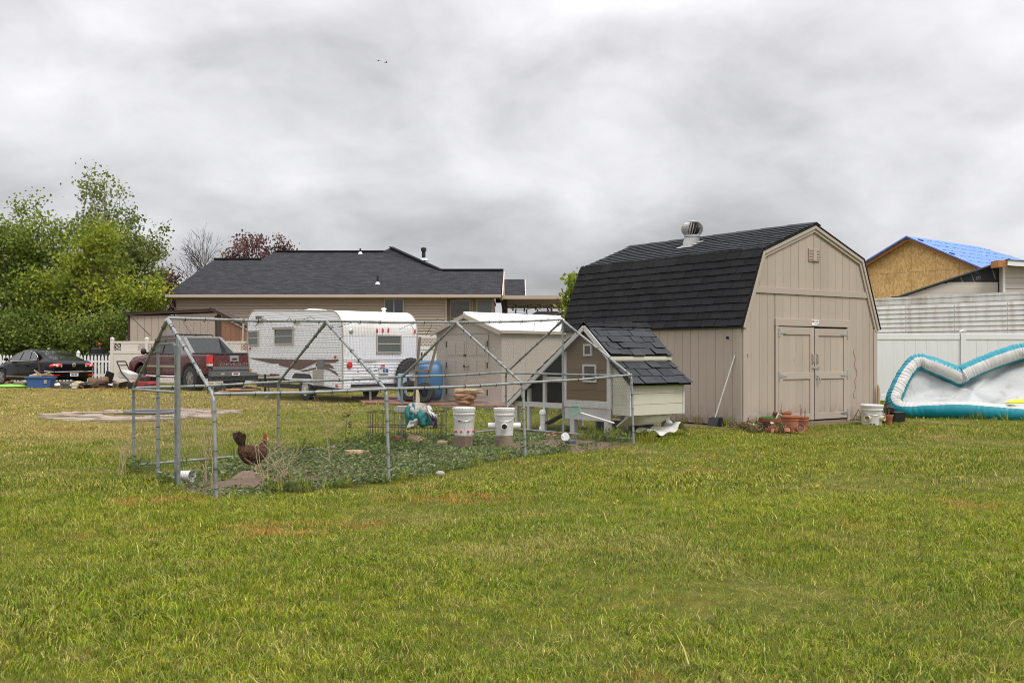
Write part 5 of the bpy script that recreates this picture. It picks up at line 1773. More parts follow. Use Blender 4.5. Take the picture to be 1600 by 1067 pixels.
# under-body: frame, wheels, tongue, jack stands
MB().span((.25, .05, .30), (.33, 5.0, .42)).span((TW - .33, .05, .30), (TW - .25, 5.0, .42)).build('chassis', M_BLACK, camper)
wheel(camper, (.17, 1.98, .32), .32, .19, -1, .19, 0, hub=M_WHITE)
wheel(camper, (TW - .17, 1.98, .32), .32, .19, 1, .19, 0, hub=M_WHITE)
MB().prism([(1.5, .64), (1.6, .72), (2.35, .74), (2.5, .64), (2.5, .60), (1.5, .60)], 'x', -.012, .10).build('wheel_arch', M_BLACK, camper)
MB().bar((.35, 5.0, .48), (TW / 2, 6.3, .46), .07, .11).bar((TW - .35, 5.0, .48), (TW / 2, 6.3, .46), .07, .11).tube([(TW / 2, 6.2, .75), (TW / 2, 6.2, .02)], .035, 8).build('tow_frame', M_BLACK, camper)
for (x, y_) in ((.3, 4.4), (.9, .08)):
    MB().tube([(x, y_, .5), (x, y_, .0)], .03, 8).box((x, y_, .01), (.2, .2, .02)).build('jack_stand', M_GALV, camper)
# spare wheel on a carrier behind the rear wall
wheel(camper, (2.02, -.18, .70), .43, .22, -1, .17, R(90), hub=M_GALV)
MB().bar((.2, -.10, .44), (TW - .1, -.10, .44), .06, .08).bar((2.02, -.10, .44), (2.02, -.08, .72), .05, .06).build('bumper', M_BLACK, camper)
MB().tube([(2.40, -.16, .2), (2.44, -.10, 1.3)], .025, 6).build('carrier_bar', M_TIE, camper)
# rust scabs and torn film on the rear
sc_ = MB(); r_ = random.Random(21)
for k in range(26):
    x = r_.uniform(.45, 1.15); z_ = r_.uniform(.78, 1.02) if k < 16 else r_.uniform(.44, .6)
    w = r_.uniform(.015, .07); h_ = r_.uniform(.008, .03)
    sc_.box((x, -.0135, z_), (w, .003, h_), (0, r_.uniform(-.5, .5), 0))
sc_.box((.72, -.022, 1.065), (.62, .006, .014)).box((.66, -.018, 1.05), (.5, .004, .02))
sc_.build('peeling_patches', mat('grey_residue', (.33, .29, .25), .8, .3, 20), camper)

# ------------------------------------------------------------------ maroon pickup
M_MAROON = mat('maroon_paint', (.092, .009, .015), .28, .06, 3, coat=.25, spec=.4, dirt=(.12, .06, .05, 1), dirt_amt=.35, dirt_scale=1.5)
M_CLAD = mat('grey_cladding', (.105, .115, .12), .65, .12, 5)
M_FADED = mat('faded_grey_plastic', (.27, .265, .26), .7, .15, 7)
truck = thing('pickup_truck', 'maroon pickup with faded grey sail panels and black bed cover', 'pickup truck', (-10.3, 34.7, 0), R(48.5))
# local x: rear-left 0 -> rear-right W ; y forward
W2 = 1.0
body = MB()
def tr(w, z0, z1, y, **k): return [p + Vector((W2, 0, 0)) for p in ring(w, z0, z1, y, **k)]
st_ = [tr(.94, .62, 1.20, 0.02, rt=.06, rb=.12), tr(.985, .56, 1.24, .12, rt=.06), tr(1.0, .56, 1.25, 1.2, rt=.08, rb=.06), tr(1.0, .52, 1.25, 2.0, rt=.10, rb=.06), tr(1.0, .52, 1.24, 3.9, rt=.10, rb=.06), tr(1.0, .55, 1.22, 4.6, rt=.16, rb=.06, crown=.03), tr(.98, .58, 1.17, 5.2, rt=.2, rb=.08, crown=.03), tr(.93, .60, 1.05, 5.5, rt=.2, rb=.1), tr(.86, .64, .95, 5.62, rt=.12, rb=.1)]
body.loft(st_)
bo = body.build('body', M_MAROON, truck, smooth=True)
cm = MB()
for y_ in (1.18, 4.5):
    for x in (0, 2):
        cm.lathe([(.50, -.28), (.50, .28)], (x, y_, .46), 28, (0, R(90), 0))
cut(bo, cm); smoothed(bo)
# cab
cab = MB()
cab.loft([tr(.93, 1.15, 1.24, 1.62, rt=.04, rb=.02), tr(.92, 1.15, 1.80, 2.02, top=.72, rt=.10, rb=.02), tr(.93, 1.15, 1.90, 2.5, top=.76, rt=.10, rb=.02, crown=.02), tr(.93, 1.15, 1.90, 3.2, top=.76, rt=.10, rb=.02, crown=.02), tr(.93, 1.15, 1.82, 3.6, top=.74, rt=.10, rb=.02), tr(.92, 1.15, 1.27, 4.45, top=.82, rt=.04, rb=.02)])
cabo = cab.build('cab', M_MAROON, truck, smooth=True)
# side glass (left side) as thin plates leaning with the cab
def side_x(z): return 1.0 - (.93 - (.93 - .76) * (z - 1.2) / .62)
def sg(y0, y1, y1t, y0t, z0=1.28, z1=1.76):
    b = MB()
    panel(b, [(side_x(z0) - .02, y0, z0), (side_x(z0) - .02, y1, z0), (side_x(z1) - .02, y1t, z1), (side_x(z1) - .02, y0t, z1)], .012, (-1, 0, .2))
    return b.build('side_window', M_AUTOGLASS, truck)
sg(3.10, 4.05, 3.58, 3.10); sg(2.30, 3.0, 3.0, 2.30); sg(1.9, 2.22, 2.22, 2.12, 1.32, 1.72)
# sail panels and rear glass
sp_ = MB()
for s_ in (0, 1):
    xa = lambda z, o=0: (side_x(z) - .02 + o) if s_ == 0 else 2 - (side_x(z) - .02 + o)
    o_ = .16
    v = [(xa(1.22), 1.05, 1.22), (xa(1.22), 2.0, 1.22), (xa(1.84), 2.2, 1.86), (xa(1.84), 1.92, 1.86)]
    v2 = [(xa(1.22, .15), 1.05, 1.22), (xa(1.22, .15), 2.0, 1.22), (xa(1.84, .12), 2.2, 1.86), (xa(1.84, .12), 1.92, 1.86)]
    sp_.add(v + v2, [(0, 1, 2, 3), (7, 6, 5, 4), (0, 3, 7, 4), (0, 4, 5, 1), (1, 5, 6, 2), (3, 2, 6, 7)])
sp_.build('sail_panel', M_FADED, truck, bevel=.02)
MB().span((.27, 1.93, 1.80), (1.73, 2.2, 1.89)).build('roof_edge', M_FADED, truck, bevel=.02)
MB().slab([(.20, 1.58, 1.26), (1.80, 1.58, 1.26), (1.66, 1.95, 1.82), (.34, 1.95, 1.82)], .02).build('rear_window', M_AUTOGLASS, truck)
MB().span((.08, .05, 1.235), (1.92, 1.62, 1.31)).build('bed_cover', M_BLACK, truck, bevel=.015)
MB().span((.10, 1.0, 1.24), (1.9, 1.68, 1.30)).build('bed_front', M_FADED, truck)
for x in (.42, 1.58):
    MB().tube([(x, 2.2, 1.92), (x, 2.3, 1.97), (x, 3.3, 1.97), (x, 3.45, 1.92)], .022, 6).build('roof_rail', M_BLACK, truck)
MB().tube([(.42, 2.5, 1.97), (1.58, 2.5, 1.97)], .02, 6).tube([(.42, 3.2, 1.97), (1.58, 3.2, 1.97)], .02, 6).build('roof_bar', M_BLACK, truck)
# tailgate, handle, bumper, lamps
tg = MB().span((.20, -.02, .74), (1.80, .03, 1.22)).build('tailgate', M_MAROON, truck, bevel=.015)
MB().span((.82, -.05, 1.0), (1.18, -.021, 1.21)).build('tailgate_handle', M_FADED, tg, bevel=.02)
MB().span((.90, -.06, 1.06), (1.10, -.051, 1.12)).build('handle_recess', M_BLACK, tg)
text_mesh('tailgate_lettering', 'CHEVROLET', .13, mat('silver_lettering', (.35, .3, .3), .4, metal=.5), tg, (1.0, -.021, .90), (R(90), 0, 0), .002, sx=1.55)
text_mesh('side_lettering', 'Z71', .13, M_FADED, truck, (-.012, .62, 1.06), (R(90), 0, R(-90)), .002)
MB().span((.02, -.10, .72), (1.98, .02, .735)).span((.04, -.13, .50), (1.96, .04, .68)).build('bumper', M_CLAD, truck, bevel=.02)
MB().span((.16, -.055, .69), (1.84, .0, .83)).build('tailgate_cladding', M_CLAD, truck, bevel=.01)
MB().span((.05, -.08, .34), (1.95, .1, .50)).build('rear_valance', M_BLACK, truck)
MB().span((.84, -.142, .53), (1.16, -.131, .66)).build('licence_plate', M_PLATE, truck)
MB().span((.845, -.1445, .63), (1.155, -.1425, .655)).build('plate_mark', M_RED, truck)
MB().span((.90, -.1445, .555), (1.1, -.1425, .61)).build('plate_print', M_BLUEPRINT, truck)
MB().span((.42, -.134, .55), (.56, -.1305, .63)).build('step_pad', mat('tan_sticker', (.4, .3, .2), .6), truck)
for x0, x1 in ((-.012, .18), (1.82, 2.012)):
    lm = MB().span((x0, -.03, .93), (x1, .10, 1.23)).build('tail_lamp', M_REDLAMP, truck, bevel=.015)
    MB().span((x0 + .01, -.034, .86), (x1 - .01, .09, .928)).build('reverse_lamp', M_CLEARLAMP, lm)
# left side trim, step bar, mirror, door gaps, handle, flares
MB().span((-.016, 2.0, .80), (-.001, 4.0, .86)).build('side_moulding', mat('gold_moulding', (.42, .36, .24), .45), truck)
MB().span((-.014, 2.0, .862), (-.001, 4.0, .90)).build('side_cladding', M_CLAD, truck)
MB().tube([(-.06, 1.7, .50), (-.10, 1.9, .47), (-.10, 3.9, .47), (-.05, 4.0, .50)], .045, 8).build('step_bar', M_CHROME, truck)
MB().sphere((-.20, 3.92, 1.36), (.11, .08, .12), 12, 8).tube([(-.1, 3.92, 1.32), (.06, 3.95, 1.28)], .03, 6).build('mirror', M_BLACK, truck)
for y_ in (2.02, 3.05, 4.05):
    MB().span((-.004, y_ - .006, .60), (.0005, y_ + .006, 1.20)).build('door_gap', M_DARK, truck)
for y_ in (2.2, 3.2):
    MB().span((-.03, y_, 1.06), (-.001, y_ + .18, 1.11)).build('door_handle', M_BLACK, truck)
for y_ in (1.18, 4.5):
    for x in (.02, 1.98):
        fl = MB()
        pts = [(x, y_ + .53 * math.cos(R(a)), .46 + .53 * math.sin(R(a))) for a in range(5, 180, 14)]
        fl.tube(pts, .04, 6).build('wheel_flare', M_MAROON, truck, smooth=True)
        MB().lathe([(.49, -.30), (.49, .02), (.0, .02)], (x + (.33 if x < 1 else -.33), y_, .46), 20, (0, R(90 if x < 1 else -90), 0), caps=False).build('wheel_well', M_DARK, truck)
for y_ in (1.18, 4.5):
    wheel(truck, (.14, y_, .42), .42, .27, -1, .25); wheel(truck, (1.86, y_, .42), .42, .27, 1, .25)
MB().span((.35, .2, .42), (1.65, 5.2, .58)).build('chassis', M_BLACK, truck)
MB().slab([(.12, 4.02, 1.29), (1.88, 4.02, 1.29), (1.70, 3.62, 1.78), (.30, 3.62, 1.78)], .015).build('windscreen', M_AUTOGLASS, truck)

# ------------------------------------------------------------------ black sedan
M_BLACKCAR = mat('black_car_paint', (.006, .006, .007), .10, .05, 3, coat=.0, spec=.2)
car = thing('black_sedan', 'glossy black sedan parked among junk at the left edge', 'car', (-17.8, 39.5, .0), R(53))
K = .95
def cr_(w, z0, z1, y, **k): return [p + Vector((K, 0, 0)) for p in ring(w, z0, z1, y, **k)]
b = MB()
b.loft([cr_(.80, .42, .88, 0.0, rt=.12, rb=.10), cr_(.90, .30, 1.0, .16, rt=.12, rb=.12, top=.80), cr_(.94, .24, 1.05, .7, rt=.16, rb=.08, top=.86), cr_(.95, .22, 1.02, 1.5, rt=.14, rb=.08, top=.90), cr_(.95, .22, .99, 2.6, rt=.12, rb=.08, top=.90), cr_(.95, .22, .97, 3.5, rt=.16, rb=.08, top=.88), cr_(.93, .24, .90, 4.2, rt=.2, rb=.08, top=.84, crown=.03), cr_(.86, .28, .76, 4.75, rt=.18, rb=.1, top=.74), cr_(.74, .34, .62, 4.95, rt=.1, rb=.1)])
bo = b.build('body', M_BLACKCAR, car, smooth=True)
cm = MB()
for y_ in (.98, 3.83):
    for x in (0, 1.9): cm.lathe([(.375, -.25), (.375, .25)], (x, y_, .34), 28, (0, R(90), 0))
cut(bo, cm); smoothed(bo)
b = MB()
b.loft([cr_(.80, .93, 1.02, .42, rt=.03, rb=.02, top=.72), cr_(.84, .93, 1.22, .95, rt=.08, rb=.02, top=.62), cr_(.86, .93, 1.42, 1.6, rt=.12, rb=.02, top=.62, crown=.02), cr_(.87, .93, 1.49, 2.2, rt=.12, rb=.02, top=.63, crown=.02), cr_(.87, .93, 1.45, 2.7, rt=.12, rb=.02, top=.63, crown=.02), cr_(.85, .90, 1.22, 3.35, rt=.08, rb=.02, top=.66), cr_(.80, .90, 1.0, 3.85, rt=.03, rb=.02, top=.74)])
b.build('greenhouse', M_BLACKCAR, car, smooth=True)
def cx(z): return K - (.868 - (.87 - .66) * (z - .98) / .46) - .012
def cwn(pts):
    b = MB(); panel(b, [(cx(z), y, z) for y, z in pts], .010, (-1, 0, .3)); return b.build('side_window', M_AUTOGLASS, car)
cwn([(1.75, 1.04), (2.45, 1.02), (2.38, 1.37), (1.85, 1.36)]); cwn([(2.52, 1.02), (3.42, 1.0), (2.9, 1.29), (2.46, 1.37)]); cwn([(1.15, 1.05), (1.69, 1.04), (1.78, 1.35), (1.5, 1.30)])
MB().tube([(cx(z) - .014, y, z) for y, z in ((3.45, .99), (2.4, 1.0), (1.3, 1.02), (1.08, 1.06), (1.3, 1.22), (1.6, 1.34), (2.0, 1.40), (2.5, 1.39), (2.95, 1.29), (3.45, .99))], .014, 6).build('window_trim', M_CHROME, car)
MB().slab([(K - .66, .50, 1.06), (K + .66, .50, 1.06), (K + .52, 1.52, 1.415), (K - .52, 1.52, 1.415)], .01).build('rear_window', M_AUTOGLASS, car)
MB().slab([(K + .66, 3.80, 1.04), (K - .66, 3.80, 1.04), (K - .52, 2.78, 1.44), (K + .52, 2.78, 1.44)], .01).build('windscreen', M_AUTOGLASS, car)
for s_ in (-1, 1):
    lm = MB()
    lm.sphere((K + s_ * .70, .06, .82), (.25, .09, .085), 16, 8, (0, R(6 * s_), R(14 * s_)))
    lm = lm.build('tail_lamp', M_REDLAMP, car, smooth=True)
    MB().sphere((K + s_ * .68, -.005, .815), (.07, .04, .05), 10, 6).sphere((K + s_ * .52, .0, .80), (.05, .03, .04), 10, 6).build('reverse_lamp', M_CLEARLAMP, lm)
    MB().span((K + s_ * .72 - .14, -.02, .43), (K + s_ * .72 + .14, .05, .47)).build('reflector', M_REDLAMP, car)
eb = MB().lathe([(.075, 0), (.08, .01), (.06, .02), (0, .022)], (K, .0, .84), 20, (R(98), 0, 0)).build('emblem', M_CHROME, car)
MB().tube([(K - .05, -.026, .87), (K - .015, -.026, .80), (K, -.026, .835), (K + .015, -.026, .80), (K + .05, -.026, .87)], .008, 5).build('emblem_letter', M_BLACK, eb)
MB().tube([(K - .93, .5, .60), (K - .91, .12, .585), (K - .75, -.015, .575), (K, -.03, .575), (K + .75, -.015, .575), (K + .91, .12, .585)], .018, 6).build('bumper_trim', M_CHROME, car)
MB().span((K - .95 - .012, 1.42, .36), (K - .95 + .01, 3.4, .39)).build('side_trim', M_CHROME, car)
pl = MB().span((K - .17, -.035, .40), (K + .17, -.02, .53)).build('licence_plate', M_PLATE, car)
MB().span((K - .15, -.038, .505), (K + .15, -.0355, .525)).build('plate_mark', M_RED, pl)
MB().span((K - .12, -.038, .425), (K - .02, -.0355, .49)).span((K + .01, -.038, .425), (K + .12, -.0355, .49)).build('plate_print', M_BLUEPRINT, pl)
MB().sphere((-.09, 3.25, 1.06), (.10, .07, .07), 10, 6).tube([(-.02, 3.27, 1.03), (.1, 3.3, 1.0)], .025, 6).build('mirror', M_BLACKCAR, car, smooth=True)
MB().prism([(1.85, 1.45), (2.0, 1.45), (1.98, 1.50), (1.75, 1.53)], 'x', K - .01, K + .01).build('antenna_fin', M_WHITE, car)
for y_ in (.98, 3.83):
    for x, s_ in ((.12, -1), (1.78, 1)):
        wheel(car, (x, y_, .34), .34, .22, s_, .24)
        MB().lathe([(.39, -.2), (.39, .0), (0, .0)], (x + (-s_) * .1, y_, .34), 20, (0, R(90 * -s_), 0), caps=False).build('wheel_well', M_DARK, car)
for y_ in (1.55, 2.52, 3.55):
    MB().span((-.003, y_ - .005, .40), (.002, y_ + .005, .93)).build('door_gap', M_DARK, car)
for y_ in (1.75, 2.65):
    MB().span((-.02, y_, .80), (.01, y_ + .2, .83)).build('door_handle', M_BLACKCAR, car)
def PP(px_, py_, Y):
    """real-world point seen at photo pixel (px, py) when it stands Y metres away"""
    return Vector(((px_ - 800) / 1600 * Y, Y, EYE + (555 - py_) / 1600 * Y))
def GP(px_, Y): return Vector(((px_ - 800) / 1600 * Y, Y, 0))

# ------------------------------------------------------------------ inflatable pool propped on its edge
M_TEAL = mat('teal_vinyl', (.0, .235, .31), .38, .12, 4, spec=.5, bump=.35, bscale=6, bdist=.03)
M_POOLW = mat('white_vinyl_band', (.55, .54, .515), .5, .06, 4, dirt=(.36, .32, .25, 1), dirt_amt=.3, dirt_scale=2.5, dirt_lo=.50, bump=.4, bscale=6, bdist=.03)
M_LINER = mat('pale_pool_liner', (.50, .51, .51), .5, .06, 2, dirt=(.22, .18, .12, 1), dirt_amt=.7, dirt_scale=2.4, dirt_lo=.49, bump=.4, bscale=9, bdist=.03)
pool = thing('inflatable_pool', 'sagging teal and white inflatable pool propped on its edge by the fence', 'paddling pool', (9.0, 20.0, 0), 0)
ctrl = [  # px, py, Y, white-centre angle (deg, 0 = front, negative = inwards), radius
    (1409, 640, 20.35, -38, .17), (1450, 641, 20.15, -52, .185), (1500, 641.5, 19.9, -56, .205), (1550, 645, 19.65, -56, .205), (1600, 648, 19.4, -54, .19), (1660, 650, 19.1, -42, .18),
    (1680, 630, 19.2, -10, .17), (1672, 590, 19.9, 0, .17), (1640, 556, 20.45, -8, .175), (1601, 550, 20.75, -30, .19), (1570, 557, 20.8, -34, .20), (1535, 570, 20.85, -34, .20), (1510, 581, 20.85, -34, .20), (1498, 587, 20.85, -34, .21), (1486, 582, 20.85, -34, .20), (1455, 570, 20.9, -34, .195),
    (1432, 566, 20.9, -26, .165), (1415, 584, 20.8, -18, .16), (1404, 606, 20.65, -14, .165), (1397, 627, 20.5, -15, .165)]
pts = [PP(a, b_, y) for a, b_, y, _, _ in ctrl]
def crs(seq, n):
    """closed Catmull-Rom, n steps per span"""
    N = len(seq); out = []
    for i in range(N):
        p0, p1, p2, p3 = seq[(i - 1) % N], seq[i], seq[(i + 1) % N], seq[(i + 2) % N]
        for k in range(n):
            t_ = k / n
            out.append(((p1 * 2) + (p2 - p0) * t_ + (p0 * 2 - p1 * 5 + p2 * 4 - p3) * t_ * t_ + (p1 * 3 - p0 - p2 * 3 + p3) * t_ ** 3) * .5)
    return out
NS_ = 24
cl_ = crs(pts, NS_)
wa = [v.x for v in crs([Vector((c[3], c[4], 0)) for c in ctrl], NS_)]
ra = [v.y for v in crs([Vector((c[3], c[4], 0)) for c in ctrl], NS_)]
cen = sum(cl_, Vector()) / len(cl_)
pn = Vector((-.28, -.86, .42)).normalized()      # the pool's face looks towards the camera and up
secs = []
r_ = random.Random(4)
M_ = len(cl_)
for i, p in enumerate(cl_):
    d = (cl_[(i + 1) % M_] - cl_[i - 1]).normalized()
    out = d.cross(pn); out.normalize()
    if out.dot(p - cen) < 0: out = -out
    f = out.cross(d); f = f if f.dot(pn) > 0 else -f
    crease = sum(math.exp(-((i - c * NS_) / 12.0) ** 2) for c in (0, 9, 12.9, 16, 19))
    def q(a, p=p, out=out, f=f, i=i, cr=crease):
        lf_ = 1.0 if i > 15.5 * NS_ else .16
        fold = math.sin(i * .85 + 1.6 * math.sin(a * 1.5 + i * .13)) * .6 + math.sin(i * .47 + a * 1.2) * .4
        rr = ra[i] * .88 * (1 + (.03 + .15 * max(cr, lf_ * .8)) * (1 - abs(fold)) + .03 * cr * math.sin(i * 1.7 + a * 3) + .012 * math.sin(i * .35 + a * 2))
        return p + (f * math.cos(a) + out * math.sin(a)) * rr
    secs.append(q)
def arc_part(name, m, lo, hi, n):
    b_ = MB()
    rings = []
    for i in range(M_):
        c = R(wa[i])
        rings.append([secs[i](c + R(lo + (hi - lo) * k / n)) for k in range(n + 1)])
    b_.loft(rings, False, True, True)
    return b_.build(name, m, pool, smooth='full', world=True, fix=True)
arc_part('white_band', M_POOLW, -38, 38, 9)
arc_part('outer_ring', M_TEAL, 38, 178, 12)
arc_part('inner_ring', M_TEAL, -182, -38, 10)
lb = MB()
cen2 = cen - pn * .34
def linerf(u, v):
    i = int(u * M_) % M_
    p = cl_[i] - pn * .05
    w = 1 - v
    base = p * (1 - v) + cen2 * v
    wr = .10 * math.sin(u * 2 * math.pi * 7) * v * w * w * 2.5 + .014 * math.sin(u * 61 + v * 9) * w * w + .045 * abs(math.sin(base.x * 3.1 + base.z * 4)) * (1 - w ** 3) + .03 * abs(math.sin(base.x * 5.3 - base.z * 6 + 1)) * (1 - w ** 3)
    return base - pn * (.26 * math.sin(math.pi * .5 * min(1, v * 1.5)) - .26 * v + wr)
lb.grid(linerf, 144, 16)
lb.build('liner', M_LINER, pool, smooth='full', world=True, fix=True)
# a yellow toy caught on the rim
yt = MB()
yc = PP(1592, 633, 19.55)
yt.grid(lambda u, v: yc + Vector(((u - .5) * .5, (v - .5) * .3, .05 + .07 * math.cos((u - .5) * 3) * math.cos((v - .5) * 3))), 8, 6)
yt.grid(lambda u, v: yc + Vector(((u - .5) * .5, (v - .5) * .3, .04 + .06 * math.cos((u - .5) * 3) * math.cos((v - .5) * 3))), 8, 6)
single(yt.build('pool_float', mat('yellow_float', (.72, .72, .02), .5), smooth='full', fix=False), 'yellow float lying on the lower rim of the propped pool', 'pool float')

# ------------------------------------------------------------------ trees
M_BARK = mat('grey_bark', (.13, .11, .09), .9, .25, 5, bump=.5, bscale=30)
M_BARKW = mat('pale_bark', (.36, .34, .30), .85, .2, 5, bump=.4, bscale=30)
M_BARKD = mat('dark_bark', (.06, .05, .045), .9, .2, 5)
LEAF_GREEN = leafy('leaf_green', (.105, .16, .028), (.20, .25, .045), (.32, .34, .075))
LEAF_ASPEN = leafy('leaf_grey_green', (.15, .20, .05), (.27, .31, .08), (.40, .42, .13))
LEAF_LIME = leafy('leaf_yellow_green', (.17, .225, .03), (.30, .345, .04), (.47, .47, .05))
LEAF_DARK = leafy('leaf_deep_green', (.10, .155, .028), (.185, .24, .042), (.28, .32, .06))
LEAF_PLUM = leafy('leaf_plum', (.065, .028, .030), (.14, .07, .065), (.26, .16, .13))
def tree(name, label, blobs, base, leafm, barkm, leaf=.13, trunk_r=.16, group=None, seed=1, cat='tree', trunk_top=None, limbs=14, clump_r=.42, flat=.0):
    """blobs: (centre, (rx,ry,rz), clumps, leaves per clump)"""
    g_ = np.random.default_rng(seed); r2 = random.Random(seed)
    t = thing(name, label, cat, base, 0, group)
    V = []; T = []; heads = []
    for c, rad, nc, nl in blobs:
        c = np.array(c); rad = np.array(rad)
        d = g_.normal(size=(nc, 3)); d /= np.linalg.norm(d, axis=1, keepdims=True)
        rr = g_.uniform(.25, 1.0, (nc, 1)) ** .55
        cc = c + d * rr * rad * (1 + .18 * np.sin(d[:, :1] * 5 + seed) )
        ct = g_.uniform(.05, .75, nc)
        heads += [(Vector(x), tt) for x, tt in zip(cc, ct)]
        for k in range(nc):
            n_ = int(nl * 1.35 * g_.uniform(.5, 1.3))
            pos = cc[k] + g_.normal(size=(n_, 3)) * clump_r * g_.uniform(.6, 1.25) * np.array([1.15, 1.15, .75])
            a = g_.normal(size=(n_, 3)); a /= np.linalg.norm(a, axis=1, keepdims=True)
            b_ = g_.normal(size=(n_, 3)); b_ -= a * (a * b_).sum(1, keepdims=True); b_ /= np.linalg.norm(b_, axis=1, keepdims=True)
            s = leaf * 1.2 * g_.uniform(.55, 1.2, (n_, 1))
            q = np.stack([pos - a * s * .5, pos + b_ * s * .36, pos + a * s * .5, pos - b_ * s * .36], 1)
            V.append(q.reshape(-1, 3))
            tt = np.clip(ct[k] + g_.normal(size=n_) * .16, 0, 1)
            T.append(np.repeat(tt, 4))
    V = np.concatenate(V) - np.array(base); T = np.concatenate(T)
    n4 = len(V)
    me = bpy.data.meshes.new('crown')
    me.vertices.add(n4); me.vertices.foreach_set('co', V.astype(np.float32).ravel())
    me.loops.add(n4); me.loops.foreach_set('vertex_index', np.arange(n4, dtype=np.int32))
    me.polygons.add(n4 // 4)
    me.polygons.foreach_set('loop_start', np.arange(0, n4, 4, dtype=np.int32))
    me.polygons.foreach_set('loop_total', np.full(n4 // 4, 4, dtype=np.int32))
    at = me.attributes.new('tint', 'FLOAT', 'POINT'); at.data.foreach_set('value', T.astype(np.float32))
    me.materials.append(leafm)
    me.update(calc_edges=True)
    link(bpy.data.objects.new('crown', me), t)
    base = Vector(base)
    top = Vector(trunk_top) if trunk_top else base + Vector((0, 0, max(h[0].z for h in heads) * .62))
    tb = MB()
    tp = []
    for k in range(7):
        f = k / 6
        tp.append(base.lerp(top, f) + Vector((r2.uniform(-.12, .12), r2.uniform(-.12, .12), 0)) * (f * 2) - base)
    tb.tube(tp, [trunk_r * (1 - .8 * k / 6) for k in range(7)], 8)
    tb.build('trunk', barkm, t, smooth=True)
    lm = MB()
    for h, _ in r2.sample(heads, min(limbs, len(heads))):
        f = r2.uniform(.3, .95)
        s = base.lerp(top, f)
        if h.z < s.z + .2: s = base.lerp(top, max(.12, f * .4))
        m_ = s.lerp(h, .5) + Vector((r2.uniform(-.25, .25), r2.uniform(-.25, .25), r2.uniform(.0, .5)))
        w = trunk_r * .42
        lm.tube([s - base, s.lerp(m_, .5) - base, m_ - base, m_.lerp(h, .6) - base, h - base], [w, w * .8, w * .6, w * .4, w * .15], 5)
    lm.build('limbs', barkm, t, smooth=True)
    return t
def blob(px_, py_, Y, rx, ry, nc, nl, deep=None):
    """ellipsoid centred on a photo pixel at distance Y, radii given in photo pixels"""
    k = Y / 1600
    return (PP(px_, py_, Y), (rx * k, (deep or max(rx, ry)) * k, ry * k), nc, nl)
YT = 53
tree('tree', 'broad green tree at the far left edge behind the sedan', [blob(18, 408, YT, 62, 62, 60, 110), blob(-45, 420, YT, 60, 80, 40, 90), blob(62, 378, YT, 50, 42, 34, 90), blob(35, 480, YT, 85, 60, 70, 110), blob(45, 326, YT, 22, 12, 7, 40)],
     GP(20, YT), LEAF_GREEN, M_BARK, .15, .2, 'trees at the left behind the sedan', 2, limbs=22, clump_r=.40)
tree('tree', 'tallest pale-stemmed tree with an open leafy top, behind the left fence', [blob(153, 296, 55, 30, 36, 26, 22), blob(165, 345, 55, 46, 40, 32, 34), blob(118, 348, 55, 34, 24, 10, 30), blob(200, 380, 55, 50, 42, 34, 60), blob(228, 415, 55, 34, 40, 30, 70), blob(150, 420, 55, 70, 60, 50, 90), blob(252, 365, 55, 12, 16, 4, 24)],
     GP(165, 55), LEAF_ASPEN, M_BARKW, .15, .15, 'trees at the left behind the sedan', 3, trunk_top=PP(158, 285, 55), limbs=34, clump_r=.30)
tree('tree', 'bright yellow-green tree in front of the taller pale-stemmed tree', [blob(150, 372, 50.5, 34, 26, 26, 70), blob(142, 425, 50.5, 48, 44, 46, 85), blob(185, 470, 50.5, 55, 40, 52, 85), blob(105, 478, 50.5, 45, 34, 34, 80), blob(222, 462, 50.5, 38, 30, 26, 70), blob(165, 520, 50.5, 30, 22, 18, 70), blob(68, 440, 50.5, 36, 26, 16, 60)],
     GP(141, 49.5), LEAF_LIME, M_BARKD, .14, .13, 'trees at the left behind the sedan', 4, limbs=26, clump_r=.34)
tree('tree', 'deep green tree low behind the sedan roof', [blob(60, 520, 50, 70, 34, 60, 100), blob(110, 530, 50.5, 50, 30, 44, 90), blob(10, 525, 50, 60, 36, 40, 100), blob(165, 500, 52, 40, 46, 40, 90), blob(110, 455, 52.5, 60, 45, 44, 90)],
     GP(95, 51.5), LEAF_DARK, M_BARKD, .14, .13, 'trees at the left behind the sedan', 5, limbs=12, clump_r=.42)
tree('tree', 'slim dark tree between the sedan and the lattice fence', [blob(152, 530, 47, 26, 20, 22, 70), blob(128, 512, 47, 26, 22, 16, 70), blob(185, 500, 47, 24, 24, 18, 60)], GP(141, 47), LEAF_GREEN, M_BARKD, .12, .10, 'trees at the left behind the sedan', 6, limbs=8, clump_r=.3)
tree('plum_tree', 'purple-leaved plum tree left of the tan house', [blob(258, 446, 62, 22, 34, 34, 60), blob(245, 470, 62, 22, 20, 18, 50), blob(272, 460, 62, 14, 22, 12, 50)], GP(256, 62), LEAF_PLUM, M_BARKD, .15, .12, None, 7, limbs=12, clump_r=.34)
tree('plum_tree', 'purple-leaved plum tree rising behind the left roof ridge', [blob(398, 392, 74, 44, 12, 30, 24), blob(376, 372, 74, 14, 7, 7, 20), blob(404, 376, 74, 12, 10, 7, 20), blob(440, 380, 74, 16, 12, 10, 16), blob(362, 397, 74, 18, 7, 9, 20), blob(452, 388, 74, 8, 8, 4, 10), blob(405, 420, 74, 40, 14, 24, 34)], GP(402, 74), LEAF_PLUM, M_BARKD, .18, .14, None, 8, limbs=26, clump_r=.32)
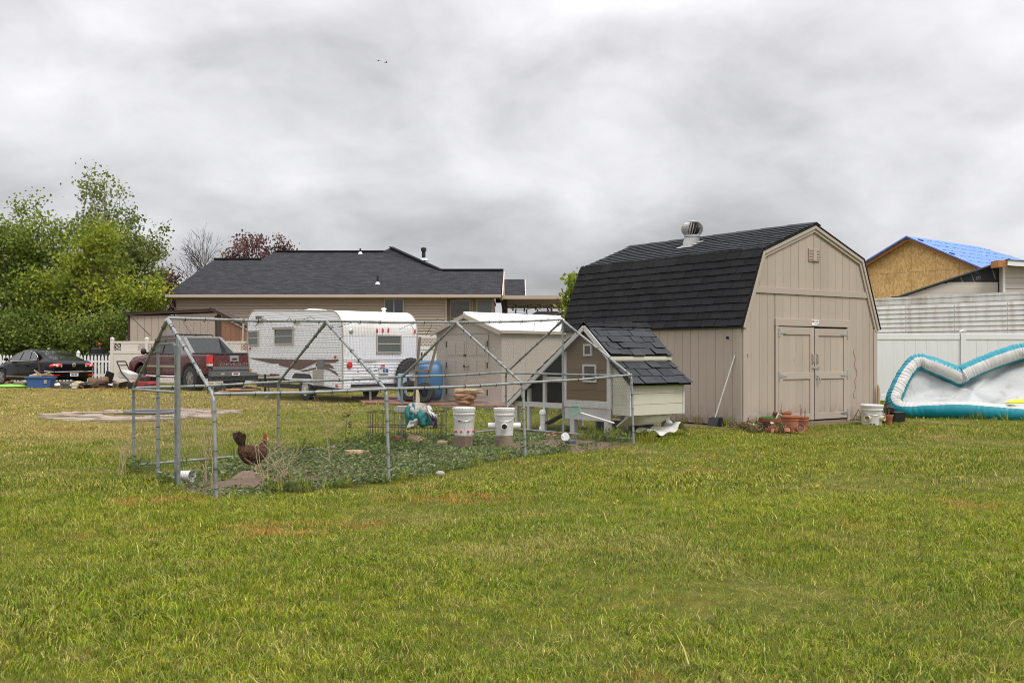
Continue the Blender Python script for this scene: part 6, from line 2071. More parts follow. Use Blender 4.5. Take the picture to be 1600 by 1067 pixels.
tree('tree', 'yellow-green tree peeping out left of the barn roof', [blob(905, 448, 46, 20, 16, 14, 40), blob(900, 480, 46, 14, 16, 12, 40), blob(925, 460, 46, 22, 40, 24, 50), blob(892, 500, 46, 12, 14, 8, 40)], GP(925, 46), LEAF_LIME, M_BARK, .2, .1, None, 9, limbs=10, clump_r=.22)
# bare tree
bt = thing('bare_tree', 'leafless grey tree beside the left end of the tan house roof', 'tree', GP(322, 66), 0)
bb = MB(); r3 = random.Random(12)
def grow(p, d, L_, r, lev):
    q = p + d * L_
    m_ = p.lerp(q, .5) + Vector((r3.uniform(-1, 1), r3.uniform(-1, 1), r3.uniform(-.3, .6))) * L_ * .07
    bb.tube([p, m_, q], [r, r * .85, r * .66], 5 if lev < 3 else 4)
    if lev >= 5: return
    for k in range(3 if lev > 0 else 4):
        a = r3.uniform(.3, .8)
        ax = d.orthogonal().normalized(); ax.rotate(Matrix.Rotation(r3.uniform(0, 6.28), 3, d))
        nd = d.copy(); nd.rotate(Matrix.Rotation(a, 3, ax)); nd = (nd + Vector((0, 0, .16)) + Vector((-.08, 0, 0))).normalized()
        grow(p.lerp(q, r3.uniform(.6, 1)), nd, L_ * r3.uniform(.62, .82), max(.008, r * .6), lev + 1)
grow(Vector((0, 0, 0)), Vector((-.03, 0, 1)), 3.0, .11, 0)
zmax = max(v[2] for v in bb.v)
target = PP(322, 348, 66).z
bb.v = [(v[0] * .95, v[1] * .95, v[2] * target / zmax) for v in bb.v]
bb.build('branches', M_BARKD, bt, fix=False)
# ------------------------------------------------------------------ inside the run: feeders on stumps, hen, logs, plants
M_BUCKET = mat('white_bucket', (.70, .69, .66), .5, .05, 5, dirt=(.42, .36, .28, 1), dirt_amt=.45, dirt_scale=5, dirt_lo=.5)
M_CREAMP = mat('cream_pipe', (.62, .56, .38), .5, .06, 6)
M_STUMP = mat('stump_bark', (.19, .135, .10), .95, .3, 14, bump=.9, bscale=22, bdist=.02, stretch=(1, 1, .3))
M_STUMPT = mat('cut_wood', (.34, .25, .16), .85, .2, 10)
M_LOG = mat('pale_log', (.42, .29, .18), .85, .25, 8, bump=.5, bscale=20)
M_TERRA = mat('terracotta', (.42, .155, .085), .8, .12, 6, dirt=(.5, .35, .28, 1), dirt_amt=.3, dirt_scale=6)
M_TERRAD = mat('dark_terracotta', (.23, .075, .04), .75, .12, 6)
M_SOILD = mat('bare_earth', (.15, .105, .07), .95, .3, 5, bump=.9, bscale=25, bdist=.03)
def stump(label, loc, r, h, m=M_STUMP, seed=1):
    t = thing('stump', label, 'stump', loc, seed * .9, 'feeder stumps in the run')
    r2 = random.Random(seed)
    ph = [r2.uniform(.9, 1.1) for _ in range(16)]
    rings = []
    for j in range(6):
        z = -.03 + (h + .03) * j / 5
        k = 1.12 - .12 * min(1, j / 2)
        rings.append([Vector((r * k * ph[i] * math.cos(6.2832 * i / 16), r * k * ph[i] * math.sin(6.2832 * i / 16), z)) for i in range(16)])
    MB().loft(rings).build('bark', m, t, smooth=True)
    MB().lathe([(r * .93, h), (r * .9, h + .008), (0, h + .010)], (0, 0, 0), 16).build('cut_top', M_STUMPT, t)
def bucket_body(r0, r1, h, m, parent, lid=True):
    o = MB().lathe([(0, 0), (r0, 0), (r0 + (r1 - r0) * .72, h * .72), (r1 * 1.0, h * .74), (r1 * 1.05, h * .745), (r1 * 1.05, h * .79), (r1 * 1.0, h * .795), (r1 * 1.01, h * .86), (r1 * 1.07, h * .865), (r1 * 1.07, h * .90), (r1 * 1.02, h * .91), (r1 * 1.02, h * .97), (0, h * .97)], (0, 0, 0), 28).build('bucket_body', m, parent, smooth=True)
    if lid:
        MB().lathe([(r1 * 1.09, h * .915), (r1 * 1.10, h * .99), (r1 * 1.04, h * 1.0), (r1 * 1.0, h * .985), (0, h * .985)], (0, 0, 0), 28).build('lid', m, parent, smooth=True)
    MB().tube([(r1 * 1.03 * math.cos(a), r1 * 1.03 * math.sin(a) - .0, h * .72 - .10 * abs(math.cos(a * .5 + .8)) * 0 - .07 * math.sin(max(0, min(math.pi, -a)))) for a in np.linspace(-math.pi, 0, 15)], .004, 5).build('handle', M_GALV, parent)
    return o
s1 = Vector((-.63, 13.46, 0)); s2 = Vector((-.10, 13.42, 0))
stump('dark rough-barked stump under the bucket with red nipples', s1, .135, .165, M_STUMP, 1)
stump('pale smooth stump under the bucket with pipe spouts', s2, .115, .16, mat('pale_stump', (.27, .2, .14), .9, .2, 8, bump=.5, bscale=25), 2)
wb = thing('bucket_waterer', 'white lidded bucket with red drinking nipples on a stump', 'bucket', s1 + Vector((0, 0, .177)), .2, 'chicken feeder buckets')
bucket_body(.125, .14, .36, M_BUCKET, wb)
for a in (-150, -115, -75, -35):
    MB().lathe([(.013, 0), (.013, .02), (.006, .035), (0, .036)], (.128 * math.cos(R(a)), .128 * math.sin(R(a)), .05), 8, (R(90), 0, R(a + 90))).build('nipple', mat('red_plastic', (.55, .02, .02), .4), wb)
MB().lathe([(.012, 0), (.012, .02), (0, .022)], (.13 * math.cos(R(-125)), .13 * math.sin(R(-125)), .19), 8, (R(90), 0, R(-35))).build('plug', M_BLACK, wb)
fb = thing('bucket_feeder', 'white lidded bucket with white pipe spouts on a pale stump', 'bucket', s2 + Vector((0, 0, .172)), .0, 'chicken feeder buckets')
bucket_body(.115, .13, .36, M_BUCKET, fb)
def spout(parent, az, m, z=.125, r=.042, R0=.10, L_=.11, dark=True):
    a = R(az); d = Vector((math.cos(a), math.sin(a), 0))
    o = MB().lathe([(r, 0), (r, L_), (r * .86, L_), (r * .86, .02), (0, .02)], d * R0 + Vector((0, 0, z)), 18, (R(90), 0, a + R(90))).build('spout', m, parent, smooth=True)
    if dark:
        MB().lathe([(r * .84, L_ * .6), (0, L_ * .6)], d * R0 + Vector((0, 0, z)), 18, (R(90), 0, a + R(90)), caps=False).build('spout_feed', M_STUMPT if m is M_CREAMP else M_BARKD, o)
for az in (-90, 10, 172): spout(fb, az, M_WHITE)
# hen
def feather_mat():
    t = NT('brown_feathers')
    vo = t.n('ShaderNodeTexVoronoi'); vo.inputs['Scale'].default_value = 42
    t.l(t.coord('Object', (.7, 1, 1)), vo.inputs['Vector'])
    edge = t.ramp(vo.outputs['Distance'], .18, .62)
    c = t.mix(t.noise(t.coord('Object'), 9, 4, .6), (.20, .092, .040, 1), (.085, .038, .020, 1))
    c = t.mix(t.math('MULTIPLY', edge, .8), c, (.028, .014, .010, 1))
    return t.bsdf(c, .8, 0, .25, vo.outputs['Distance'], -.8, .012)
M_HEN = feather_mat()
M_HEND = mat('dark_feathers', (.05, .024, .016), .8, .35, 16)
M_COMB = mat('red_comb', (.45, .015, .02), .6, .1, 10)
hen = thing('hen', 'brown hen with red comb standing in the run', 'hen', (-2.66, 10.55, 0), R(46))
hen.scale = (.96, .96, 1.1)
sp = [(-.175, .285, .012, .012), (-.16, .265, .035, .045), (-.125, .225, .062, .078), (-.07, .185, .084, .098), (0, .170, .092, .102), (.065, .180, .082, .092), (.105, .212, .060, .070), (.120, .252, .040, .044), (.122, .285, .028, .030), (.128, .312, .024, .026), (.150, .322, .020, .021), (.163, .320, .008, .008)]
rings = []
for i, (x, z, ry, rz_) in enumerate(sp):
    a = sp[max(0, i - 1)]; c = sp[min(len(sp) - 1, i + 1)]
    d = Vector((c[0] - a[0], 0, c[1] - a[1])).normalized(); u = Vector((-d.z, 0, d.x))
    rings.append([Vector((x, 0, z)) + Vector((0, 1, 0)) * ry * math.cos(t_) + u * rz_ * math.sin(t_) for t_ in np.linspace(0, 2 * math.pi, 17)[:-1]])
MB().loft(rings).build('body', M_HEN, hen, smooth='full', sub=1)
for k in range(7):
    y = (k - 3) * .012
    b_ = MB()
    ln__ = .15 - .006 * abs(k - 3)
    base = Vector((-.145, y * .6, .255)); tip = base + Vector((-.02 - .012 * (k % 3), y * 2.2, ln__))
    for (f, w) in ((0, .018), (.5, .034), (.85, .03), (1, .008)):
        p = base.lerp(tip, f) + Vector((-.02 * math.sin(f * 3), 0, 0)); b_.v += [p + Vector((w, 0, -.006)), p + Vector((-w, 0, .006)), p + Vector((0, .005, 0))]
    for j in range(3):
        o = j * 3
        b_.f += [(o, o + 1, o + 4, o + 3), (o + 1, o + 2, o + 5, o + 4), (o + 2, o, o + 3, o + 5)]
    b_.mi = [0] * len(b_.f)
    b_.build('tail_feather', M_HEND if k % 2 else M_HEN, hen, fix=False)
for s_ in (-1, 1):
    MB().sphere((-.02, s_ * .082, .195), (.115, .022, .062), 12, 8, (0, R(8), 0)).build('wing', M_HEN, hen, smooth='full')
    MB().tube([(.0, s_ * .035, .10), (.005, s_ * .035, .012), (.0, s_ * .035, .01)], .008, 6).tube([(-.03, s_ * .035, .006), (.045, s_ * .03, .006)], .006, 5).tube([(.0, s_ * .035, .008), (.035, s_ * .06, .006)], .006, 5).build('leg', M_CREAMP, hen)
    MB().sphere((.146, s_ * .017, .329), .005, 6, 4).build('eye', M_BLACK, hen)
    MB().sphere((.150, s_ * .008, .292), (.010, .005, .018), 8, 5).build('wattle', M_COMB, hen)
cb = MB().prism([(.118, .336), (.122, .358), (.130, .346), (.136, .364), (.144, .348), (.152, .358), (.160, .336), (.155, .326), (.120, .330)], 'y', -.005, .005).sphere((.146, 0, .318), (.020, .020, .016), 8, 6)
cb.build('comb', M_COMB, hen)
MB().lathe([(.008, 0), (.006, .012), (0, .026)], (.163, 0, .319), 6, (0, R(98), 0)).build('beak', M_CREAMP, hen)
# dust-bath board and dug earth
single(MB().slab([(-.13, -.05, .0), (.14, -.06, .0), (.08, .07, .07), (-.03, .08, .07)], .02).build('bark_slab', M_STUMP, loc=(-2.66, 10.15, 0)), 'weathered slab of bark lying in the earth below the hen', 'bark')
def ground_patch(name, label, c, rx, ry, m, seed, kind='structure', h=.02, rot=0):
    r2 = random.Random(seed)
    ph = [r2.uniform(0, 6) for _ in range(5)]
    b_ = MB()
    N = 40
    def P(t_, f):
        k = 1 + .16 * math.sin(3 * t_ + ph[0]) + .10 * math.sin(5 * t_ + ph[1]) + .06 * math.sin(9 * t_ + ph[2])
        x, y = rx * k * f * math.cos(t_), ry * k * f * math.sin(t_)
        return (c[0] + x * math.cos(rot) - y * math.sin(rot), c[1] + x * math.sin(rot) + y * math.cos(rot), (h * (1 - f * f) + .004 + .008 * math.sin(x * 9 + y * 5) * (1 - f)) * 1.0 + bump_z(c[0], c[1]) - .004)
    b_.grid(lambda u, v: P(u * 2 * math.pi, max(.001, 1 - v)), N, 6)
    o = b_.build(name, m, smooth='full', fix=True)
    return props(o, label=label, kind=kind)
ground_patch('earth', None, (-1.0, 12.35), 2.9, 1.0, M_SOILD, 9, h=.006, rot=math.atan2(5.6, 4.1))
ground_patch('earth', None, (-2.5, 9.7), .75, .6, M_SOILD, 1)
ground_patch('earth', None, (-2.45, 10.4), .5, .4, M_SOILD, 2)
ground_patch('earth', None, (.6, 13.6), 1.3, .8, M_SOILD, 3, rot=.8)
ground_patch('earth', None, (1.2, 15.6), .9, .8, M_SOILD, 4)
ground_patch('earth', None, (-1.0, 13.8), .6, .5, M_SOILD, 5)
ground_patch('earth', None, barn_pt(-.3, 2.2)[:2], .35, 2.3, M_SOILD, 6, rot=BARN_RZ)
ground_patch('earth', None, barn_pt(1.4, -.25)[:2], 1.9, .3, M_SOILD, 7, rot=BARN_RZ)
def log(label, p0, p1, r, m=M_LOG, group='short logs in the run'):
    t = thing('log', label, 'log', p0, 0, group)
    d = Vector(p1) - Vector(p0)
    MB().tube([(0, 0, r * .8), d * .3 + Vector((0, 0, r * .85)), d * .7 + Vector((0, 0, r * .8)), d + Vector((0, 0, r * .8))], [r, r * 1.06, r * .95, r], 12, caps=False).build('bark', m, t, smooth=True)
    dn_ = d.normalized()
    MB().tube([Vector((0, 0, r * .8)) + dn_ * .004, d + Vector((0, 0, r * .8)) - dn_ * .004], r * .93, 12).build('cut_end', M_STUMPT, t)
log('short pale log lying in the middle of the run', (-2.0, 12.2, 0), (-1.72, 12.35, 0), .05)
log('tan log lying just left of the bucket with red nipples', (-1.37, 14.0, .02), (-1.12, 13.6, .0), .07)
log('small broken log at the foot of the dark stump', (-.99, 13.75, .0), (-.86, 13.72, .0), .045)
log('stubby log against the far rail below the hanging cloth', (-1.62, 14.2, .0), (-1.5, 14.1, .0), .06, M_TERRAD)
# white cup on its side near the door
cup = MB().lathe([(0, 0), (.045, 0), (.055, .13), (.06, .135), (.05, .13), (.04, .01), (0, .01)], (0, 0, 0), 16, (R(90), 0, R(70)))
single(cup.build('cup', M_WHITE, smooth=True, loc=(-3.22, 9.95, .055)), 'white plastic cup lying on its side by the run door', 'cup')
# disc and blue bowl by the coop end
d_ = MB().lathe([(0, 0), (.055, 0), (.06, .008), (.055, .016), (0, .012)], (0, 0, 0), 24, (R(80), 0, R(10)))
single(d_.build('white_disc', M_WHITE, smooth=True, loc=(.745, 14.36, .075)), 'round white lid leaning on the end rail of the run', 'lid')
single(MB().lathe([(0, 0), (.07, 0), (.085, .045), (.08, .045), (.065, .01), (0, .01)], (0, 0, 0), 18).build('bowl', mat('blue_bowl', (.10, .15, .24), .5), smooth=True, loc=(.80, 14.0, .01)), 'small blue-grey bowl on the ground below the white lid', 'bowl')
single(MB().sphere((0, 0, .02), (.05, .035, .03), 10, 6).build('stone', M_CONC, loc=(-.73, 10.4, 0)), 'pale stone lying at the near side of the run', 'stone')
# bricks of terracotta shards left by the coop
r2 = random.Random(31)
shard_me = [MB().box((0, 0, .02), (.09, .05, .035)).jitter(.012, k).mesh('leaf', M_TERRA) for k in range(3)]
shp = sorted([(r2.uniform(.5, 1.35), r2.uniform(15.0, 15.7)) for _ in range(6)], key=lambda q: q[0] / q[1])
for k, (x, y) in enumerate(shp):
    o = place('shard', shard_me[k % 3], None, (x, y, .01), (r2.uniform(-.4, .4), r2.uniform(-.4, .4), r2.uniform(0, 6)))
    props(o, ['leftmost', 'second from left', 'third from left', 'third from right', 'second from right', 'rightmost'][k] + ' of six terracotta shards on the earth under the coop', 'shard', 'terracotta shards under the coop')
# wire crate with a cloth thrown over it
crate = thing('wire_crate', 'rusty open wire crate standing at the far side of the run', 'crate', (-1.98, 14.0, 0), R(-8))
cw = MB()
for z_ in (.04, .24, .44):
    for a, b_ in (((0, 0), (1.0, 0)), ((1.0, 0), (1.0, .5)), ((1.0, .5), (0, .5)), ((0, .5), (0, 0))):
        cw.tube([(a[0], a[1], z_), (b_[0], b_[1], z_)], .006, 5)
for k in range(14):
    for y in (0, .5): cw.tube([(k / 13, y, .04), (k / 13, y, .44)], .0035, 4)
for k in range(7):
    for x in (0, 1): cw.tube([(x, k / 12, .04), (x, k / 12, .44)], .0035, 4)
cw.build('wire_sides', M_BARKD, crate)
MB().span((.38, .02, .45), (.72, .3, .52)).build('crate_lid', M_CTRIM, crate)
cloth = MB()
cc = Vector((-1.25, 13.85, 0.06))
M_CLOTH = mat('teal_cloth', (.02, .17, .17), .85, .25, 9); M_CLOTHG = mat('grey_cloth', (.42, .40, .36), .85, .15, 9); M_CLOTHW = mat('pale_cloth', (.6, .6, .56), .85, .1, 9); M_CLOTHP = mat('purple_cloth', (.10, .06, .12), .8, .1, 9)
ct = thing('cloth_bundle', 'teal and grey cloth bundle draped over the wire crate', 'cloth', cc, 0)
ct.scale = (.78, .78, .85)
def lump(name, m, c, r, seed, rot):
    r2 = random.Random(seed); ph = [r2.uniform(0, 6) for _ in range(4)]
    b_ = MB()
    def f(u, v):
        th = v * math.pi; a = u * 2 * math.pi
        k = 1 + .26 * math.sin(3 * a + 5 * v + ph[0]) + .20 * math.sin(7 * a - 4 * v + ph[1]) + .16 * math.sin(13 * v + 2 * a + ph[2])
        return Vector((r[0] * k * math.sin(th) * math.cos(a), r[1] * k * math.sin(th) * math.sin(a), -r[2] * k * math.cos(th)))
    e = Euler(rot).to_matrix()
    b_.grid(lambda u, v: e @ f(u, v) + Vector(c), 26, 16)
    b_.build(name, m, ct, smooth='full', fix=True)
lump('cloth_fold', M_CLOTHG, (.02, .02, .46), (.20, .17, .10), 2, (0, R(24), 0))
lump('cloth_fold', M_CLOTH, (-.14, -.05, .40), (.09, .15, .15), 1, (0, R(8), 0))
lump('cloth_fold', M_CLOTH, (.04, -.12, .36), (.15, .08, .09), 5, (0, R(40), 0))
lump('cloth_fold', M_CLOTHW, (-.10, -.14, .30), (.10, .05, .05), 3, (0, R(-30), 0))
lump('cloth_fold', M_CLOTHW, (.20, -.02, .42), (.05, .16, .13), 7, (0, R(-30), 0))
lump('cloth_fold', M_CLOTHP, (.24, -.06, .36), (.05, .12, .11), 4, (0, R(-25), 0))
# ground cover in the run and weeds round the edges
M_COVER_G = leafy('ground_cover_leaf', (.085, .125, .034), (.135, .18, .06), (.30, .34, .16))
M_WEED = leafy('weed_leaf', (.06, .115, .022), (.11, .17, .034), (.18, .23, .06))
GC = [leaf_tuft('cover_%d' % i, 34, .13, .035, .022, .034, M_COVER_G, 500 + i) for i in range(4)]
n = 5200
gx_ = rng.uniform(-3.2, 1.2, n); gy_ = rng.uniform(8.9, 15.5, n)
k = inside(PEN_POLY, gx_, gy_)
bare = np.exp(-(((gx_ + 2.6) / .75) ** 2 + ((gy_ - 9.8) / .8) ** 2)) + np.exp(-(((gx_ - .9) / .8) ** 2 + ((gy_ - 14.1) / .9) ** 2)) + .8 * np.exp(-(((gx_ + .3) / .5) ** 2 + ((gy_ - 13.6) / .45) ** 2))
k &= rng.random(n) > bare * 1.15
k &= rng.random(n) < .5 + .5 * (np.sin(gx_ * 3 + gy_) * np.sin(gy_ * 2.3 - gx_) > -.3)
scatter('ground_cover', GC, np.stack([gx_[k], gy_[k], np.zeros(k.sum())], 1), rng.uniform(.35, 1.4, k.sum()))
WD = [leaf_tuft('weed_%d' % i, 46, .14, .22, .035, .075, M_WEED, 600 + i) for i in range(4)]
wp = []
def row(a, b_, n, sp_=.12):
    for _ in range(n):
        t_ = rng.random(); wp.append((a[0] + (b_[0] - a[0]) * t_ + rng.normal() * sp_, a[1] + (b_[1] - a[1]) * t_ + rng.normal() * sp_, 0))
row(PEN_F[1], PEN_F[2], 46, .16); row(PEN_F[2], (-.95, 14.2), 26, .2); row((-1.9, 12.2), (-1.2, 13.6), 30, .25); row((-.8, 13.3), (-.2, 13.5), 10, .12)
row(PEN_N[0], (-1.9, 9.3), 4, .12); row(PEN_F[0], (-3.1, 9.6), 14, .12)
row((.9, 15.2), (1.8, 15.1), 16, .25); row(PEN_N[2], PEN_N[3], 8, .12)
scatter('weeds', WD, np.array(wp), rng.uniform(.28, .75, len(wp)))
TALL = [tuft('tall_grass_%d' % i, 26, .12, .12, .34, .010, .9, M_BLADE, 700 + i, 0, .9) for i in range(4)]
wp = []
row((1.0, 14.8), (1.95, 14.6), 34, .16); row((1.3, 15.3), (1.9, 15.6), 14, .2); row(PEN_N[0], PEN_N[1], 8, .06); row(PEN_N[1], PEN_N[2], 6, .06); row(PEN_F[0], PEN_F[1], 14, .08); row(PEN_F[1], PEN_F[2], 24, .1)
row(barn_pt(-.08, .2), barn_pt(-.1, 4.6), 30, .05); row(barn_pt(.2, -.06), barn_pt(.9, -.1), 10, .05); row((7.6, 20.2), (9.6, 19.1), 10, .06); row(barn_pt(2.9, -.08), barn_pt(3.7, -.08), 8, .05)
scatter('tall_grass', TALL, np.array(wp), rng.uniform(.3, .8, len(wp)))
# dry weed stalks
M_DRY = mat('dry_stalk', (.42, .32, .20), .85, .2, 12)
def dry_plant(label, loc, h, br, seed, spread=.5):
    r2 = random.Random(seed)
    t = MB()
    for s_ in range(br[0]):
        tip = Vector((r2.uniform(-.18, .18) * spread, r2.uniform(-.1, .1), h * r2.uniform(.75, 1)))
        o = Vector((r2.uniform(-.05, .05), r2.uniform(-.04, .04), -.01))
        t.tube([o, o.lerp(tip, .5) + Vector((r2.uniform(-.02, .02), 0, 0)), tip], [.005, .004, .002], 5)
        for k in range(br[1]):
            p = o.lerp(tip, r2.uniform(.15, .95)); e = p + Vector((r2.choice((-1, 1)) * r2.uniform(.08, .26) * spread * h / .5, r2.uniform(-.12, .12), r2.uniform(.05, .22) * h / .5))
            t.tube([p, p.lerp(e, .5) + Vector((0, 0, -.01)), e], [.003, .0024, .0014], 4)
    o = t.build('dry_weed', M_DRY, loc=loc, fix=False)
    return props(o, label, 'dead weed', 'dead weed stalks in the run')
dry_plant('tallest single-stemmed dead weed in the middle of the run', (-1.92, 11.0, 0), .62, (1, 16), 1, .8)
dry_plant('forked dead weed just right of the hen', (-2.25, 9.95, 0), .42, (4, 5), 2, 1.0)
dry_plant('bushy dead weed in front of the hen', (-2.42, 10.0, 0), .42, (3, 5), 3, .7)
dry_plant('thin dead weed left of the hen', (-2.86, 9.75, 0), .55, (3, 3), 4, .5)
dry_plant('thin dead weed beside the near left corner post', (-2.75, 9.2, 0), .5, (2, 3), 5, .5)
dry_plant('pale dead weed outside the run door', (-3.95, 10.4, 0), .45, (5, 3), 6, .7)
# leafy upright weed
lw = thing('leafy_weed', 'upright leafy green weed near the far rail of the run', 'weed', (-2.08, 12.75, 0), 0)
MB().tube([(0, 0, 0), (.01, 0, .3), (.03, .01, .5)], [.008, .006, .003], 5).build('stem', M_STUMP, lw)
r2 = random.Random(3); V = []; F = []; T = []
for k in range(60):
    z_ = r2.uniform(.06, .5); a = r2.uniform(0, 6.28); rr = .10 * (1 - z_ / .7)
    c = Vector((rr * math.cos(a) + z_ * .05, rr * math.sin(a), z_)); e = Euler((r2.uniform(-.6, .6), r2.uniform(-.6, .6), a)).to_matrix(); b0 = len(V)
    for p in ((0, -.015, 0), (.05, 0, .01), (0, .015, 0), (-.03, 0, 0)): V.append(c + e @ Vector(p))
    F.append((b0, b0 + 1, b0 + 2, b0 + 3)); T += [r2.random()] * 4
link(bpy.data.objects.new('leaves', attr_mesh('leaves', V, F, T, M_WEED)), lw)

# ------------------------------------------------------------------ stone slabs round a sunken ring in the left lawn
M_STONE = mat('pinkish_flagstone', (.36, .285, .23), .9, .12, 3, rnd=.16, dirt=(.30, .24, .14, 1), dirt_amt=.5, dirt_scale=4, bump=.4, bscale=40)
pit = thing('stone_ring', 'ring of flat pinkish flagstones around a sunken metal rim in the lawn', 'fire pit', (PIT_C[0], PIT_C[1], 0), 0)
r2 = random.Random(8)
for k in range(78):
    a = r2.uniform(0, 6.28); f = r2.uniform(.30, 1.0) ** .7
    x, y = 1.9 * f * math.cos(a), 2.1 * f * math.sin(a)
    n_ = r2.choice((4, 5, 5, 6)); s_ = r2.uniform(.14, .34)
    po = [(x + s_ * r2.uniform(.75, 1.2) * math.cos(6.283 * i / n_ + a), y + s_ * .8 * r2.uniform(.75, 1.2) * math.sin(6.283 * i / n_ + a)) for i in range(n_)]
    MB().prism(po, 'z', -.01, r2.uniform(.012, .034)).build('flagstone', M_STONE, pit)
MB().tube([(.24 + .53 * math.cos(a), .0 + .53 * math.sin(a), .06) for a in np.linspace(0, 6.283, 41)[:-1]], .035, 8, closed=True).build('metal_rim', M_GREYPRINT, pit, smooth=True)

# ------------------------------------------------------------------ by the barn: pots, buckets, debris
def pot(label, loc, r, h, m=M_TERRA, rings_=True, group=None, twigs=0, seed=1, name='flower_pot', bowl=False):
    t = thing(name, label, 'flower pot', loc, 0, group)
    pr = [(0, 0), (r * .66, 0), (r * .86, h * .68), (r * .90, h * .70), (r * .92, h * .74), (r * .90, h * .78), (r * .96, h * .86), (r * 1.04, h * .90), (r * 1.05, h), (r * .94, h), (r * .86, h * .8), (0, h * .8)]
    if bowl: pr = [(0, 0), (r * .74, 0), (r * .90, h * .55), (r * .93, h * .62), (r * .99, h * .64), (r, h), (r * .93, h), (r * .88, h * .8), (0, h * .8)]
    MB().lathe(pr, (0, 0, 0), 28).build('pot_body', m, t, smooth=True)
    MB().lathe([(r * .87, h * .82), (0, h * .85)], (0, 0, 0), 20, caps=False).build('potting_soil', M_SOILD, t)
    r3 = random.Random(seed)
    for k in range(twigs):
        q = Vector((r3.uniform(-.5, .5) * r, r3.uniform(-.5, .5) * r, h * .8)); e = q + Vector((r3.uniform(-.06, .06), 0, r3.uniform(.10, .28)))
        MB().tube([q, q.lerp(e, .5) + Vector((.01, 0, 0)), e], [.006, .004, .002], 5).build('twig', M_TERRAD if k % 2 else M_WEED, t)
    return t
def BP(px_, py_):
    Y = 1600 * EYE / (py_ - 555)
    return Vector(((px_ - 800) / 1600 * Y, Y, 0))
pot('dark red shallow pot with white price tag left of the barn doors', BP(1203, 668) + Vector((0, 0, 0)), .185, .17, M_TERRAD, bowl=True, twigs=0)
dp = BP(1203, 668)
single(MB().box((0, 0, 0), (.05, .004, .045)).box((.005, 0, .03), (.025, .004, .02)).build('price_tag', M_WHITE, loc=dp + Vector((-.01, -.180, .10)), rot=(R(-10), 0, 0)), 'white price tag stuck on the dark red pot', 'tag')
seed_tray = MB()
for k in range(4): seed_tray.lathe([(.0, 0), (.028, 0), (.03, .03), (0, .035)], (-.08 + k * .045, .0, .155), 10)
seed_tray.box((0, 0, .15), (.2, .1, .02))
single(seed_tray.build('seed_tray', mat('green_plastic', (.02, .28, .05), .5), loc=dp + Vector((-.03, .02, .0))), 'small green seed tray lying in the dark red pot', 'tray')
M_CARD = mat('seed_card', (.55, .62, .55), .6, .08, 20); M_CARDG = mat('seed_card_green', (.03, .25, .1), .5, .2, 20)
sc1 = thing('seed_packet', 'green and white seed packet standing in the dark red pot', 'packet', dp + Vector((.13, -.06, .13)), R(20))
MB().box((0, 0, .05), (.09, .006, .13), (0, R(28), 0)).build('card', M_CARD, sc1)
MB().box((.012, -.005, .055), (.06, .004, .09), (0, R(28), 0)).build('picture', M_CARDG, sc1)
sc2 = thing('seed_packet', 'green and white seed packet hanging down beside the round terracotta pot', 'packet', dp + Vector((.185, -.14, .03)), R(10))
MB().box((0, 0, .05), (.07, .006, .14), (0, R(28), 0)).build('card', M_CARD, sc2)
MB().box((-.008, -.005, .06), (.05, .004, .08), (0, R(28), 0)).build('picture', M_CARDG, sc2)
pot('biggest round terracotta pot, nearest the camera by the barn doors', BP(1234.5, 674), .155, .255, group='terracotta pots by the barn')
pot('terracotta pot with a stick, half hidden behind the biggest pot', BP(1231, 666) + Vector((-.06, .10, 0)), .15, .245, group='terracotta pots by the barn', twigs=2, seed=4)
pot('smaller terracotta pot touching the left barn door', BP(1255, 671), .095, .21, group='terracotta pots by the barn', twigs=4, seed=6)
pot('tipped terracotta pot lying in front of the biggest pot', BP(1240, 674) + Vector((0, -.18, .06)), .07, .11, group='terracotta pots by the barn').rotation_euler = (R(80), 0, R(20))
pot('small terracotta pot with dead stems beside the white bucket', BP(1388, 663), .085, .17, group='terracotta pots by the barn', twigs=7, seed=8)
# dead plants and shards heap
heap = [leaf_tuft('dead_leaf_%d' % i, 30, .12, .12, .03, .07, leafy('dead_leaf_%d' % i, (.18, .12, .06), (.32, .24, .13), (.24, .26, .08)), 800 + i) for i in range(3)]
hp = []
for px_, py_, n_ in ((1160, 668, 16), (1172, 672, 14), (1188, 674, 12), (1215, 674, 12), (1226, 673, 6)):
    c = BP(px_, py_)
    for _ in range(n_): hp.append((c.x + rng.normal() * .10, c.y + rng.normal() * .08, 0))
scatter('dead_plants', heap, np.array(hp), rng.uniform(.5, 1.05, len(hp)), tilt=.4)
for k, (px_, py_) in enumerate(((1200, 678), (1211, 678), (1220, 676), (1227, 678), (1233, 678), (1238, 675))):
    c = BP(px_, py_)
    o = MB().grid(lambda u, v: (.09 * math.cos(u * 1.2 + .3) * (.7 + .3 * v), .09 * math.sin(u * 1.2 + .3), .06 * v + .01), 5, 3).build('pot_shard', M_TERRA, loc=c, rot=(.3, .4 * (k % 3 - 1), k * 1.3), fix=False)
    props(o, ['leftmost', 'second from left', 'third from left', 'third from right', 'second from right', 'rightmost'][k] + ' of six broken pot shards on the grass before the pots', 'shard', 'pot shards by the barn')
single(MB().prism([(-.1, 0), (.12, 0), (.03, .13), (-.03, .14)], 'y', -.05, .05).build('black_nursery_pot', M_BLACK, loc=BP(1192, 674), rot=(0, R(8), 0)), 'crushed black nursery pot lying among dead plants', 'nursery pot')
single(MB().sphere((0, 0, .03), (.10, .06, .045), 10, 6).jitter(.012, 3).build('plastic_bag', mat('pale_lilac_film', (.62, .58, .68), .4), loc=BP(1175, 668)), 'scrunched white and violet plastic bag among dead plants', 'bag')
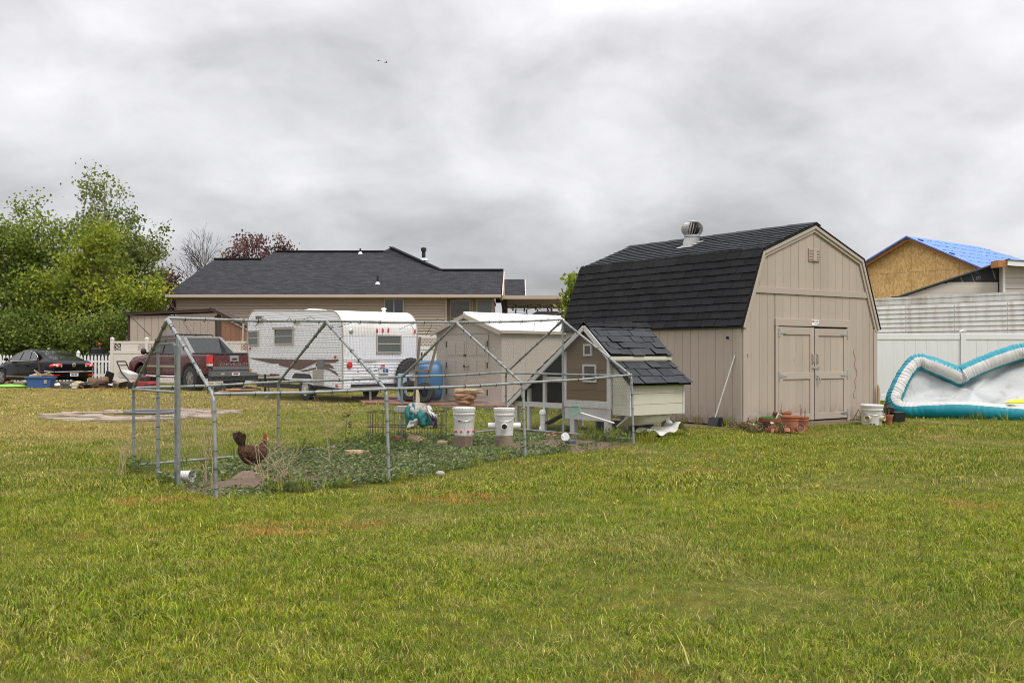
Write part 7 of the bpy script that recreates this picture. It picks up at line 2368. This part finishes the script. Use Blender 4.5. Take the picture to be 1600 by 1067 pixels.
# white feeder bucket at the right barn corner
rb_ = thing('bucket_feeder', 'white bucket with two cream pipe spouts beside the right barn corner', 'bucket', BP(1362, 664), 0, 'chicken feeder buckets')
bucket_body(.165, .185, .36, M_BUCKET, rb_)
spout(rb_, -128, M_CREAMP, .13, .048, .15, .09); spout(rb_, -48, M_CREAMP, .13, .048, .15, .09)
for az in (-115, -97): MB().lathe([(.02, 0), (.02, .012), (0, .012)], (.165 * math.cos(R(az)), .165 * math.sin(R(az)), .02), 8, (R(90), 0, R(az + 90))).build('hole_plug', M_BLACK, rb_)
bo_ = BP(1382, 663)
bt_ = thing('bottle', 'dark grey bottle with white and red label behind the white bucket', 'bottle', bo_ + Vector((0, .08, 0)), 0)
MB().span((-.05, -.03, 0), (.05, .03, .13)).build('bottle_body', mat('slate_plastic', (.05, .06, .08), .5), bt_, bevel=.01)
MB().span((-.052, -.032, .131), (.052, .032, .19)).build('label_band', M_WHITE, bt_)
MB().sphere((0, -.034, .16), (.018, .004, .012), 8, 6).build('label_mark', M_RED, bt_)
bx = BP(1402, 660)
bp_ = thing('nursery_crate', 'square black nursery pot by the pool corner', 'nursery pot', bx, R(10))
MB().box((0, 0, .09), (.19, .19, .18), taper=1.12).build('crate_body', M_BLACK, bp_)
MB().span((-.11, -.11, .17), (.11, .11, .195)).build('crate_rim', M_BLACK, bp_)
single(MB().sphere((0, 0, .12), (.13, .08, .13), 10, 8).jitter(.02, 5).build('black_bag', M_BLACK, loc=bx + Vector((-.12, .15, .08))), 'black bag behind the square nursery pot', 'bag')
# broken branch stub leaning on the corner, small wire holder, dangling red wire
stk = barn_pt(3.62, -.12)
single(MB().tube([stk, stk + Vector((.0, .02, .25)), stk + Vector((.01, .02, .5)), stk + Vector((.0, .03, .66))], [.035, .03, .034, .02], 8).build('peeled_stick', M_LOG, smooth=True), 'peeled tan stick leaning on the right barn corner', 'stick')
cg = barn_pt(2.98, -.14)
single(MB().tube([cg + Vector((-.1, 0, .03)), cg + Vector((0, 0, .22)), cg + Vector((.1, 0, .03)), cg + Vector((-.1, 0, .03))], .008, 5).tube([cg + Vector((-.12, 0, .02)), cg + Vector((.12, -.05, .02))], .03, 6).tube([cg + Vector((-.05, 0, .12)), cg + Vector((0, 0, .08)), cg + Vector((.05, 0, .12))], .006, 5).build('wire_holder', M_BARKD), 'small triangular wire suet holder on the ground by the right door', 'holder')
rw = MB(); q_ = [barn_pt(3.05 + .025 * math.sin(z * 23) + .03 * math.sin(z * 9), -.022, z) for z in np.linspace(1.35, .42, 26)]
single(rw.tube(q_, .004, 4).build('red_wire', mat('faded_red_wire', (.35, .14, .12), .6)), 'thin faded red wire hanging down the barn front right of the doors', 'wire')
single(MB().sphere((0, 0, .02), (.05, .035, .02), 8, 5).jitter(.01, 4).build('red_leaf', M_RED, loc=BP(1442, 674)), 'small red scrap lying on the lawn before the pool', 'scrap')
dpn = thing('long_dustpan', 'black dustpan on a long white handle leaning on the barn side wall', 'dustpan', barn_pt(-.16, .46), BARN_RZ)
MB().tube([(.0, .0, .16), (.14, -.32, 1.22)], .011, 6).build('handle', M_WHITE, dpn)
MB().prism([(-.10, .0), (.10, .0), (.05, .16), (-.04, .15)], 'y', -.12, .10).build('pan', M_BLACK, dpn)

# ------------------------------------------------------------------ left edge: tote of scraps, junk heaps, mower
M_TOTE = mat('blue_tote', (.035, .10, .26), .5, .06, 5)
tt = thing('storage_tote', 'blue plastic tote filled with scrap wood beside the sedan', 'tote', GP(64, 38.6), R(6))
MB().prism([(-.38, 0), (.38, 0), (.46, .36), (-.46, .36)], 'y', -.27, .27).build('tote_body', M_TOTE, tt)
MB().span((-.50, -.31, .36), (.50, .31, .42)).build('tote_rim', M_TOTE, tt, bevel=.01)
MB().span((.2, -.29, .16), (.30, -.275, .30)).build('label_sticker', M_CTRIM, tt)
for k, (a, b_, m) in enumerate((((-.42, 0, .42), (.40, -.05, .50), M_LUMBER), ((-.3, -.1, .46), (.42, .1, .47), M_LOG), ((-.05, .05, .4), (-.12, 0, 1.15), M_BROWN), ((-.25, 0, .66), (.05, .05, .44), M_LOG), ((-.45, .1, .44), (-.15, 0, .52), M_WHITE), ((.0, -.15, .45), (.3, .1, .58), M_STUMPT))):
    props(MB().bar(a, b_, .05, .05).build('wood_scrap', m, loc=tt.location, rot=(0, 0, R(6))), ['long orange board on top of the blue tote', 'tan board lying crosswise in the blue tote', 'thin dark stick standing upright in the blue tote', 'tan board sticking up at the left of the tote', 'short white board at the left end of the tote', 'short pale offcut at the right end of the tote'][k], 'wood scrap', 'scrap wood in the blue tote')
single(MB().lathe([(0, .02), (.62, .03), (.68, .06), (.60, .10), (.3, .13), (0, .14)], (0, 0, 0), 28).build('sled_disc', mat('lime_plastic', (.22, .62, .08), .5), smooth=True, loc=GP(18, 38.6)), 'lime green plastic saucer sled lying by the sedan front wheel', 'sled')
bg_ = thing('duffel_bag', 'brown slouching bag on the junk heap behind the sedan', 'bag', GP(152, 38.2), R(10))
MB().box((-.14, 0, .20), (.42, .34, .38), (.1, .15, 0), .75).jitter(.04, 2).build('bag_body', mat('tan_canvas', (.19, .125, .08), .85, .2, 6), bg_, smooth='full')
MB().box((.22, -.02, .30), (.46, .30, .22), (.1, -.12, .2), .7).jitter(.04, 4).build('bag_flap', mat('brown_leather', (.22, .12, .07), .7, .2, 6), bg_, smooth='full')
single(MB().box((0, 0, .38), (.32, .04, .5), (R(14), R(22), 0)).build('flat_board', M_BLACK, loc=GP(170, 38.2), bevel=.02), 'black flat board leaning up behind the junk heap', 'board')
r2 = random.Random(44)
J = [M_BLACK, M_STUMP, M_WHITE, M_TERRAD, M_WOODG, M_CLAD, M_STRAW, M_TIE, M_BROWN, M_CTRIM]
JN = ['black', 'brown', 'white', 'rusty', 'weathered', 'grey', 'straw coloured', 'charcoal', 'dark brown', 'taupe']
jb = [MB().box((0, 0, .05), (.5, .12, .07)).jitter(.02, 1), MB().box((0, 0, .09), (.3, .22, .18)).jitter(.03, 2), MB().tube([(-.45, 0, .05), (0, .06, .09), (.45, 0, .04)], .035, 6), MB().sphere((0, 0, .08), (.24, .16, .09), 10, 6).jitter(.03, 3)]
jd = ['board', 'box', 'pole', 'bag']
def junk(px0, px1, Y0, Y1, n_, where, seed):
    r2 = random.Random(seed); used = set()
    for k in range(n_):
        i = r2.randrange(4); c = r2.randrange(len(J))
        while (i, c) in used: i = r2.randrange(4); c = r2.randrange(len(J))
        used.add((i, c))
        b_ = MB(); b_.v = list(jb[i].v); b_.f = list(jb[i].f); b_.mi = [0] * len(b_.f)
        o = b_.build(jd[i] if i != 1 else 'small_box', J[c], loc=GP(r2.uniform(px0, px1), r2.uniform(Y0, Y1)) + Vector((0, 0, r2.uniform(0, .10))), rot=(r2.uniform(-.2, .2), r2.uniform(-.2, .2), r2.uniform(-.7, .7)))
        props(o, '%s %s lying in the junk %s' % (JN[c], jd[i], where), jd[i], 'junk %s' % where)
junk(84, 145, 37.6, 39, 22, 'behind the sedan bumper', 1)
junk(150, 196, 37.4, 39, 20, 'between the sedan and the mower', 2)
junk(6, 52, 38.4, 39, 8, 'under the sedan side', 3)
junk(325, 392, 32.2, 33.6, 9, 'in front of the truck tailgate', 4)
for k, (a, b_) in enumerate(((112, 150), (128, 168), (150, 190), (170, 197))):
    props(MB().bar(GP(a, 37.5) + Vector((0, 0, .10 + .02 * k)), GP(b_, 38.2) + Vector((0, 0, .16)), .10, .05).build('plank', [M_STRAW, M_BLACK, M_CLAD, M_VINYL][k]), ['straw coloured', 'black', 'grey', 'white'][k] + ' plank lying across the junk heap behind the sedan', 'plank')
for k in range(3):
    props(MB().bar(GP(330 + 14 * k, 32.2) + Vector((0, 0, .03 + .05 * k)), GP(392 + 3 * k, 32.6) + Vector((0, 0, .03 + .05 * k)), .09, .045).build('plank', M_LUMBER), 'orange-brown plank in the pile before the truck tailgate, %s' % ['bottom', 'middle', 'top'][k], 'plank', 'planks before the truck tailgate')
mw = thing('lawn_mower', 'red lawn mower with grey catcher in front of the maroon truck', 'lawn mower', GP(213, 36.6), R(-18))
# local: x forward (away from the handle)
MB().prism([(-.05, .10), (.75, .10), (.80, .22), (.62, .30), (.05, .30), (-.08, .22)], 'y', -.26, .26).build('deck', mat('mower_red', (.34, .03, .035), .4, .08, 5), mw, bevel=.03)
MB().lathe([(.17, .30), (.19, .36), (.17, .44), (.08, .48), (0, .48)], (.36, 0, 0), 16).build('engine', M_BLACK, mw, smooth=True)
MB().span((.22, -.1, .40), (.5, .1, .50)).build('engine_cover', mat('mower_cover', (.40, .04, .04), .4), mw, bevel=.03)
for s_ in (-.24, .24):
    MB().tube([(-.05, s_, .22), (-.45, s_, .62), (-.62, s_, .95), (-.66, s_ * .9, 1.0)], .022, 7).build('handle_bar', M_BLACK, mw)
MB().tube([(-.66, -.22, 1.0), (-.66, .22, 1.0)], .024, 7).tube([(-.56, -.24, .86), (-.56, .24, .86)], .02, 7).build('handle_grip', M_BLACK, mw)
MB().prism([(-.62, .42), (-.08, .34), (-.08, .56), (-.50, .70), (-.66, .62)], 'y', -.22, .22).build('grass_catcher', mat('grey_catcher', (.52, .51, .49), .8), mw, bevel=.03)
for x, r in ((.66, .10), (.02, .13)):
    for s_ in (-.30, .30):
        MB().lathe([(r * .5, -.03), (r, -.025), (r, .025), (r * .5, .03)], (x, s_, r), 16, (R(90), 0, 0)).build('wheel', M_TYRE, mw)
# wheelbarrow leaning against the beige shed, stool tyres and stone stack
M_BARROW = mat('blue_barrow', (.03, .135, .30), .4, .08, 4, spec=.5)
wbp = GP(660, 25.6)
wbr = thing('wheelbarrow', 'blue wheelbarrow tipped upright against the beige shed', 'wheelbarrow', wbp + Vector((0, 0, .055)), R(14))
# tray stands on end: x across, z along its length, opening away from camera
rings = []
for (z_, w, y0, d_) in ((.02, .24, .05, .22), (.06, .31, .0, .30), (.25, .34, -.05, .36), (.6, .34, -.06, .36), (.9, .33, -.04, .33), (1.0, .29, .0, .26), (1.03, .22, .05, .2)):
    rr = []
    for k in range(21):
        a = math.pi + math.pi * k / 20
        cx_, sx_ = math.cos(a), math.sin(a)
        rr.append(Vector((w * math.copysign(abs(cx_) ** .45, cx_), .15 + y0 + d_ * (-abs(sx_) ** .45), z_)))
    rings.append(rr)
tray = MB().loft(rings, False, False, True)
tray = tray.build('tray', M_BARROW, wbr, smooth='full', loc=(.16, 0, 0))
tray.modifiers.new('solid', 'SOLIDIFY').thickness = .012
M_HANDLE = mat('old_handle_wood', (.17, .13, .10), .85, .2, 6)
for s_, (b0, t0) in enumerate((((-.26, -.30, .05), (-.10, -.26, 1.62)), ((.02, -.30, .35), (.34, -.24, 1.50)))):
    MB().bar(b0, t0, .045, .055).build('handle', M_HANDLE, wbr)
MB().bar((-.32, -.34, .78), (.14, -.34, .80), .04, .05).tube([(.14, -.3, .5), (.05, -.34, .35), (-.2, -.32, .3)], .018, 6).tube([(-.2, -.3, .95), (.12, -.3, .98)], .018, 6).build('legs_brace', M_HANDLE, wbr)
tyl = MB().lathe([(.10, -.05), (.19, -.045), (.20, 0), (.19, .045), (.10, .05)], (0, 0, 0), 18, (R(90), 0, R(20)))
tyl.build('wheel', M_TYRE, wbr, loc=(-.05, -.2, .18))
for k, (px_, Y, r) in enumerate(((640, 25.9, .26), (664, 25.2, .25))):
    t_ = MB().lathe([(r * .55, -.09), (r * .95, -.09), (r, -.06), (r, .06), (r * .95, .09), (r * .55, .09), (r * .5, 0)], (0, 0, r + .05), 22, (R(78), 0, R(10 - 30 * k)), caps=False)
    single(t_.build('loose_tyre', M_TYRE, loc=GP(px_, Y)), ['black tyre standing left of the wheelbarrow below the spare wheel', 'black tyre standing under the front of the wheelbarrow'][k], 'tyre')
single(MB().span((-.10, -.1, .055), (.12, .1, .75)).tube([(.1, -.1, .7), (.3, -.1, .72)], .02, 6).build('pale_blue_box', mat('pale_blue', (.30, .47, .55), .5), loc=GP(628, 26.3), bevel=.015), 'pale blue upright container left of the wheelbarrow', 'container')
single(MB().prism([(-.04, .06), (.06, .06), (.05, .30), (-.0, .44), (-.03, .44)], 'y', -.015, .015).build('yellow_scrap', M_CREAMP, loc=GP(652, 24.9)), 'yellow funnel-shaped scrap hanging before the loose tyres', 'scrap')
M_SLATE = mat('rusty_slab', (.34, .185, .10), .9, .2, 4, rnd=.2, bump=.6, bscale=24)
z_ = .0
st_me = []
r2 = random.Random(17)
sbase = GP(730, 23.4)
for k, (w, h_, dx, nm) in enumerate(((.95, .06, .05, 'widest thin brown slab at the bottom of the stone stack'), (.80, .06, .02, 'rough brown stone second from the bottom of the stack'), (.42, .09, -.08, 'small brown stone in the middle of the stack'), (.54, .15, -.05, 'rounded orange stone second from the top of the stack'), (.68, .11, .02, 'pale flat stone on top of the stack'))):
    po = [(w / 2 * math.cos(6.283 * i / 11) * r2.uniform(.86, 1.06), .24 * math.sin(6.283 * i / 11) * r2.uniform(.86, 1.06)) for i in range(11)]
    rings = [[Vector((x * f, y * f, z)) for x, y in po] for f, z in ((.86, 0), (1, h_ * .3), (.98, h_ * .75), (.84, h_))]
    o = MB().loft(rings).jitter(.02, k).build('flat_stone', [M_WOODG, M_SLATE, M_SLATE, M_SLATE, M_LOG][k], loc=sbase + Vector((dx, 0, z_)), rot=(0, r2.uniform(-.04, .04), 0))
    props(o, nm, 'stone', 'stacked stones before the beige shed'); z_ += h_ * .98
for k, (a, b_) in enumerate(((688, 730), (722, 770))):
    props(MB().bar(GP(a, 23.3 + .1 * k) + Vector((0, 0, .04)), GP(b_, 23.0 + .2 * k) + Vector((0, 0, .05)), .2, .07).build('plank', M_WOODG), ['weathered grey plank on the left foot of the stone stack', 'weathered grey plank on the right foot of the stone stack'][k], 'plank')
# distant dark vehicle half hidden between tree and fence
dv = thing('trailer_frame', 'dark machine with small red light between the slim tree and fence', 'machine', GP(161, 46.0), 0)
MB().box((0, 0, 1.05), (1.0, .8, .5)).box((-.2, 0, 1.4), (.5, .6, .35)).build('machine_body', M_BLACK, dv, bevel=.08)
for s_ in (-.4, .42): MB().lathe([(.15, -.1), (.36, -.1), (.36, .1), (.15, .1)], (s_, -.3, .38), 16, (R(90), 0, 0)).build('wheel', M_TYRE, dv)
MB().sphere((0, -.42, 1.72), .06, 8, 6).tube([(0, -.4, 1.5), (0, -.42, 1.7)], .02, 6).build('red_light', M_REDLAMP, dv)
# two birds far up
def bird(label, p, a):
    t = thing('bird', label, 'bird', p, a, 'birds high in the sky')
    MB().sphere((0, 0, 0), (.05, .16, .05), 8, 6).prism([(-.05, -.28), (.05, -.28), (.02, -.1), (-.02, -.1)], 'z', -.008, .008).build('body', M_BARKD, t)
    for s_ in (-1, 1): MB().slab([(0, .08, .02), (s_ * .22, .06, .09), (s_ * .40, -.08, .04), (s_ * .2, -.04, .07), (0, -.06, .02)], .01).build('wing', M_BARKD, t)
bird('left one of two tiny birds high in the clouds', PP(591.4, 95.3, 130), R(40)); bird('right one of two tiny birds high in the clouds', PP(603.3, 98, 130), R(-60))
